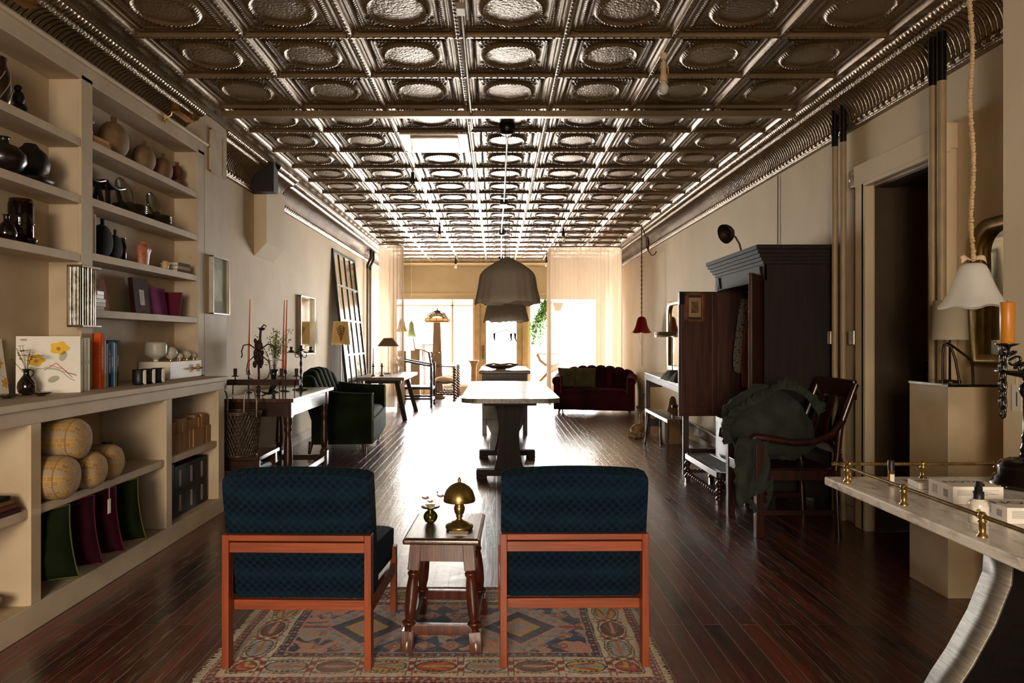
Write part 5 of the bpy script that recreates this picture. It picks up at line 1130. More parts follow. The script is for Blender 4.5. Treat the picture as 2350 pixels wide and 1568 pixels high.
BAR((-.30, -.24, .93), (-.30, .24, .93), .10, .03, up=(1, 0, 0)).build('back_rail', BRW, t); BAR((-.26, -.24, .66), (-.26, .24, .66), .06, .03, up=(1, 0, 0)).build('back_rail', BRW, t)
dup(t, (-1.05, 15.66, 0), 0, 'farther barley-twist armchair with pale linen seat, right against the shop window')

# ---- window display
PL_ = mt('plinth_beige', '#8E7A5C', rough=.6, col2='#A08B6A')
for i, (x, y, h, w, l) in enumerate(((-1.86, 13.95, 1.03, .17, 'beige plinth nearer the left curtain'), (-1.70, 14.9, 1.03, .19, 'beige plinth to the right of the first, under the lounge chair'))):
    p = T('plinth', l, 'plinth', (x, y, 0)); MB().box((-w/2, -w/2, .03), (w/2, w/2, h)).build('body', PL_, p, bevel=.004); MB().box((-w/2+.01, -w/2+.01, 0), (w/2-.01, w/2-.01, .03)).build('foot', PL_, p)
t = T('lounge_chair', 'small cane-backed wooden lounge chair raised in the shop window', 'chair', (-1.62, 14.9, 1.031)); WL_ = wood('pale_chair_wood', '#8A6A48', '#A98A62', axis='x')
BAR((-.08, 0, .0), (-.12, 0, .24), .02, .20, up=(0, 1, 0)).build('back', mt('cane', '#A98860', rough=.8, scale=60), t); MB().tube([(-.09, -.08, .02), (.05, -.08, .01), (.18, -.08, -.05), (.30, -.08, -.06), (.42, -.08, -.055)], .011, 8).build('arm', WL_, t); MB().tube([(-.09, .08, .02), (.05, .08, .01), (.18, .08, -.05), (.30, .08, -.06), (.42, .08, -.055)], .011, 8).build('arm', WL_, t)
for x in (.30,): MB().tube([(x, -.08, -.06), (x-.03, -.08, -.20)], .011, 8).tube([(x, .08, -.06), (x-.03, .08, -.20)], .011, 8).build('leg', WL_, t)
MB().box((-.08, -.085, .0), (.30, .085, .012)).build('seat', mt('cane', ''), t)
t = T('side_table', 'small wooden table with curved legs in the shop window behind the lamp pedestal', 'table', (-1.50, 15.95, 0)); MB().box((-.16, -.16, 1.13), (.16, .16, 1.155)).build('table_top', WL_, t, bevel=.004)
for sx in (-1, 1):
    for sy in (-1, 1): MB().tube([(sx*.14, sy*.14, 1.13), (sx*.15, sy*.15, .9), (sx*.11, sy*.11, .5), (sx*.14, sy*.14, 0)], [.018, .016, .013, .012], 8).build('leg', WL_, t)
t = T('leaded_lamp', 'tall wooden pedestal lamp with domed openwork leaded shade in the shop window', 'lamp', (-1.265, 15.15, 0)); PB = wood('pedestal_brown', '#7A5A3C', '#9A7850', axis='z')
MB().box((-.17, -.17, 0), (.17, .17, .05)).prism([(-.13, .05), (.13, .05), (.075, 1.62), (-.075, 1.62)], -.07, .07, M=RX(pi/2)).build('pedestal', PB, t, bevel=.004); b = MB(); nr = 12
for k in range(nr): a = 2*pi*k/nr; b.tube([(.275*cos(a)*sin(q), .275*sin(a)*sin(q), 1.64+.22*cos(q)) for q in [R(8+j*11.7) for j in range(8)]], .006, 5)
for q, rr_ in ((R(90), .011), (R(74), .006), (R(42), .006), (R(12), .02)): b.tube([(.275*sin(q)*cos(a), .275*sin(q)*sin(a), 1.64+.22*cos(q)) for a in [2*pi*k/28 for k in range(28)]], rr_, 6, closed=True)
b.lathe([(.02, 0), (.03, .02), (.01, .03), (.015, .06), (.0001, .08)], 12, c=(0, 0, 1.86)); b.build('shade_leading', mt('lead_brown', '#5A4632', metal=.4, rough=.5), t)
MB().lathe([(.272, 1.62), (.272, 1.70), (.262, 1.70)], 28, cap=False).build('glass_band', shade_mat('amber_panel', '#A8794A', .5), t); MB().lathe([(.26*sin(q), 1.64+.20*cos(q)) for q in [R(8+j*9) for j in range(8)]], 28, cap=False).build('glass_dome', glass('shade_panel', '#F0E0C0', alpha=.35), t)
t = T('pedestal_column', 'beige plaster column with flared cap beside the shop door', 'column', (-.49, 15.35, 0)); MB().box((-.10, -.10, 0), (.10, .10, .06)).lathe([(.075, .06), (.066, .1), (.062, .66), (.075, .72), (.11, .78), (.115, .80)], 28).build('shaft', mt('plaster_column', '#B39468', rough=.7), t)
t = T('scroll_stool', 'curved pale wooden scroll stool in the right shop window', 'stool', (1.14, 15.6, .175 if False else 0)); SW = wood('blond_wood', '#B98F5E', '#D0AA78', axis='x')
for y in (-.14, .14): MB().tube([(-.24, y, .93), (-.18, y, .80), (-.06, y, .70), (.12, y, .66), (.22, y, .72)], .028, 10).tube([(-.20, y, .06), (-.18, y, .35), (-.02, y, .52), (.2, y, .62)], .034, 10).build('scroll', SW, t)
MB().tube([(.02, -.2, .66), (.02, .2, .66)], .07, 16).build('roll', SW, t); MB().box((-.26, -.2, .93), (.26, .2, .95)).build('seat', SW, t, bevel=.004); MB().box((-.3, -.2, 0), (.28, .2, .06)).build('base', SW, t, bevel=.01)
# hanging plant
t = T('hanging_plant', 'trailing leafy green branch in the right shop window', 'plant', (1.12, 15.35, 0)); g = MB(); lv = MB(); rn = random.Random(6)
for k in range(11):
    p0 = Vector((.03+.05*rn.random(), rn.uniform(-.1, .1), 2.05)); e = Vector((rn.uniform(-.42, .05), rn.uniform(-.2, .15), rn.uniform(1.1, 2.0))); mid = p0.lerp(e, .5)+Vector((-.05, 0, .10)); pts = [p0, p0.lerp(mid, .5)+Vector((0, 0, .03)), mid, mid.lerp(e, .5)+Vector((-.02, 0, .02)), e]; g.tube(pts, .004, 5)
    for q in range(120):
        i_ = rn.randrange(1, 4); p = pts[i_].lerp(pts[i_+1], rn.random())+Vector((rn.gauss(0, .035), rn.gauss(0, .035), rn.gauss(-.02, .035))); d_ = Vector((rn.uniform(-1, 1), rn.uniform(-1, 1), rn.uniform(-1.2, .3))).normalized()*rn.uniform(.04, .065); s_ = d_.orthogonal().normalized()*.016
        lv.add([p, p+d_*.45+s_, p+d_, p+d_*.45-s_], [(0, 1, 2, 3)], True)
g.tube([(.05, 0, 2.05), (.14, 0, 2.10), (.22, 0, 2.0)], .012, 6); g.build('stems', mt('twig_brown', '#5A4A30'), t); lv.build('leaves', shade_mat('leaf_green', '#5E8A2A', .30), t); MB().lathe([(.06, 0), (.11, .16), (.105, .17), (.09, .14), (.0001, .13)], 24, c=(.22, 0, 1.88)).build('pot', mt('terracotta', ''), t); MB().tube([(.12, 0, 2.04), (.22, 0, 2.5), (.22, 0, 2.96)], .003, 5).tube([(.32, 0, 2.04), (.22, 0, 2.5)], .003, 5).build('hanger', CORD, t)
# ================================================================ MIDDLE OF THE ROOM
t = T('refectory_table', 'long trestle table with rounded top and shaped end boards in the middle of the room', 'table', (.115, 6.83, 0))
TT = wood('pale_worn_table', '#454032', '#6E6858', rough=.3, axis='y', coat=.25, bump=.03); TD = wood('trestle_dark', '#17110D', '#241B14', rough=.75, axis='z', coat=0)
hw, hl, r_ = .40, 1.205, .13; pl = []
for cx, cy, a0 in ((hw-r_, hl-r_, 0), (-hw+r_, hl-r_, 90), (-hw+r_, -hl+r_, 180), (hw-r_, -hl+r_, 270)):
    for k in range(9): a = R(a0+k*11.25); pl.append((cx+r_*cos(a), cy+r_*sin(a)))
MB().prism(pl, .742, .78).build('table_top', TT, t, bevel=.008, seg=3); MB().box((-.22, -1.0, .705), (.22, 1.0, .742)).build('under_frame', TD, t, bevel=.004)
for y in (-.46, .66):
    b = MB(); prof = [(-.27, .705), (-.27, .68), (-.165, .66)] ; out = [(.27, .742), (.27, .715), (.25, .70), (.165, .695)]
    for k in range(11): z = .69-(.69-.08)*k/10; out.append((.09+.045*((2*k/10-1)**2), z))
    poly = out+[(-x, z) for x, z in reversed(out)]; b.prism(poly, y-.03, y+.03, M=RX(pi/2) @ RZ(0) @ Matrix.Diagonal((1, 1, -1, 1))); b.build('end_board', TD, t, bevel=.003)
    MB().box((-.295, y-.05, .03), (.295, y+.05, .085)).box((-.295, y-.05, 0), (-.20, y+.05, .03)).box((.20, y-.05, 0), (.295, y+.05, .03)).build('foot', TD, t, bevel=.006)
MB().box((-.02, -.43, .26), (.02, .63, .36)).build('stretcher', TD, t, bevel=.003)
t = T('slatted_cabinet', 'tall dark narrow slatted cabinet table behind the long table', 'cabinet', (.112, 10.0, 0)); KD = wood('cabinet_dark', '#2E2318', '#46382A', rough=.45, axis='z')
MB().box((-.34, -.70, .80), (.34, .90, .845)).build('table_top', wood('cabinet_top', '#5A4A38', '#7A6850', rough=.35, axis='y'), t, bevel=.012)
for sx in (-1, 1):
    for y in (-.64, .82): b = MB(); b.box((sx*.27-.03, y-.03, 0), (sx*.27+.03, y+.03, .80)); b.build('leg', KD, t, bevel=.004)
MB().box((-.24, -.655, .695), (.24, -.625, .80)).build('apron', KD, t)
for k, x in enumerate((-.20, -.105, -.01, .085, .18)): MB().box((x-.022, -.65, .55), (x+.022, -.63, .695)).build('slat', KD, t)
MB().box((-.30, -.68, .20), (.30, .80, .555)).build('case', KD, t, bevel=.004); MB().prism([(-.18, 0), (.18, 0), (.24, .12), (.30, .20), (-.30, .20), (-.24, .12)], -.60, .70, M=RX(pi/2) @ Matrix.Diagonal((1, 1, -1, 1))).build('base', KD, t)
t = T('dough_bowl', 'long shallow carved wooden bowl on top of the slatted cabinet', 'bowl', (.06, 9.75, .8455)); MB().lathe([(.05, .0), (.10, .008), (.17, .04), (.19, .055), (.175, .055), (.10, .02), (.0001, .015)], 30, M=Matrix.Diagonal((1.25, .8, 1, 1))).build('bowl', wood('carved_bowl', '#4A2E1E', '#6A4830', axis='x'), t); MB().tube([(-.20, 0, .055), (-.1, 0, .075), (0, 0, .06), (.12, 0, .075), (.24, .0, .06)], .012, 8).build('handle', wood('carved_bowl', ''), t)
# ---- pleated fabric pendants
GR = shade_mat('grey_linen', '#A89A88', .42)
def linen(loc, ztop, zbot, r, label, zc):
    t = T('pendant_lamp', label, 'pendant lamp', (loc[0], loc[1], zbot)); h = ztop-zbot; rn = random.Random(int(loc[1]*10))
    def wv(i, a, rr, z):
        f = i/13.; return rr*(1+.022*f*sin(9*a+1)+.018*f*sin(23*a)+.006*noise.noise(Vector((a*3, i*.5, 0)))), z+(.010*sin(5*a+.7)+.006*sin(13*a))*max(0, f-.75)*4
    pr = [(.10, h), (.16, h*.985), (.30, h*.93), (.50, h*.85), (.68, h*.755), (.78, h*.69), (.835, h*.63), (.86, h*.56), (.875, h*.47), (.895, h*.37), (.92, h*.27), (.95, h*.17), (.975, h*.08), (1, 0)]
    sh = MB().lathe([(q*r, z) for q, z in pr], 90, wave=wv, cap=False).build('lamp_shade', GR, t)
    MB().tube([Vector(wv(13, a, r, 0) and (wv(13, a, r, 0)[0]*cos(a), wv(13, a, r, 0)[0]*sin(a), wv(13, a, r, 0)[1])) for a in [2*pi*k/90 for k in range(90)]], .003, 5, closed=True).build('hem', mt('hem_linen', '#9A8E7C', rough=.9), sh)
    MB().lathe([(.0001, h+.008), (.10*r, h+.006), (.105*r, h-.01)], 20).build('cap', GR, t)
    b = MB()
    for x in (-.012, .014): b.tube([(x*1.2, 0, h), (x, 0, zc-zbot)], .0022, 5)
    b.build('cord', CORD, t)
linen((.095, 6.1), 1.955, 1.565, .282, 'large pleated dark grey linen pendant over the long table', ZC-.04); linen((.105, 7.75), 1.79, 1.455, .245, 'smaller pleated grey linen pendant hanging behind the large one', ZC-.04)
t = T('hanging_hooks', 'tangled dark wire with small hooks hanging in front of the shop door', 'wire', (.165, 12.2, 0)); b = MB(); rn = random.Random(9)
for k in range(5): p = [(rn.uniform(-.06, .10), rn.uniform(-.04, .04), 1.25+rn.uniform(-.10, .06)) for _ in range(5)]; b.tube(p, .004, 5)
b.tube([(-.03, 0, 1.12), (-.04, 0, .98), (-.02, 0, .9), (-.04, 0, .86)], .003, 5); b.tube([(0, 0, 1.2), (.0, 0, ZC-.05)], .003, 5)
for x in (-.20, .09, .16): b.tube([(x, 0, 1.36), (x, 0, 1.28), (x+.02, 0, 1.22)], [.022, .014, .006], 8)
b.tube([(-.2, 0, 1.36), (0, 0, 1.42), (.16, 0, 1.36)], .006, 6); b.build('wire', IRON, t)
# ---- bulbs on the ceiling beams
for i, (x, y, lb, white) in enumerate(((.991, 4.19, 'bare white globe bulb in a long beige socket, nearest on the ceiling', True), (-.823, 6.95, 'clear bulb in a dark socket, left and nearer on the ceiling', False), (-.823, 10.25, 'clear bulb in a dark socket, left middle of the ceiling', False), (.991, 10.45, 'clear bulb in a dark socket, right middle of the ceiling', False), (-.823, 14.3, 'clear bulb in a dark socket, left far end of the ceiling', False), (.991, 14.0, 'clear bulb in a dark socket, right far end of the ceiling', False))):
    z = ZC-.032; t = T('bulb_socket', lb, 'bulb socket', (x, y, z)); m = mt('beige_socket', '#C2A27A', rough=.5) if white else mt('bronze_socket', '#3E3424', rough=.4, metal=.4)
    MB().box((-.014, -.014, -.035), (.014, .014, 0)).build('mount', mt('beige_socket', '#C2A27A', rough=.5), t); MB().lathe([(.006, -.05), (.006, -.035)], 8).lathe([(.014, -.05), (.017, -.055), (.017, -.12), (.019, -.125), (.023, -.13), (.023, -.165), (.018, -.168)], 18).tube([(.02, 0, -.07), (.028, 0, -.08), (.028, 0, -.12)], .003, 5).build('socket', m, t)
    MB().lathe([(.012, -.168), (.020, -.18), (.029, -.20), (.030, -.212), (.024, -.232), (.010, -.243), (.0001, -.245)], 24, cap=False).build('bulb', shade_mat('opal_glass', '') if white else glass('clear_bulb', '#FFF4E0', alpha=.06), t)
# ---- ceiling conduit
CD = mt('conduit_paint', '#8E7C60', rough=.4, metal=.3)
t = T('ceiling_conduit', 'slim painted conduit along the ceiling toward the camera with a pull chain end', 'conduit', (-.19, 4.0, ZC-.05)); MB().tube([(.012, -.42, .012), (0, 1.62, 0)], .009, 8).build('pipe', CD, t); MB().box((-.012, -.44, -.012), (.03, -.36, .02)).build('coupling', CD, t); MB().tube([(0, 1.62, 0), (.27, 1.64, 0)], .011, 8).build('cross_pipe', mt('dark_pipe', '#2A221A', rough=.4), t)
t = T('ceiling_box', 'black ceiling junction canopy with twisted copper wire at the conduit corner', 'junction box', (.085, 5.66, ZC-.03)); MB().lathe([(.060, .02), (.065, 0), (.055, -.045), (.04, -.055), (.0001, -.057)], 20).build('canopy', mt('canopy_black', '#1A1511', rough=.3, metal=.4), t); b = MB(); b.tube([(-.11+.045*0+.03*cos(k*.9)+k*.004, .03*sin(k*.9), -.035+.01*sin(k*2.1)) for k in range(22)], .0028, 5).tube([(-.02, 0, -.04), (0, -.03, -.09), (.03, -.02, -.085), (.05, 0, -.03)], .0028, 5); b.build('copper_wire', mt('copper_wire', '#8E5A3A', metal=.7, rough=.4), t)
t = T('ceiling_conduit', 'slim pale conduit running along the ceiling above the linen pendants', 'conduit', (.09, 5.72, ZC-.055)); MB().tube([(0, 0, 0), (.005, 2.5, 0), (-.01, 5, .003), (.01, 9.2, .0)], .010, 8).build('pipe', CD, t)
for y in (2.9, 5.4, 8.8): MB().box((-.045, y-.04, -.03), (.045, y+.04, .03)).build('box', mt('canopy_black', ''), t, bevel=.004)
# ---- small glass pendants
def tulip(loc, ztop, h, r, mat_, cordm, label, ruff=6, cr=.0022, amp=.09):
    t = T('pendant_lamp', label, 'pendant lamp', (loc[0], loc[1], ztop-h)); pr = [(.14, h), (.30, h*.97), (.42, h*.88), (.50, h*.72), (.56, h*.52), (.66, h*.32), (.80, h*.15), (.94, h*.04), (1, 0)]
    MB().lathe([(q*r, z) for q, z in pr], 72, wave=lambda i, a, rr, z: (rr*(1+amp*(i/8)**2*cos(ruff*a)), z-.03*h*(i/8)**3*cos(ruff*a+.5)), cap=False).build('glass_shade', mat_, t)
    MB().lathe([(.012, h-.01), (.016, h), (.010, h+.02), (.004, h+.03)], 12).build('cap', BRASS, t); return t
t = tulip((-1.83, 13.7), 1.645, .235, .115, shade_mat('amber_glass_shade', '#C89A4A', .35, .2), None, 'amber fluted glass bell pendant at the left shop window'); MB().tube([(0, 0, .24), (0, 0, ZC-1.41-.03)], .003, 5).build('cord', CORD, t)
t = tulip((-1.79, 14.9), 1.63, .32, .11, shade_mat('green_glass_shade', '#A3AE88', .25, .2), None, 'pale green fluted glass bell pendant right of the amber one'); MB().tube([(0, 0, .33), (0, 0, ZC-1.31-.03)], .004, 5).build('cord', CREAM, t)
t = tulip((2.20, 10.7), 1.60, .245, .148, shade_mat('ruby_glass', '#8E0E14', .55, .15), None, 'ruby red glass bell pendant on a twisted cord at the right'); b = MB()
for s in (0, pi): b.tube([(.006*cos(s+k*.8), .006*sin(s+k*.8), .25+k*.0175) for k in range(78)], .005, 5)
b.build('cord', CORD, t); b = MB(); b.tube([(.0, 0, 1.6), (.03, 0, 1.55), (.07, 0, 1.42), (.08, 0, 1.30), (.10, 0, 1.24), (.11, 0, 1.38), (.09, 0, 1.46), (.10, 0, 1.25), (.15, 0, 1.17), (.20, 0, 1.19), (.225, 0, 1.23)], .008, 6); b.build('swag_cord', mt('red_brown_cord', '#4A1E1A', rough=.8), t)
MB().tube([(0, 0, .08), (-.04, 0, -.02), (-.01, 0, -.16), (.02, 0, -.30)], .0025, 5).build('hanging_thread', CREAM, t)
# ================================================================ RIGHT SIDE
# ---- paired pipes and conduit
for i, (y, r) in enumerate(((5.02, .021), (4.90, .021), (3.82, .022), (3.745, .022))):
    t = T('wall_pipe', ('painted riser pipe between the armoire and the doorway, farther of the pair', 'painted riser pipe between the armoire and the doorway, nearer of the pair', 'painted riser pipe at the near side of the doorway, farther of the pair', 'painted riser pipe at the near side of the doorway, nearer of the pair')[i], 'pipe', (2.405 if i < 2 else 2.36, y, 0))
    MB().tube([(0, 0, 0), (0, 0, 2.62)], r, 14).build('riser', mt('riser_paint', '#A38C6C', rough=.45, bump=.1), t); MB().tube([(0, 0, 2.62), (0, 0, 2.88)], r*1.05, 14).build('black_top', mt('canopy_black', ''), t)
t = T('wall_conduit', 'thin painted electrical conduit with boxes beside the door casing', 'conduit', (2.44, 4.80, 0)); MB().tube([(0, 0, 2.30), (0, 0, 1.32), (0, 0, 1.30)], .010, 8).tube([(0, 0, 1.22), (0, -.015, 1.12), (0, 0, 1.05), (0, 0, 0)], .010, 8).build('pipe', mt('riser_paint', ''), t); MB().box((-.03, -.045, 2.28), (.018, .045, 2.40)).build('round_box', mt('riser_paint', ''), t, bevel=.01); MB().lathe([(.026, 0), (.022, .008), (.0001, .01)], 14, M=TR(-.03, 0, 2.34) @ RY(-pi/2)).build('cover', mt('riser_paint', ''), t)
for i, y in enumerate((4.80, 5.13)):
    t = T('wall_switch', ('ribbed chrome light switch plate beside the door casing', 'ribbed chrome switch plate at the back of the armoire')[i], 'switch', (2.425, y, 1.265)); b = MB()
    for k in range(4): b.tube([(-.012, -.03+k*.02, -.045), (-.012, -.03+k*.02, .045)], .009, 8)
    b.build('ribs', mt('chrome', '#C9C4BA', metal=1, rough=.15), t); MB().box((-.008, -.045, -.05), (.034, .045, .05)).build('plate', mt('chrome', ''), t, bevel=.003)
# ---- armoire with open doors
AX, AY0, AY1, AH = 1.95, 5.14, 6.28, 1.94
t = T('armoire', 'tall dark carved armoire with its two doors standing open against the right wall', 'wardrobe', (2.195, 5.71, 0)); o3 = (2.195, 5.71)
def ba(mb, a, b_): mb.box((a[0]-o3[0], a[1]-o3[1], a[2]), (b_[0]-o3[0], b_[1]-o3[1], b_[2])); return mb
AW_ = wood('armoire_dark', '#120C08', '#1E140D', rough=.75, axis='z', coat=0); AI = wood('armoire_brown', '#33190F', '#4E2A1A', rough=.45, axis='z', coat=.2)
ba(MB(), (AX, AY0, .10), (2.43, AY0+.03, 1.80)).build('side_panel', AW_, t, bevel=.002); ba(MB(), (AX, AY1-.03, .10), (2.43, AY1, 1.80)).build('side_panel', AI, t, bevel=.002)
ba(MB(), (2.41, AY0+.03, .10), (2.43, AY1-.03, 1.80)).build('back_panel', AI, t); b = ba(MB(), (AX, AY0+.03, .10), (2.41, AY1-.03, .14)); ba(b, (AX, AY0+.03, .54), (2.41, AY1-.03, .57)); b.build('shelf', AI, t)
b = ba(MB(), (AX, AY0+.03, .14), (AX+.02, AY1-.03, .54)); b.build('drawer_front', AI, t, bevel=.004)
for y in (AY0, AY1-.08): ba(MB(), (AX, y, 0), (AX+.08, y+.08, .10)).build('foot', AW_, t); ba(MB(), (2.35, y, 0), (2.43, y+.08, .10)).build('foot', AW_, t)
b = ba(MB(), (AX-.005, AY0, 1.68), (AX+.02, AY1, 1.80)); b.build('frieze', AW_, t, bevel=.003)
for y in (AY0+.06, AY1-.12): MB().prism([(-.035, 0), (0, .10), (.035, 0), (.018, 0), (0, .06), (-.018, 0)], 0, .012, M=TR(AX-.016-o3[0], y-o3[1], 1.69) @ Matrix(((0, 0, 1, 0), (1, 0, 0, 0), (0, 1, 0, 0), (0, 0, 0, 1)))).build('carved_bracket', AW_, t)
b = MB()
for dz, e in ((1.80, .010), (1.825, .028), (1.85, .045), (1.875, .062), (1.905, .075)): ba(b, (AX-e, AY0-e*.7, dz), (2.43, AY1+e*.7, dz+.032))
b.build('cornice', AW_, t, bevel=.006)
# doors: far door stands square across the view, near door points back toward the camera
fd = MB().box((-.345, -.012, .575), (0, .012, 1.675)).box((-.325, -.018, .60), (-.285, -.011, 1.65)).box((-.045, -.018, .60), (-.0, -.011, 1.65)).box((-.285, -.018, 1.58), (-.045, -.011, 1.65)).box((-.285, -.018, .60), (-.045, -.011, .66)).build('door', AI, t, bevel=.003); fd.location = (AX-o3[0], AY1-.02-o3[1], 0); fd.rotation_euler = (0, 0, R(4))
MB().box((-.344, -.026, 1.56), (-.30, .0, 1.665)).build('door_lock', IRON, fd)
nd = MB().box((-.297, -.012, .575), (0, .012, 1.72)).build('door', AI, t, bevel=.003); nd.location = (AX-o3[0]-.006, AY0+.05-o3[1], 0); nd.rotation_euler = (0, 0, R(55.6))
for z in (.8, 1.5): MB().tube([(-.01, 0, z-.03), (-.01, 0, z+.03)], .008, 8).build('hinge', IRON, nd)
def pr_(t): MB().box((.010, -.055, -.085), (.012, .055, .085)).build('picture_mat', mt('tan_mat', '#A07E58', rough=.8), t); MB().box((.012, -.032, -.05), (.013, .032, .05)).build('print', mt('brown_print', '#4A3020', rough=.7, col2='#7A5A40', scale=20), t)
p = frame((AX-.205, AY1-.056, 1.535), R(-86), .17, .26, .022, mt('bronze_frame', '#6E4426', rough=.35, metal=.4, col2='#8E5E38', scale=20), mt('dark_mount', '#2A1C14'), pr_, 'small bronze framed picture hanging on the open armoire door', .024, False)
def garment(label, x, y, w, z0, z1, m, rz, cat='garment', fl=5, sp=None):
    t = T('garment', label, cat, (x, y, 0), rz); b = MB()
    def fn(u, v):
        z = z1+(z0-z1)*v; ww = w*(.30+.70*min(1, v*1.3)**.8)*(1-.12*(v > .97)); a = 2*pi*u; r = .022*(1+.5*v)
        return (ww/2*cos(a)+.012*v*sin(fl*a), r*sin(a)+.012*v*cos(fl*a*1.3), z-.03*v*cos(a))
    b.grid(fn, 40, 18, closed_u=True); b.build('cloth', m, t)
    MB().tube([(0, 0, z1-.01), (0, 0, z1+.03), (.012, 0, z1+.045)], .003, 6).build('hanger_hook', IRON, t); return t
def dots():
    m = mt('dotted_cloth', '#6E675C', rough=.9, col2='#857D70', scale=3); N = m.node_tree.nodes; L = m.node_tree.links; v = N.new('ShaderNodeTexVoronoi'); v.inputs['Scale'].default_value = 38; tc = N.new('ShaderNodeTexCoord'); L.new(tc.outputs['Object'], v.inputs[0]); r = N.new('ShaderNodeValToRGB'); r.color_ramp.elements[0].position = .25; r.color_ramp.elements[1].position = .32; r.color_ramp.elements[0].color = lin('#2A1C1A'); r.color_ramp.elements[1].color = lin('#7A7367'); L.new(v.outputs[0], r.inputs[0]); L.new(r.outputs[0], N['Principled BSDF'].inputs[0]); return m
MB().tube([(2.16, AY0+.04, 1.66), (2.16, AY1-.04, 1.66)], .012, 8).build('hanging_rail', IRON, t, loc=(-o3[0], -o3[1], 0))
garment('grey dress with small dark flowers hanging inside the armoire', 2.12, 6.05, .19, .95, 1.60, dots(), R(5), 'dress')
garment('rust orange coat hanging inside the armoire', 2.09, 5.83, .16, .84, 1.58, mt('rust_cloth', '#6A3018', rough=.9, col2='#8A4424'), R(20), 'coat')
garment('tan patterned dress hanging behind the near armoire door', 2.05, 5.62, .14, .85, 1.56, mt('tan_pattern', '#6E5638', rough=.9, col2='#3A2A1E', scale=60), R(30), 'dress')
t = T('gooseneck_lamp', 'dark bronze gooseneck lamp with dish shade on top of the armoire', 'lamp', (2.12, 6.12, AH)); BZ = mt('dark_bronze', '#2E2418', metal=.7, rough=.35, col2='#46382A'); MB().lathe([(.06, 0), (.06, .01), (.02, .02), (.01, .03)], 20).build('base', BZ, t)
MB().tube([(0, 0, .02), (0, 0, .08), (-.015, 0, .14), (-.05, 0, .20), (-.10, 0, .23), (-.14, 0, .245)], .009, 8).build('gooseneck', BZ, t); MB().lathe([(.012, -.02), (.018, .0), (.03, .01), (.06, .028), (.078, .055), (.086, .085), (.082, .085), (.06, .04), (.0001, .02)], 30, M=TR(-.080, 0, .25) @ RY(R(-112)) @ RX(R(22))).build('lamp_shade', BZ, t)
# ---- workbench with rounded legs, bench, mirror, lamp
t = T('workbench', 'tall old wooden workbench with rounded posts standing beyond the armoire door', 'bench', (1.80, 6.80, 0), R(-4.2)); WB = wood('bench_brown', '#2A1C13', '#453022', rough=.3, axis='z', coat=.3); WBY = wood('bench_brown_long', '#3A2C1E', '#6A563E', rough=.25, axis='y', coat=.4)
MB().box((.0, .0, .775), (.52, 2.75, .81)).build('top', WBY, t, bevel=.004); MB().box((.0, .0, .72), (.03, 2.75, .775)).build('side_rail', WBY, t)
for y in (0.01, 2.60):
    for x in (.0, .46):
        b = MB(); b.box((x, y, 0), (x+.055, y+.12 if y > 1 else y+.05, .76)); b.build('post', WB, t, bevel=.01)
for y in (.02, 2.62): MB().box((.055, y, .10), (.46, y+.035, .20)).build('cross_rail', WB, t); MB().box((.055, y, .62), (.46, y+.035, .72)).build('cross_rail', WB, t)
MB().box((.47, .06, .10), (.50, 2.6, .22)).build('stretcher', WBY, t, bevel=.004); MB().box((.10, 1.2, .48), (.44, 1.24, .51)).build('drying_bar', IRON, t)
MB().tube([(-.01, 2.66, .52), (-.03, 2.66, .52), (-.03, 2.66, .47), (-.05, 2.66, .46)], .01, 8).build('latch', IRON, t)
t = T('narrow_bench', 'narrow plank bench on thin splayed legs alongside the workbench', 'bench', (1.80, 7.75, 0), R(-1)); MB().box((-.05, -.55, .40), (.14, .62, .435)).build('seat', WBY, t, bevel=.004)
for y in (-.45, .52):
    for x in (-.02, .11): MB().tube([(x, y, .405), (x+(-.03 if x < 0 else .03), y+(.10 if y > 0 else -.10), 0)], [.014, .011], 8).build('leg', WB, t)
t = T('floor_mirror', 'arched silver-framed mirror leaning on the right wall behind the workbench', 'mirror', (2.30, 8.55, .5), R(180)); t.location = (2.34, 8.55, .45); t.rotation_euler = (0, R(0), R(180)); FMR = mt('silver_gilt', '#9A8660', metal=.7, rough=.3, col2='#B4A078')
def archp(w, h, r=.14, n=8): return [(-w/2, 0)]+[(w/2, 0)]+[(w/2-r+r*cos(pi/2*k/n), h-r+r*sin(pi/2*k/n)) for k in range(n+1)]+[(-w/2+r-r*sin(pi/2*k/n), h-r+r*cos(pi/2*k/n)) for k in range(n+1)]
YZ = Matrix(((0, 0, 1, 0), (1, 0, 0, 0), (0, 1, 0, 0), (0, 0, 0, 1)))
def mirror_build(t, w, h, fw, th, M, fm, mm, r=.14):
    o = archp(w, h, r); i = [(x*(w-2*fw)/w, fw+(y)*(h-2*fw)/h) for x, y in o]; n = len(o); b = MB()
    for j, (s, z) in enumerate(((1, 0), (1, th), )): pass
    R3 = [(o, 0), (o, th*.6), ([(x*.975, y*.985+.008) for x, y in o], th), ([(a[0]*.4+b_[0]*.6, a[1]*.4+b_[1]*.6) for a, b_ in zip(o, i)], th*.7), (i, th*.85), (i, .004)]
    vs = [M @ Vector((x, y, z)) for pl_, z in R3 for x, y in pl_]; b.add(vs, [(k*n+q, k*n+(q+1) % n, (k+1)*n+(q+1) % n, (k+1)*n+q) for k in range(len(R3)-1) for q in range(n)], True); b.build('frame', fm, t)
    MB().prism(i, .0, .006, M=M).build('mirror_glass', mm, t)
MRG = mt('mirror_glass', ''); mirror_build(t, .92, .95, .06, .04, YZ, FMR, MRG); t.rotation_euler = (0, 0, R(180)); t.location = (2.43, 9.47, .83)
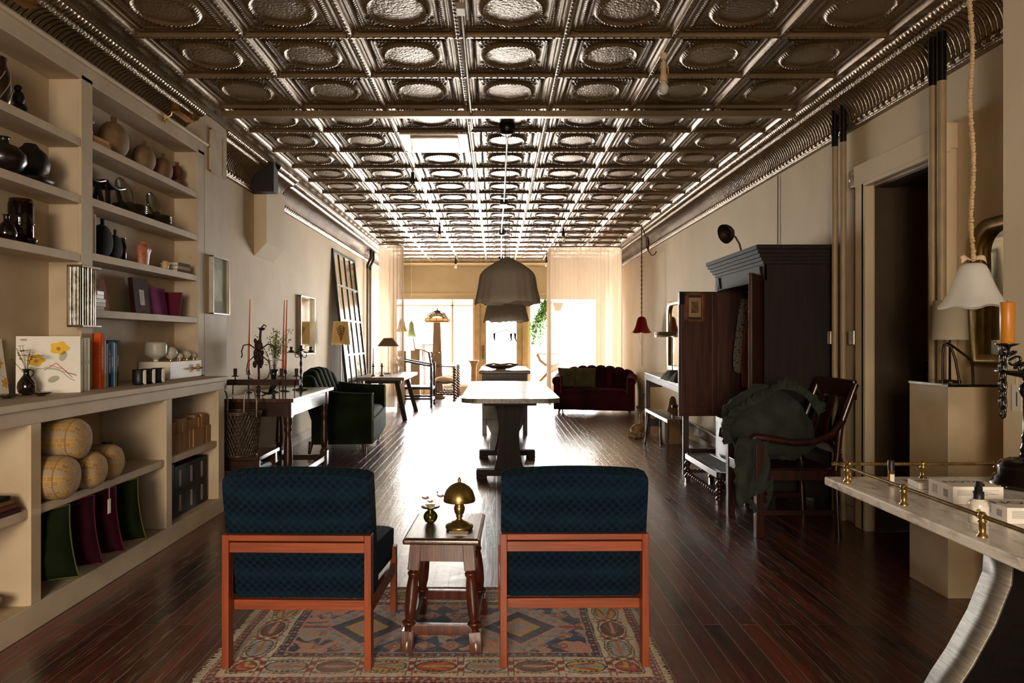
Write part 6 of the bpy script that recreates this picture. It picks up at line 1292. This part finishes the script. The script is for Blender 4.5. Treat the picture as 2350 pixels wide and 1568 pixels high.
t = T('drum_lamp', 'lamp with shallow chrome band shade on thin stem on the workbench', 'lamp', (2.03, 8.15, .811)); MB().lathe([(.07, 0), (.07, .01), (.008, .016), (.006, .03), (.006, .52)], 20).build('stem', PEWTER, t); MB().lathe([(.20, .47), (.20, .53), (.197, .53), (.197, .47)], 36, cap=False).build('band_shade', mt('chrome', ''), t)
t = T('folded_blanket', 'crumpled grey green cloth lying on the workbench', 'cloth', (1.985, 7.55, .811)); 
def cl(u, v):
    x = (u-.5)*.34; y = (v-.5)*.62; e = max(abs(2*u-1), abs(2*v-1)); z = .16*(1-e**3)*(.75+.5*noise.noise(Vector((x*5, y*5, 0))))+.02*noise.noise(Vector((x*16, y*12, 2))); return (x, y, max(.0, z)+.002)
GCL = mt('grey_green_cloth', '#35382E', rough=.95, col2='#4A4C40', scale=20, bump=.3, bscale=200, sheen=.2)
MB().grid(cl, 30, 40).build('cloth', GCL, t)
# ---- reclining deer figure
t = T('deer_figurine', 'small tan reclining deer figurine on the floor before the burgundy sofa', 'figurine', (1.83, 9.15, 0), R(60)); DE = mt('deer_tan', '#8A6A42', rough=.8, col2='#B4946A', scale=14); b = MB()
b.tube([(-.17, 0, .06), (-.13, 0, .085), (-.05, 0, .095), (.04, 0, .09), (.10, 0, .085), (.13, 0, .11), (.135, 0, .17), (.14, 0, .22), (.15, 0, .265), (.185, 0, .255), (.215, 0, .24)], [.02, .06, .072, .065, .058, .045, .028, .024, .030, .024, .010], 14); b.build('body', DE, t)
for s in (-1, 1):
    MB().tube([(.135, s*.02, .28), (.12, s*.045, .325), (.125, s*.05, .34)], [.007, .013, .002], 8).build('ear', DE, t); MB().tube([(.10, s*.04, .05), (.17, s*.05, .025), (.12, s*.06, .015), (.06, s*.06, .012)], [.022, .016, .012, .008], 8).build('foreleg', DE, t); MB().tube([(-.12, s*.05, .05), (-.05, s*.075, .03), (-.11, s*.08, .015), (-.16, s*.07, .012)], [.035, .02, .013, .009], 8).build('hind_leg', DE, t)
t = T('cat_figurine', 'tan carved cat sculpture on a box beneath the workbench', 'figurine', (2.13, 8.55, .0)); MB().box((-.12, -.12, 0), (.12, .12, .30)).build('stand', mt('tan_box', '#8A6E4C', rough=.8), t, bevel=.004); MB().tube([(0, 0, .31), (0, 0, .38), (0, 0, .46), (.0, -.01, .53), (0, -.02, .56)], [.06, .075, .05, .04, .02], 14).build('body', mt('rust_tan', '#7A4E30', rough=.7), t)
# ---- low barley twist stool with cane seat
t = T('cane_stool', 'long low dark stool with cane seat and barley-twist rails before the workbench', 'stool', (1.795, 5.80, 0), R(0)); CN = mt('black_cane', '#1C1713', rough=.5, bump=.8, bscale=120)
hw, hl = .105, .445
for s in (-1, 1): MB().box((s*hw-.022, -hl, .20), (s*hw+.022, hl, .245)).build('seat_rail', DARKY, t, bevel=.003); MB().box((-hw, s*hl-.022, .20), (hw, s*hl+.022, .245)).build('seat_rail', DARKX, t, bevel=.003)
b = MB()
for k in range(38): y = -hl+.02+k*(2*hl-.04)/37; b.box((-hw+.02, y-.004, .236), (hw-.02, y+.004, .240))
for k in range(15): x = -hw+.02+k*(2*hw-.04)/14; b.box((x-.004, -hl+.02, .2405), (x+.004, hl-.02, .2435))
b.build('cane_seat', CN, t)
for sx in (-1, 1):
    for sy in (-1, 1): b = MB(); twist(b, (sx*hw, sy*hl, .03), (sx*hw, sy*hl, .20), .022, 3, 30); b.box((sx*hw-.02, sy*hl-.02, 0), (sx*hw+.02, sy*hl+.02, .05)); b.build('leg', DARKW, t)
    b = MB(); twist(b, (sx*hw, -hl, .07), (sx*hw, hl, .07), .017, 16, 130); b.build('stretcher', DARKY, t)
for sy in (-1, 1): b = MB(); twist(b, (-hw, sy*hl, .09), (hw, sy*hl, .09), .015, 7, 60); b.build('stretcher', DARKX, t)
# ---- armchair with ruffled bedding
t = T('open_armchair', 'dark mahogany armchair with curved arms holding ruffled green bedding', 'chair', (1.90, 4.74, 0)); MH = wood('mahogany', '#200D09', '#38170F', rough=.28, axis='z', coat=.5)
for sy in (-1, 1):
    MB().box((-.265, sy*.27-.026, 0), (-.215, sy*.27+.026, .60)).build('leg', MH, t, bevel=.003); b = MB(); b.tube([(.27, sy*.26, 0), (.25, sy*.26, .42), (.28, sy*.26, .70), (.38, sy*.26, .97)], .024, 4); b.build('leg', MH, t)
    MB().tube([(-.275, sy*.27, .565), (-.305, sy*.27, .575), (-.30, sy*.27, .61), (-.26, sy*.27, .635), (-.19, sy*.275, .625), (-.02, sy*.285, .60), (.10, sy*.285, .605), (.22, sy*.275, .65), (.30, sy*.26, .74)], [.018, .022, .024, .026, .024, .022, .022, .022, .02], 10).build('arm', MH, t)
    MB().box((-.25, sy*.26-.02, .36), (.25, sy*.26+.02, .425)).build('seat_rail', MH, t, bevel=.003); MB().box((-.24, sy*.26-.012, .14), (.25, sy*.26+.012, .17)).build('stretcher', MH, t)
MB().box((-.262, -.25, .36), (-.222, .25, .425)).build('seat_rail', MH, t, bevel=.003); MB().box((.22, -.25, .36), (.262, .25, .425)).build('seat_rail', MH, t); MB().box((-.225, -.245, .405), (.225, .245, .43)).build('seat', MH, t, bevel=.006)
BAR((.375, -.26, .93), (.375, .26, .93), .13, .03, up=(1, 0, 0)).build('crest_rail', MH, t, bevel=.01); BAR((.27, -.26, .55), (.27, .26, .55), .05, .028, up=(1, 0, 0)).build('back_rail', MH, t)
for y in (-.15, 0, .15): BAR((.27, y, .56), (.36, y, .88), .012, .07, up=(0, 1, 0)).build('splat', MH, t)
t = T('ruffled_bedding', 'heap of dark green ruffle-edged bedding piled on the mahogany armchair', 'bedding', (1.83, 4.70, .43)); RC = mt('dark_green_linen', '#20241C', rough=.95, col2='#30352A', scale=9, bump=.3, bscale=260, sheen=.25)
def heap(u, v):
    a = 2*pi*u; ph = pi*(v-.5); cx, cz = cos(a)*cos(ph), sin(ph); y = sin(a)*cos(ph)*.20; x = cx*.30; z = .27+cz*.25
    nn = noise.noise(Vector((cx*2.2, y*9, cz*2.4)))*.06+abs(noise.noise(Vector((cx*5, y*20, cz*5))))*.05+noise.noise(Vector((cx*11, y*40, cz*11)))*.012; k = .95+nn*2.2
    x *= k; y *= min(k, 1.06); z = .27+(z-.27)*k
    if x > .05: z += -.10*((x-.05)/.3)
    return (x-.02, y, max(.004, z))
MB().grid(heap, 56, 36, closed_u=True).build('folds', RC, t)
def ruff(pts, amp, wd, n, ph=0, out=None):
    b = MB(); P = [Vector(p) for p in pts]
    def cat(s):
        m = len(P)-1; f = s*m; i = min(int(f), m-1); k = f-i; p0 = P[max(0, i-1)]; p1 = P[i]; p2 = P[i+1]; p3 = P[min(m, i+2)]
        return .5*((2*p1)+(-p0+p2)*k+(2*p0-5*p1+4*p2-p3)*k*k+(-p0+3*p1-3*p2+p3)*k**3)
    def fn(u, v):
        p = cat(u); d = (cat(min(1, u+.01))-cat(max(0, u-.01))).normalized(); o_ = Vector(out) if out else Vector((p.x, 0, p.z-.22)).normalized(); s_ = d.cross(o_).normalized()
        return p+o_*wd*v*(1+.25*sin(u*n*1.7))+s_*amp*v*sin(u*n*2*pi+ph)+Vector((0, 0, .3*amp*v*cos(u*n*2*pi*1.3)))
    return b.grid(fn, int(n*14), 6)
b1 = ruff([(.22, -.20, .34), (.12, -.20, .47), (-.02, -.19, .50), (-.12, -.19, .43), (-.24, -.17, .37), (-.32, -.14, .25), (-.31, -.17, .16)], .022, .055, 16); b1.build('ruffle', RC, t, solid=.003)
b1 = ruff([(-.24, -.235, .19), (-.29, -.24, .08), (-.28, -.25, -.06), (-.22, -.25, -.19), (-.14, -.25, -.25), (-.09, -.245, -.16), (-.08, -.24, -.04)], .020, .05, 13, out=(-.8, -.1, -.3)); b1.build('ruffle', RC, t, solid=.003)
# the sheet falling over the front of the seat
def fall(u, v):
    x = -.305+.20*u-.012*sin(v*9); z = .20-.43*v*(1-.28*u); y = -.235-.02+.018*sin(u*9+v*4)+.015*noise.noise(Vector((u*4, v*4, 0))); return (x-.02*sin(v*pi), y, z)
MB().grid(fall, 24, 24).build('hanging_corner', RC, t, solid=.006)
b1 = ruff([(.30, -.21, .18), (.34, -.21, .10), (.33, -.20, .03), (.25, -.21, -.01)], .018, .05, 8, out=(.6, -.1, -.5)); b1.build('ruffle', RC, t, solid=.003)
# ---- framed canvas and bucket of wire behind the stool
frame((2.28, 6.36, .25), R(180), .30, .36, .03, mt('grey_frame', '#2E2820', rough=.8, spec=.1), mt('brown_canvas', '#6A4A34', rough=.8, scale=8, col2='#8A6A50'), None, 'small framed brown canvas standing on the floor beneath the armoire door', .03, False)
# ---- plinth with lamp and bent tube ornament
t = T('plinth', 'tall beige square plinth beside the doorway, topped by black glass', 'plinth', (2.315, 3.57, 0)); MB().box((-.135, -.16, 0), (.135, .16, 1.022)).build('body', mt('plinth_paint', '#BBA582', rough=.5, col2='#C8B492'), t, bevel=.003); MB().box((-.138, -.163, 1.022), (.137, .163, 1.034)).build('glass_top', mt('black_glass', '#0C0D0C', rough=.04, coat=1), t)
t = T('table_lamp', 'table lamp with white drum shade on a slim metal stem on the tall plinth', 'lamp', (2.31, 3.60, 1.0345)); MB().lathe([(.05, 0), (.05, .008), (.006, .012), (.005, .24)], 20).build('stem', BZ, t); MB().lathe([(.082, .215), (.074, .415), (.072, .415), (.080, .215)], 36, cap=False).build('lamp_shade', shade_mat('white_drum', '#DCD0B4', .35), t)
t = T('bent_tube_lamp', 'low bent bronze tube ornament with three legs on the tall plinth', 'ornament', (2.295, 3.50, 1.0345)); b = MB(); b.tube([(-.085, 0, 0), (-.085, 0, .15), (-.078, 0, .19), (-.06, 0, .20), (-.03, .01, .185), (.05, .02, .13), (.075, .02, .10), (.08, .02, 0)], .006, 8).tube([(-.075, 0, .195), (-.05, -.01, .18), (-.035, -.02, .12), (-.02, -.03, 0)], .006, 8); b.build('tube', BZ, t)
# ---- gilt mirror on the wall by the pier
t = T('gilt_mirror', 'gilt-framed arched mirror on the right wall, partly hidden by the plaster pier', 'mirror', (XR-.002, 3.36, 1.115), R(180)); mirror_build(t, .50, .735, .062, .045, YZ, mt('dull_gilt', '#7A6238', metal=.75, rough=.32, col2='#9E8350', scale=12), MRG, .13)
# ---- marble console with brass rail
t = T('marble_table', 'white marble topped table with low brass gallery rail and iron legs at the right front', 'table', (1.70, 2.0, 0)); MX0, MX1, MY0, MY1, MZ = 1.198-1.70, 2.185-1.70, 1.15-2, 2.583-2, .75
def marble():
    m = bpy.data.materials.new('white_marble'); m.use_nodes = True; N = m.node_tree.nodes; L = m.node_tree.links; b = N['Principled BSDF']; tc = N.new('ShaderNodeTexCoord'); mp = N.new('ShaderNodeMapping'); mp.inputs['Rotation'].default_value = (0, 0, .6); mp.inputs['Scale'].default_value = (3, 1, 2); L.new(tc.outputs['Object'], mp.inputs[0])
    n = N.new('ShaderNodeTexNoise'); n.inputs['Scale'].default_value = 9; n.inputs['Detail'].default_value = 8; n.inputs['Roughness'].default_value = .62; n.inputs['Distortion'].default_value = .8; L.new(mp.outputs[0], n.inputs[0]); r = N.new('ShaderNodeValToRGB'); e = r.color_ramp.elements; e[0].position = .36; e[0].color = lin('#B4AEAA'); e[1].position = .52; e[1].color = lin('#F0ECE6'); q = e.new(.43); q.color = lin('#DAD4CD'); L.new(n.outputs[0], r.inputs[0]); L.new(r.outputs[0], b.inputs[0]); b.inputs['Roughness'].default_value = .22; return m
MAR = marble(); MB().box((MX0, MY0, MZ-.03), (MX1, MY1, MZ)).build('marble_top', MAR, t, bevel=.005, seg=3)
BR2 = mt('old_brass', '#7A6238', metal=.85, rough=.3, col2='#A08652', scale=30); ri = .035
b = MB(); rp = [(MX0+ri, MY0+.03, MZ+.052), (MX0+ri, MY1-ri, MZ+.052), (MX1-.03, MY1-ri, MZ+.052)]; b.tube([(MX0+ri, MY0+.03, MZ+.052), (MX0+ri, MY1-.012, MZ+.052)], .006, 10).tube([(MX0+.012, MY1-ri, MZ+.052), (MX1-.03, MY1-ri, MZ+.052)], .006, 10); b.build('gallery_rail', BR2, t)
posts = [(MX0+ri, MY1-.10-k*.345) for k in range(5)]+[(MX0+.075+k*.265, MY1-ri) for k in range(4)]
for x, y in posts: MB().lathe([(.013, 0), (.013, .004), (.008, .008), (.008, .036), (.011, .038), (.011, .041), (.008, .044), (.0105, .050), (.0105, .056), (.006, .063), (.0001, .064)], 14, c=(x, y, MZ)).build('rail_post', BR2, t)
ST = mt('brushed_steel', '#6E6A64', metal=.7, rough=.5, col2='#8A857C', stretch=(1, 1, 12), scale=20)
def leg_curve(s): # s 0 top -> 1 floor, returns x offset outward
    return .0+.10*s+.02-.06*sin(pi*s)
LC = [(.72, -.43), (.65, -.435), (.55, -.475), (.45, -.53), (.39, -.57), (.28, -.63), (.15, -.70), (0, -.76)]
RC_ = [(0, -.62), (.15, -.57), (.28, -.49), (.39, -.41), (.50, -.33), (.60, -.29), (.72, -.27)]
for y in (-.22, -.70):
    M = TR(0, y, 0) @ RX(pi/2)
    for s_ in (1, -1):
        poly = [(s_*x, z) for z, x in LC+RC_]
        MB().prism(poly if s_ < 0 else poly[::-1], -.044, .044, M=M).build('iron_leg', IRON, t, bevel=.002)
        b = MB(); b.add([M @ Vector((s_*(x-.004), z, d)) for z, x in LC for d in (-.05, .05)], [(2*k, 2*k+1, 2*k+3, 2*k+2) for k in range(7)], True); b.build('leg_edge', ST, t, solid=.006)
    MB().tube([(-.50, y, .22), (-.3, y, .33), (0, y, .38), (.3, y, .33), (.50, y, .22)], .022, 8).build('cross_brace', IRON, t)
    MB().box((-.43, y-.04, .70), (.43, y+.04, .72)).build('top_plate', IRON, t)
MB().tube([(0, -.22, .38), (0, -.70, .38)], .016, 10).build('stretcher', BR2, t)
# items on the marble
def mp_(px, py): return fl(px, py, .78)
MB_INK = mt('black_ink', '#101012', rough=.5, var=0); GINK = mt('grey_ink', '#8E8A86', rough=.6, var=0)
def carton(label, x, y, w, d, h, rz, word, wsz, bar=True, lines=6, brand=None):
    t = T('carton', label, 'box', (x, y, .7505), R(rz)); MB().box((-w/2, -d/2, 0), (w/2, d/2, h)).build('box', WHITE, t, bevel=.0015)
    text(word, wsz, TR(0, d*.06, h+.0002), MB_INK, t, 'lettering', sx=1.25)
    g = MB()
    for k in range(lines): g.box((-w*.42, -d/2-.0004, h*.78-k*h*.055), (w*(.40-.07*((k*3) % 4)), -d/2, h*.80-k*h*.055))
    g.build('small_print', GINK, t)
    if bar:
        g = MB()
        for k in range(9): g.box((-w/2-.0004, -d*.30+k*.0026, h*.30), (-w/2, -d*.30+k*.0026+(.0016 if k % 3 else .0008), h*.72))
        for k in range(8): g.box((-w/2-.0004, d*.12, h*.3+k*.0034), (-w/2, d*.34, h*.3+k*.0034+(.002 if k % 2 else .001)))
        g.build('barcode', GINK, t)
    return t
carton('large white carton lettered in black, in the middle of the marble table', 1.462, 2.205, .150, .13, .054, -2, 'NOTO', .033)
carton('small flat white carton at the back left of the large lettered one', 1.455, 2.40, .075, .085, .020, -8, 'NOTO', .016, False, 3)
carton('white carton lettered in black at the right edge, in front of the large one', 1.466, 1.965, .155, .11, .044, -4, 'NOTO', .045, True, 9)
t = T('roller_bottle', 'slim glass roller bottle of yellow oil with black cap on the marble table', 'bottle', (1.352, 2.42, .7505)); MB().lathe([(.009, 0), (.010, .002), (.010, .05), (.007, .054)], 18).build('vial', glass('yellow_oil', '#E8C23A', alpha=.55), t); MB().lathe([(.0105, .052), (.0105, .085), (.009, .087)], 18).build('cap', BLACK, t); MB().grid(lambda u, v: (.0104*cos(-2.4+u*1.7), .0104*sin(-2.4+u*1.7), .006+.034*v), 10, 2).build('label', WHITE, t)
t = T('spray_bottle', 'small round spray bottle with white label and black pump on the marble table', 'bottle', (1.320, 1.935, .7505)); MB().lathe([(.022, 0), (.024, .003), (.024, .048), (.021, .058), (.012, .064), (.012, .068)], 28).build('body', mt('frosted_clear', '#D8D0C0', rough=.15, coat=.5), t); MB().lathe([(.0135, .064), (.0135, .084), (.010, .085), (.010, .096), (.008, .097), (.008, .108), (.004, .112)], 20).box((-.006, -.016, .100), (.006, .004, .108)).build('pump', BLACK, t)
MB().grid(lambda u, v: (.0243*cos(-2.75+u*2.3), .0243*sin(-2.75+u*2.3), .006+.040*v), 20, 2).build('label', WHITE, t)
def onlab(a, z, r, n=18, r2=0):
    b = MB(); P = []
    for k in range(n): q = 2*pi*k/n; P.append((.0247*cos(a+r*cos(q)/.0247), .0247*sin(a+r*cos(q)/.0247), z+r*sin(q)))
    if not r2: return b.add(P, [tuple(range(n))])
    P2 = [(.0247*cos(a+r2*cos(2*pi*k/n)/.0247), .0247*sin(a+r2*cos(2*pi*k/n)/.0247), z+r2*sin(2*pi*k/n)) for k in range(n)]
    return b.add(P+P2, [(k, (k+1) % n, n+(k+1) % n, n+k) for k in range(n)])
onlab(-2.15, .036, .0055).build('gold_dot', mt('gold_dot', '#8A7A1A', rough=.4), t); onlab(-2.2, .022, .0062, 24, .0046).build('ring_mark', MB_INK, t)
# ---- black iron candle stand with chain
t = T('candle_stand', 'black turned candle stand with hanging chain at the right edge of the marble table', 'candelabrum', (1.80, 2.40, .7505)); BG = mt('gloss_black', '#0E0C0B', rough=.18, coat=.8, metal=.3)
MB().lathe([(.105, 0), (.108, .012), (.098, .02), (.095, .035), (.086, .04), (.084, .07), (.075, .085), (.05, .095), (.022, .10), (.016, .115), (.020, .125), (.014, .14), (.012, .16), (.016, .17), (.010, .18), (.010, .30), (.018, .315), (.022, .33), (.018, .345), (.010, .352), (.010, .365), (.016, .37), (.09, .388), (.095, .396), (.06, .392), (.016, .385), (.012, .40)], 32).build('base_and_stem', BG, t)
for a in (R(200), R(330), R(80)): MB().sph((.10*cos(a), .10*sin(a), .008), .016, (1.2, 1, .6), 10).build('foot', BG, t)
links = MB()
def link(c, rz, ax, s=1.0):
    pts = []; 
    for k in range(14): q = 2*pi*k/14; pts.append(Vector((.011*s*cos(q), 0, (.013*s*sin(q))+(.007*s if sin(q) > 0 else -.007*s))))
    M = TR(*c) @ RZ(rz) @ ax; links.tube([M @ p for p in pts], .0045*s, 7, closed=True)
for k in range(8): link((-.080, 0, .465-k*.030), (pi/2)*(k % 2), Matrix.Identity(4))
for k in range(7): f = k/6; link((-.072+.10*f, 0, .478-.070*f-.03*sin(pi*f)), 0, RY(R(65)) @ RZ((pi/2)*(k % 2)))
links.build('chain', BG, t)
MB().lathe([(.006, -.03), (.008, 0), (.030, .006), (.038, .012), (.036, .012), (.01, .008)], 24, c=(-.065, 0, .475)).build('candle_pan', BG, t)
cd_ = T('pillar_candle', 'orange pillar candle on the pan of the black candle stand', 'candle', (1.735, 2.40, .7505+.4875)); MB().lathe([(.019, 0), (.021, .003), (.022, .135), (.020, .140), (.006, .136), (.0001, .136)], 24).build('wax', mt('amber_wax', '#B8701C', rough=.35, col2='#CC8428', sss=1), cd_); MB().tube([(0, 0, .136), (0, 0, .146)], .001, 5).build('wick', BLACK, cd_)
# ---- white bell pendant on a gathered fabric cord
t = T('pendant_lamp', 'white fluted glass bell pendant hanging on a gathered cream cord at the right front', 'pendant lamp', (1.835, 2.72, 1.375)); h = .17
MB().lathe([(.012, h), (.030, h-.002), (.042, h-.010), (.052, h-.03), (.062, h-.06), (.074, h-.09), (.088, h-.12), (.104, h-.148), (.116, h-.162), (.120, h-.168)], 90, wave=lambda i, a, r, z: (r*(1+.085*(i/9)**2*cos(6*a+.4)), z-.006*(i/9)**3*cos(6*a+.4)), cap=False).build('glass_shade', shade_mat('milk_glass', '#F8F5EF', .45, .25), t)
b = MB(); pts = []; rs = []
rn = random.Random(5)
for k in range(360): z = h+.01+k*(ZC-.03-1.375-h)/360; pts.append((.006*sin(z*14)-.010*(z-h), .0025*sin(k*1.9), z)); rs.append(.0055+.0045*rn.random())
b.tube(pts, rs, 7); b.build('gathered_cord', mt('cream_fabric', '#C4A67C', rough=.95, bump=.5, bscale=150), t)
b = MB()
for s in (-1, 1): b.grid(lambda u, v: (s*(.004+.045*u), (v-.5)*.010+.006*sin(u*6), h+.012+.010*sin(u*pi)+(v-.5)*.022*(.3+u)), 10, 4)
b.build('ribbon_bow', mt('cream_ribbon', '#CDB796', rough=.8), t, solid=.0015)
tg = T('price_tag', 'paper price tag on a string against the plaster pier', 'tag', (2.192, 2.975, 1.09)); MB().box((-.002, -.028, -.14), (0, .028, -.03)).build('card', CREAM, tg); MB().tube([(-.001, 0, -.03), (-.001, 0, .10)], .001, 5).build('string', CREAM, tg); g = MB(); g.box((-.0026, -.004, -.12), (-.002, .003, -.06)).build('writing', MB_INK, tg)
# cable on the right wall
t = T('wall_chain', 'thin dark ball chain hanging down the right wall above the armoire', 'chain', (2.45, 6.15, 0)); MB().tube([(0, 0, 1.98), (0, 0, 2.68)], .004, 5).build('chain', CORD, t)
t = T('wall_cable', 'thin cable running down the right wall behind the burgundy sofa', 'cable', (2.45, 11.9, 0)); MB().tube([(0, 0, .8), (0, 0, 2.7)], .004, 5).build('cable', mt('tan_cable', '#7A6444'), t)
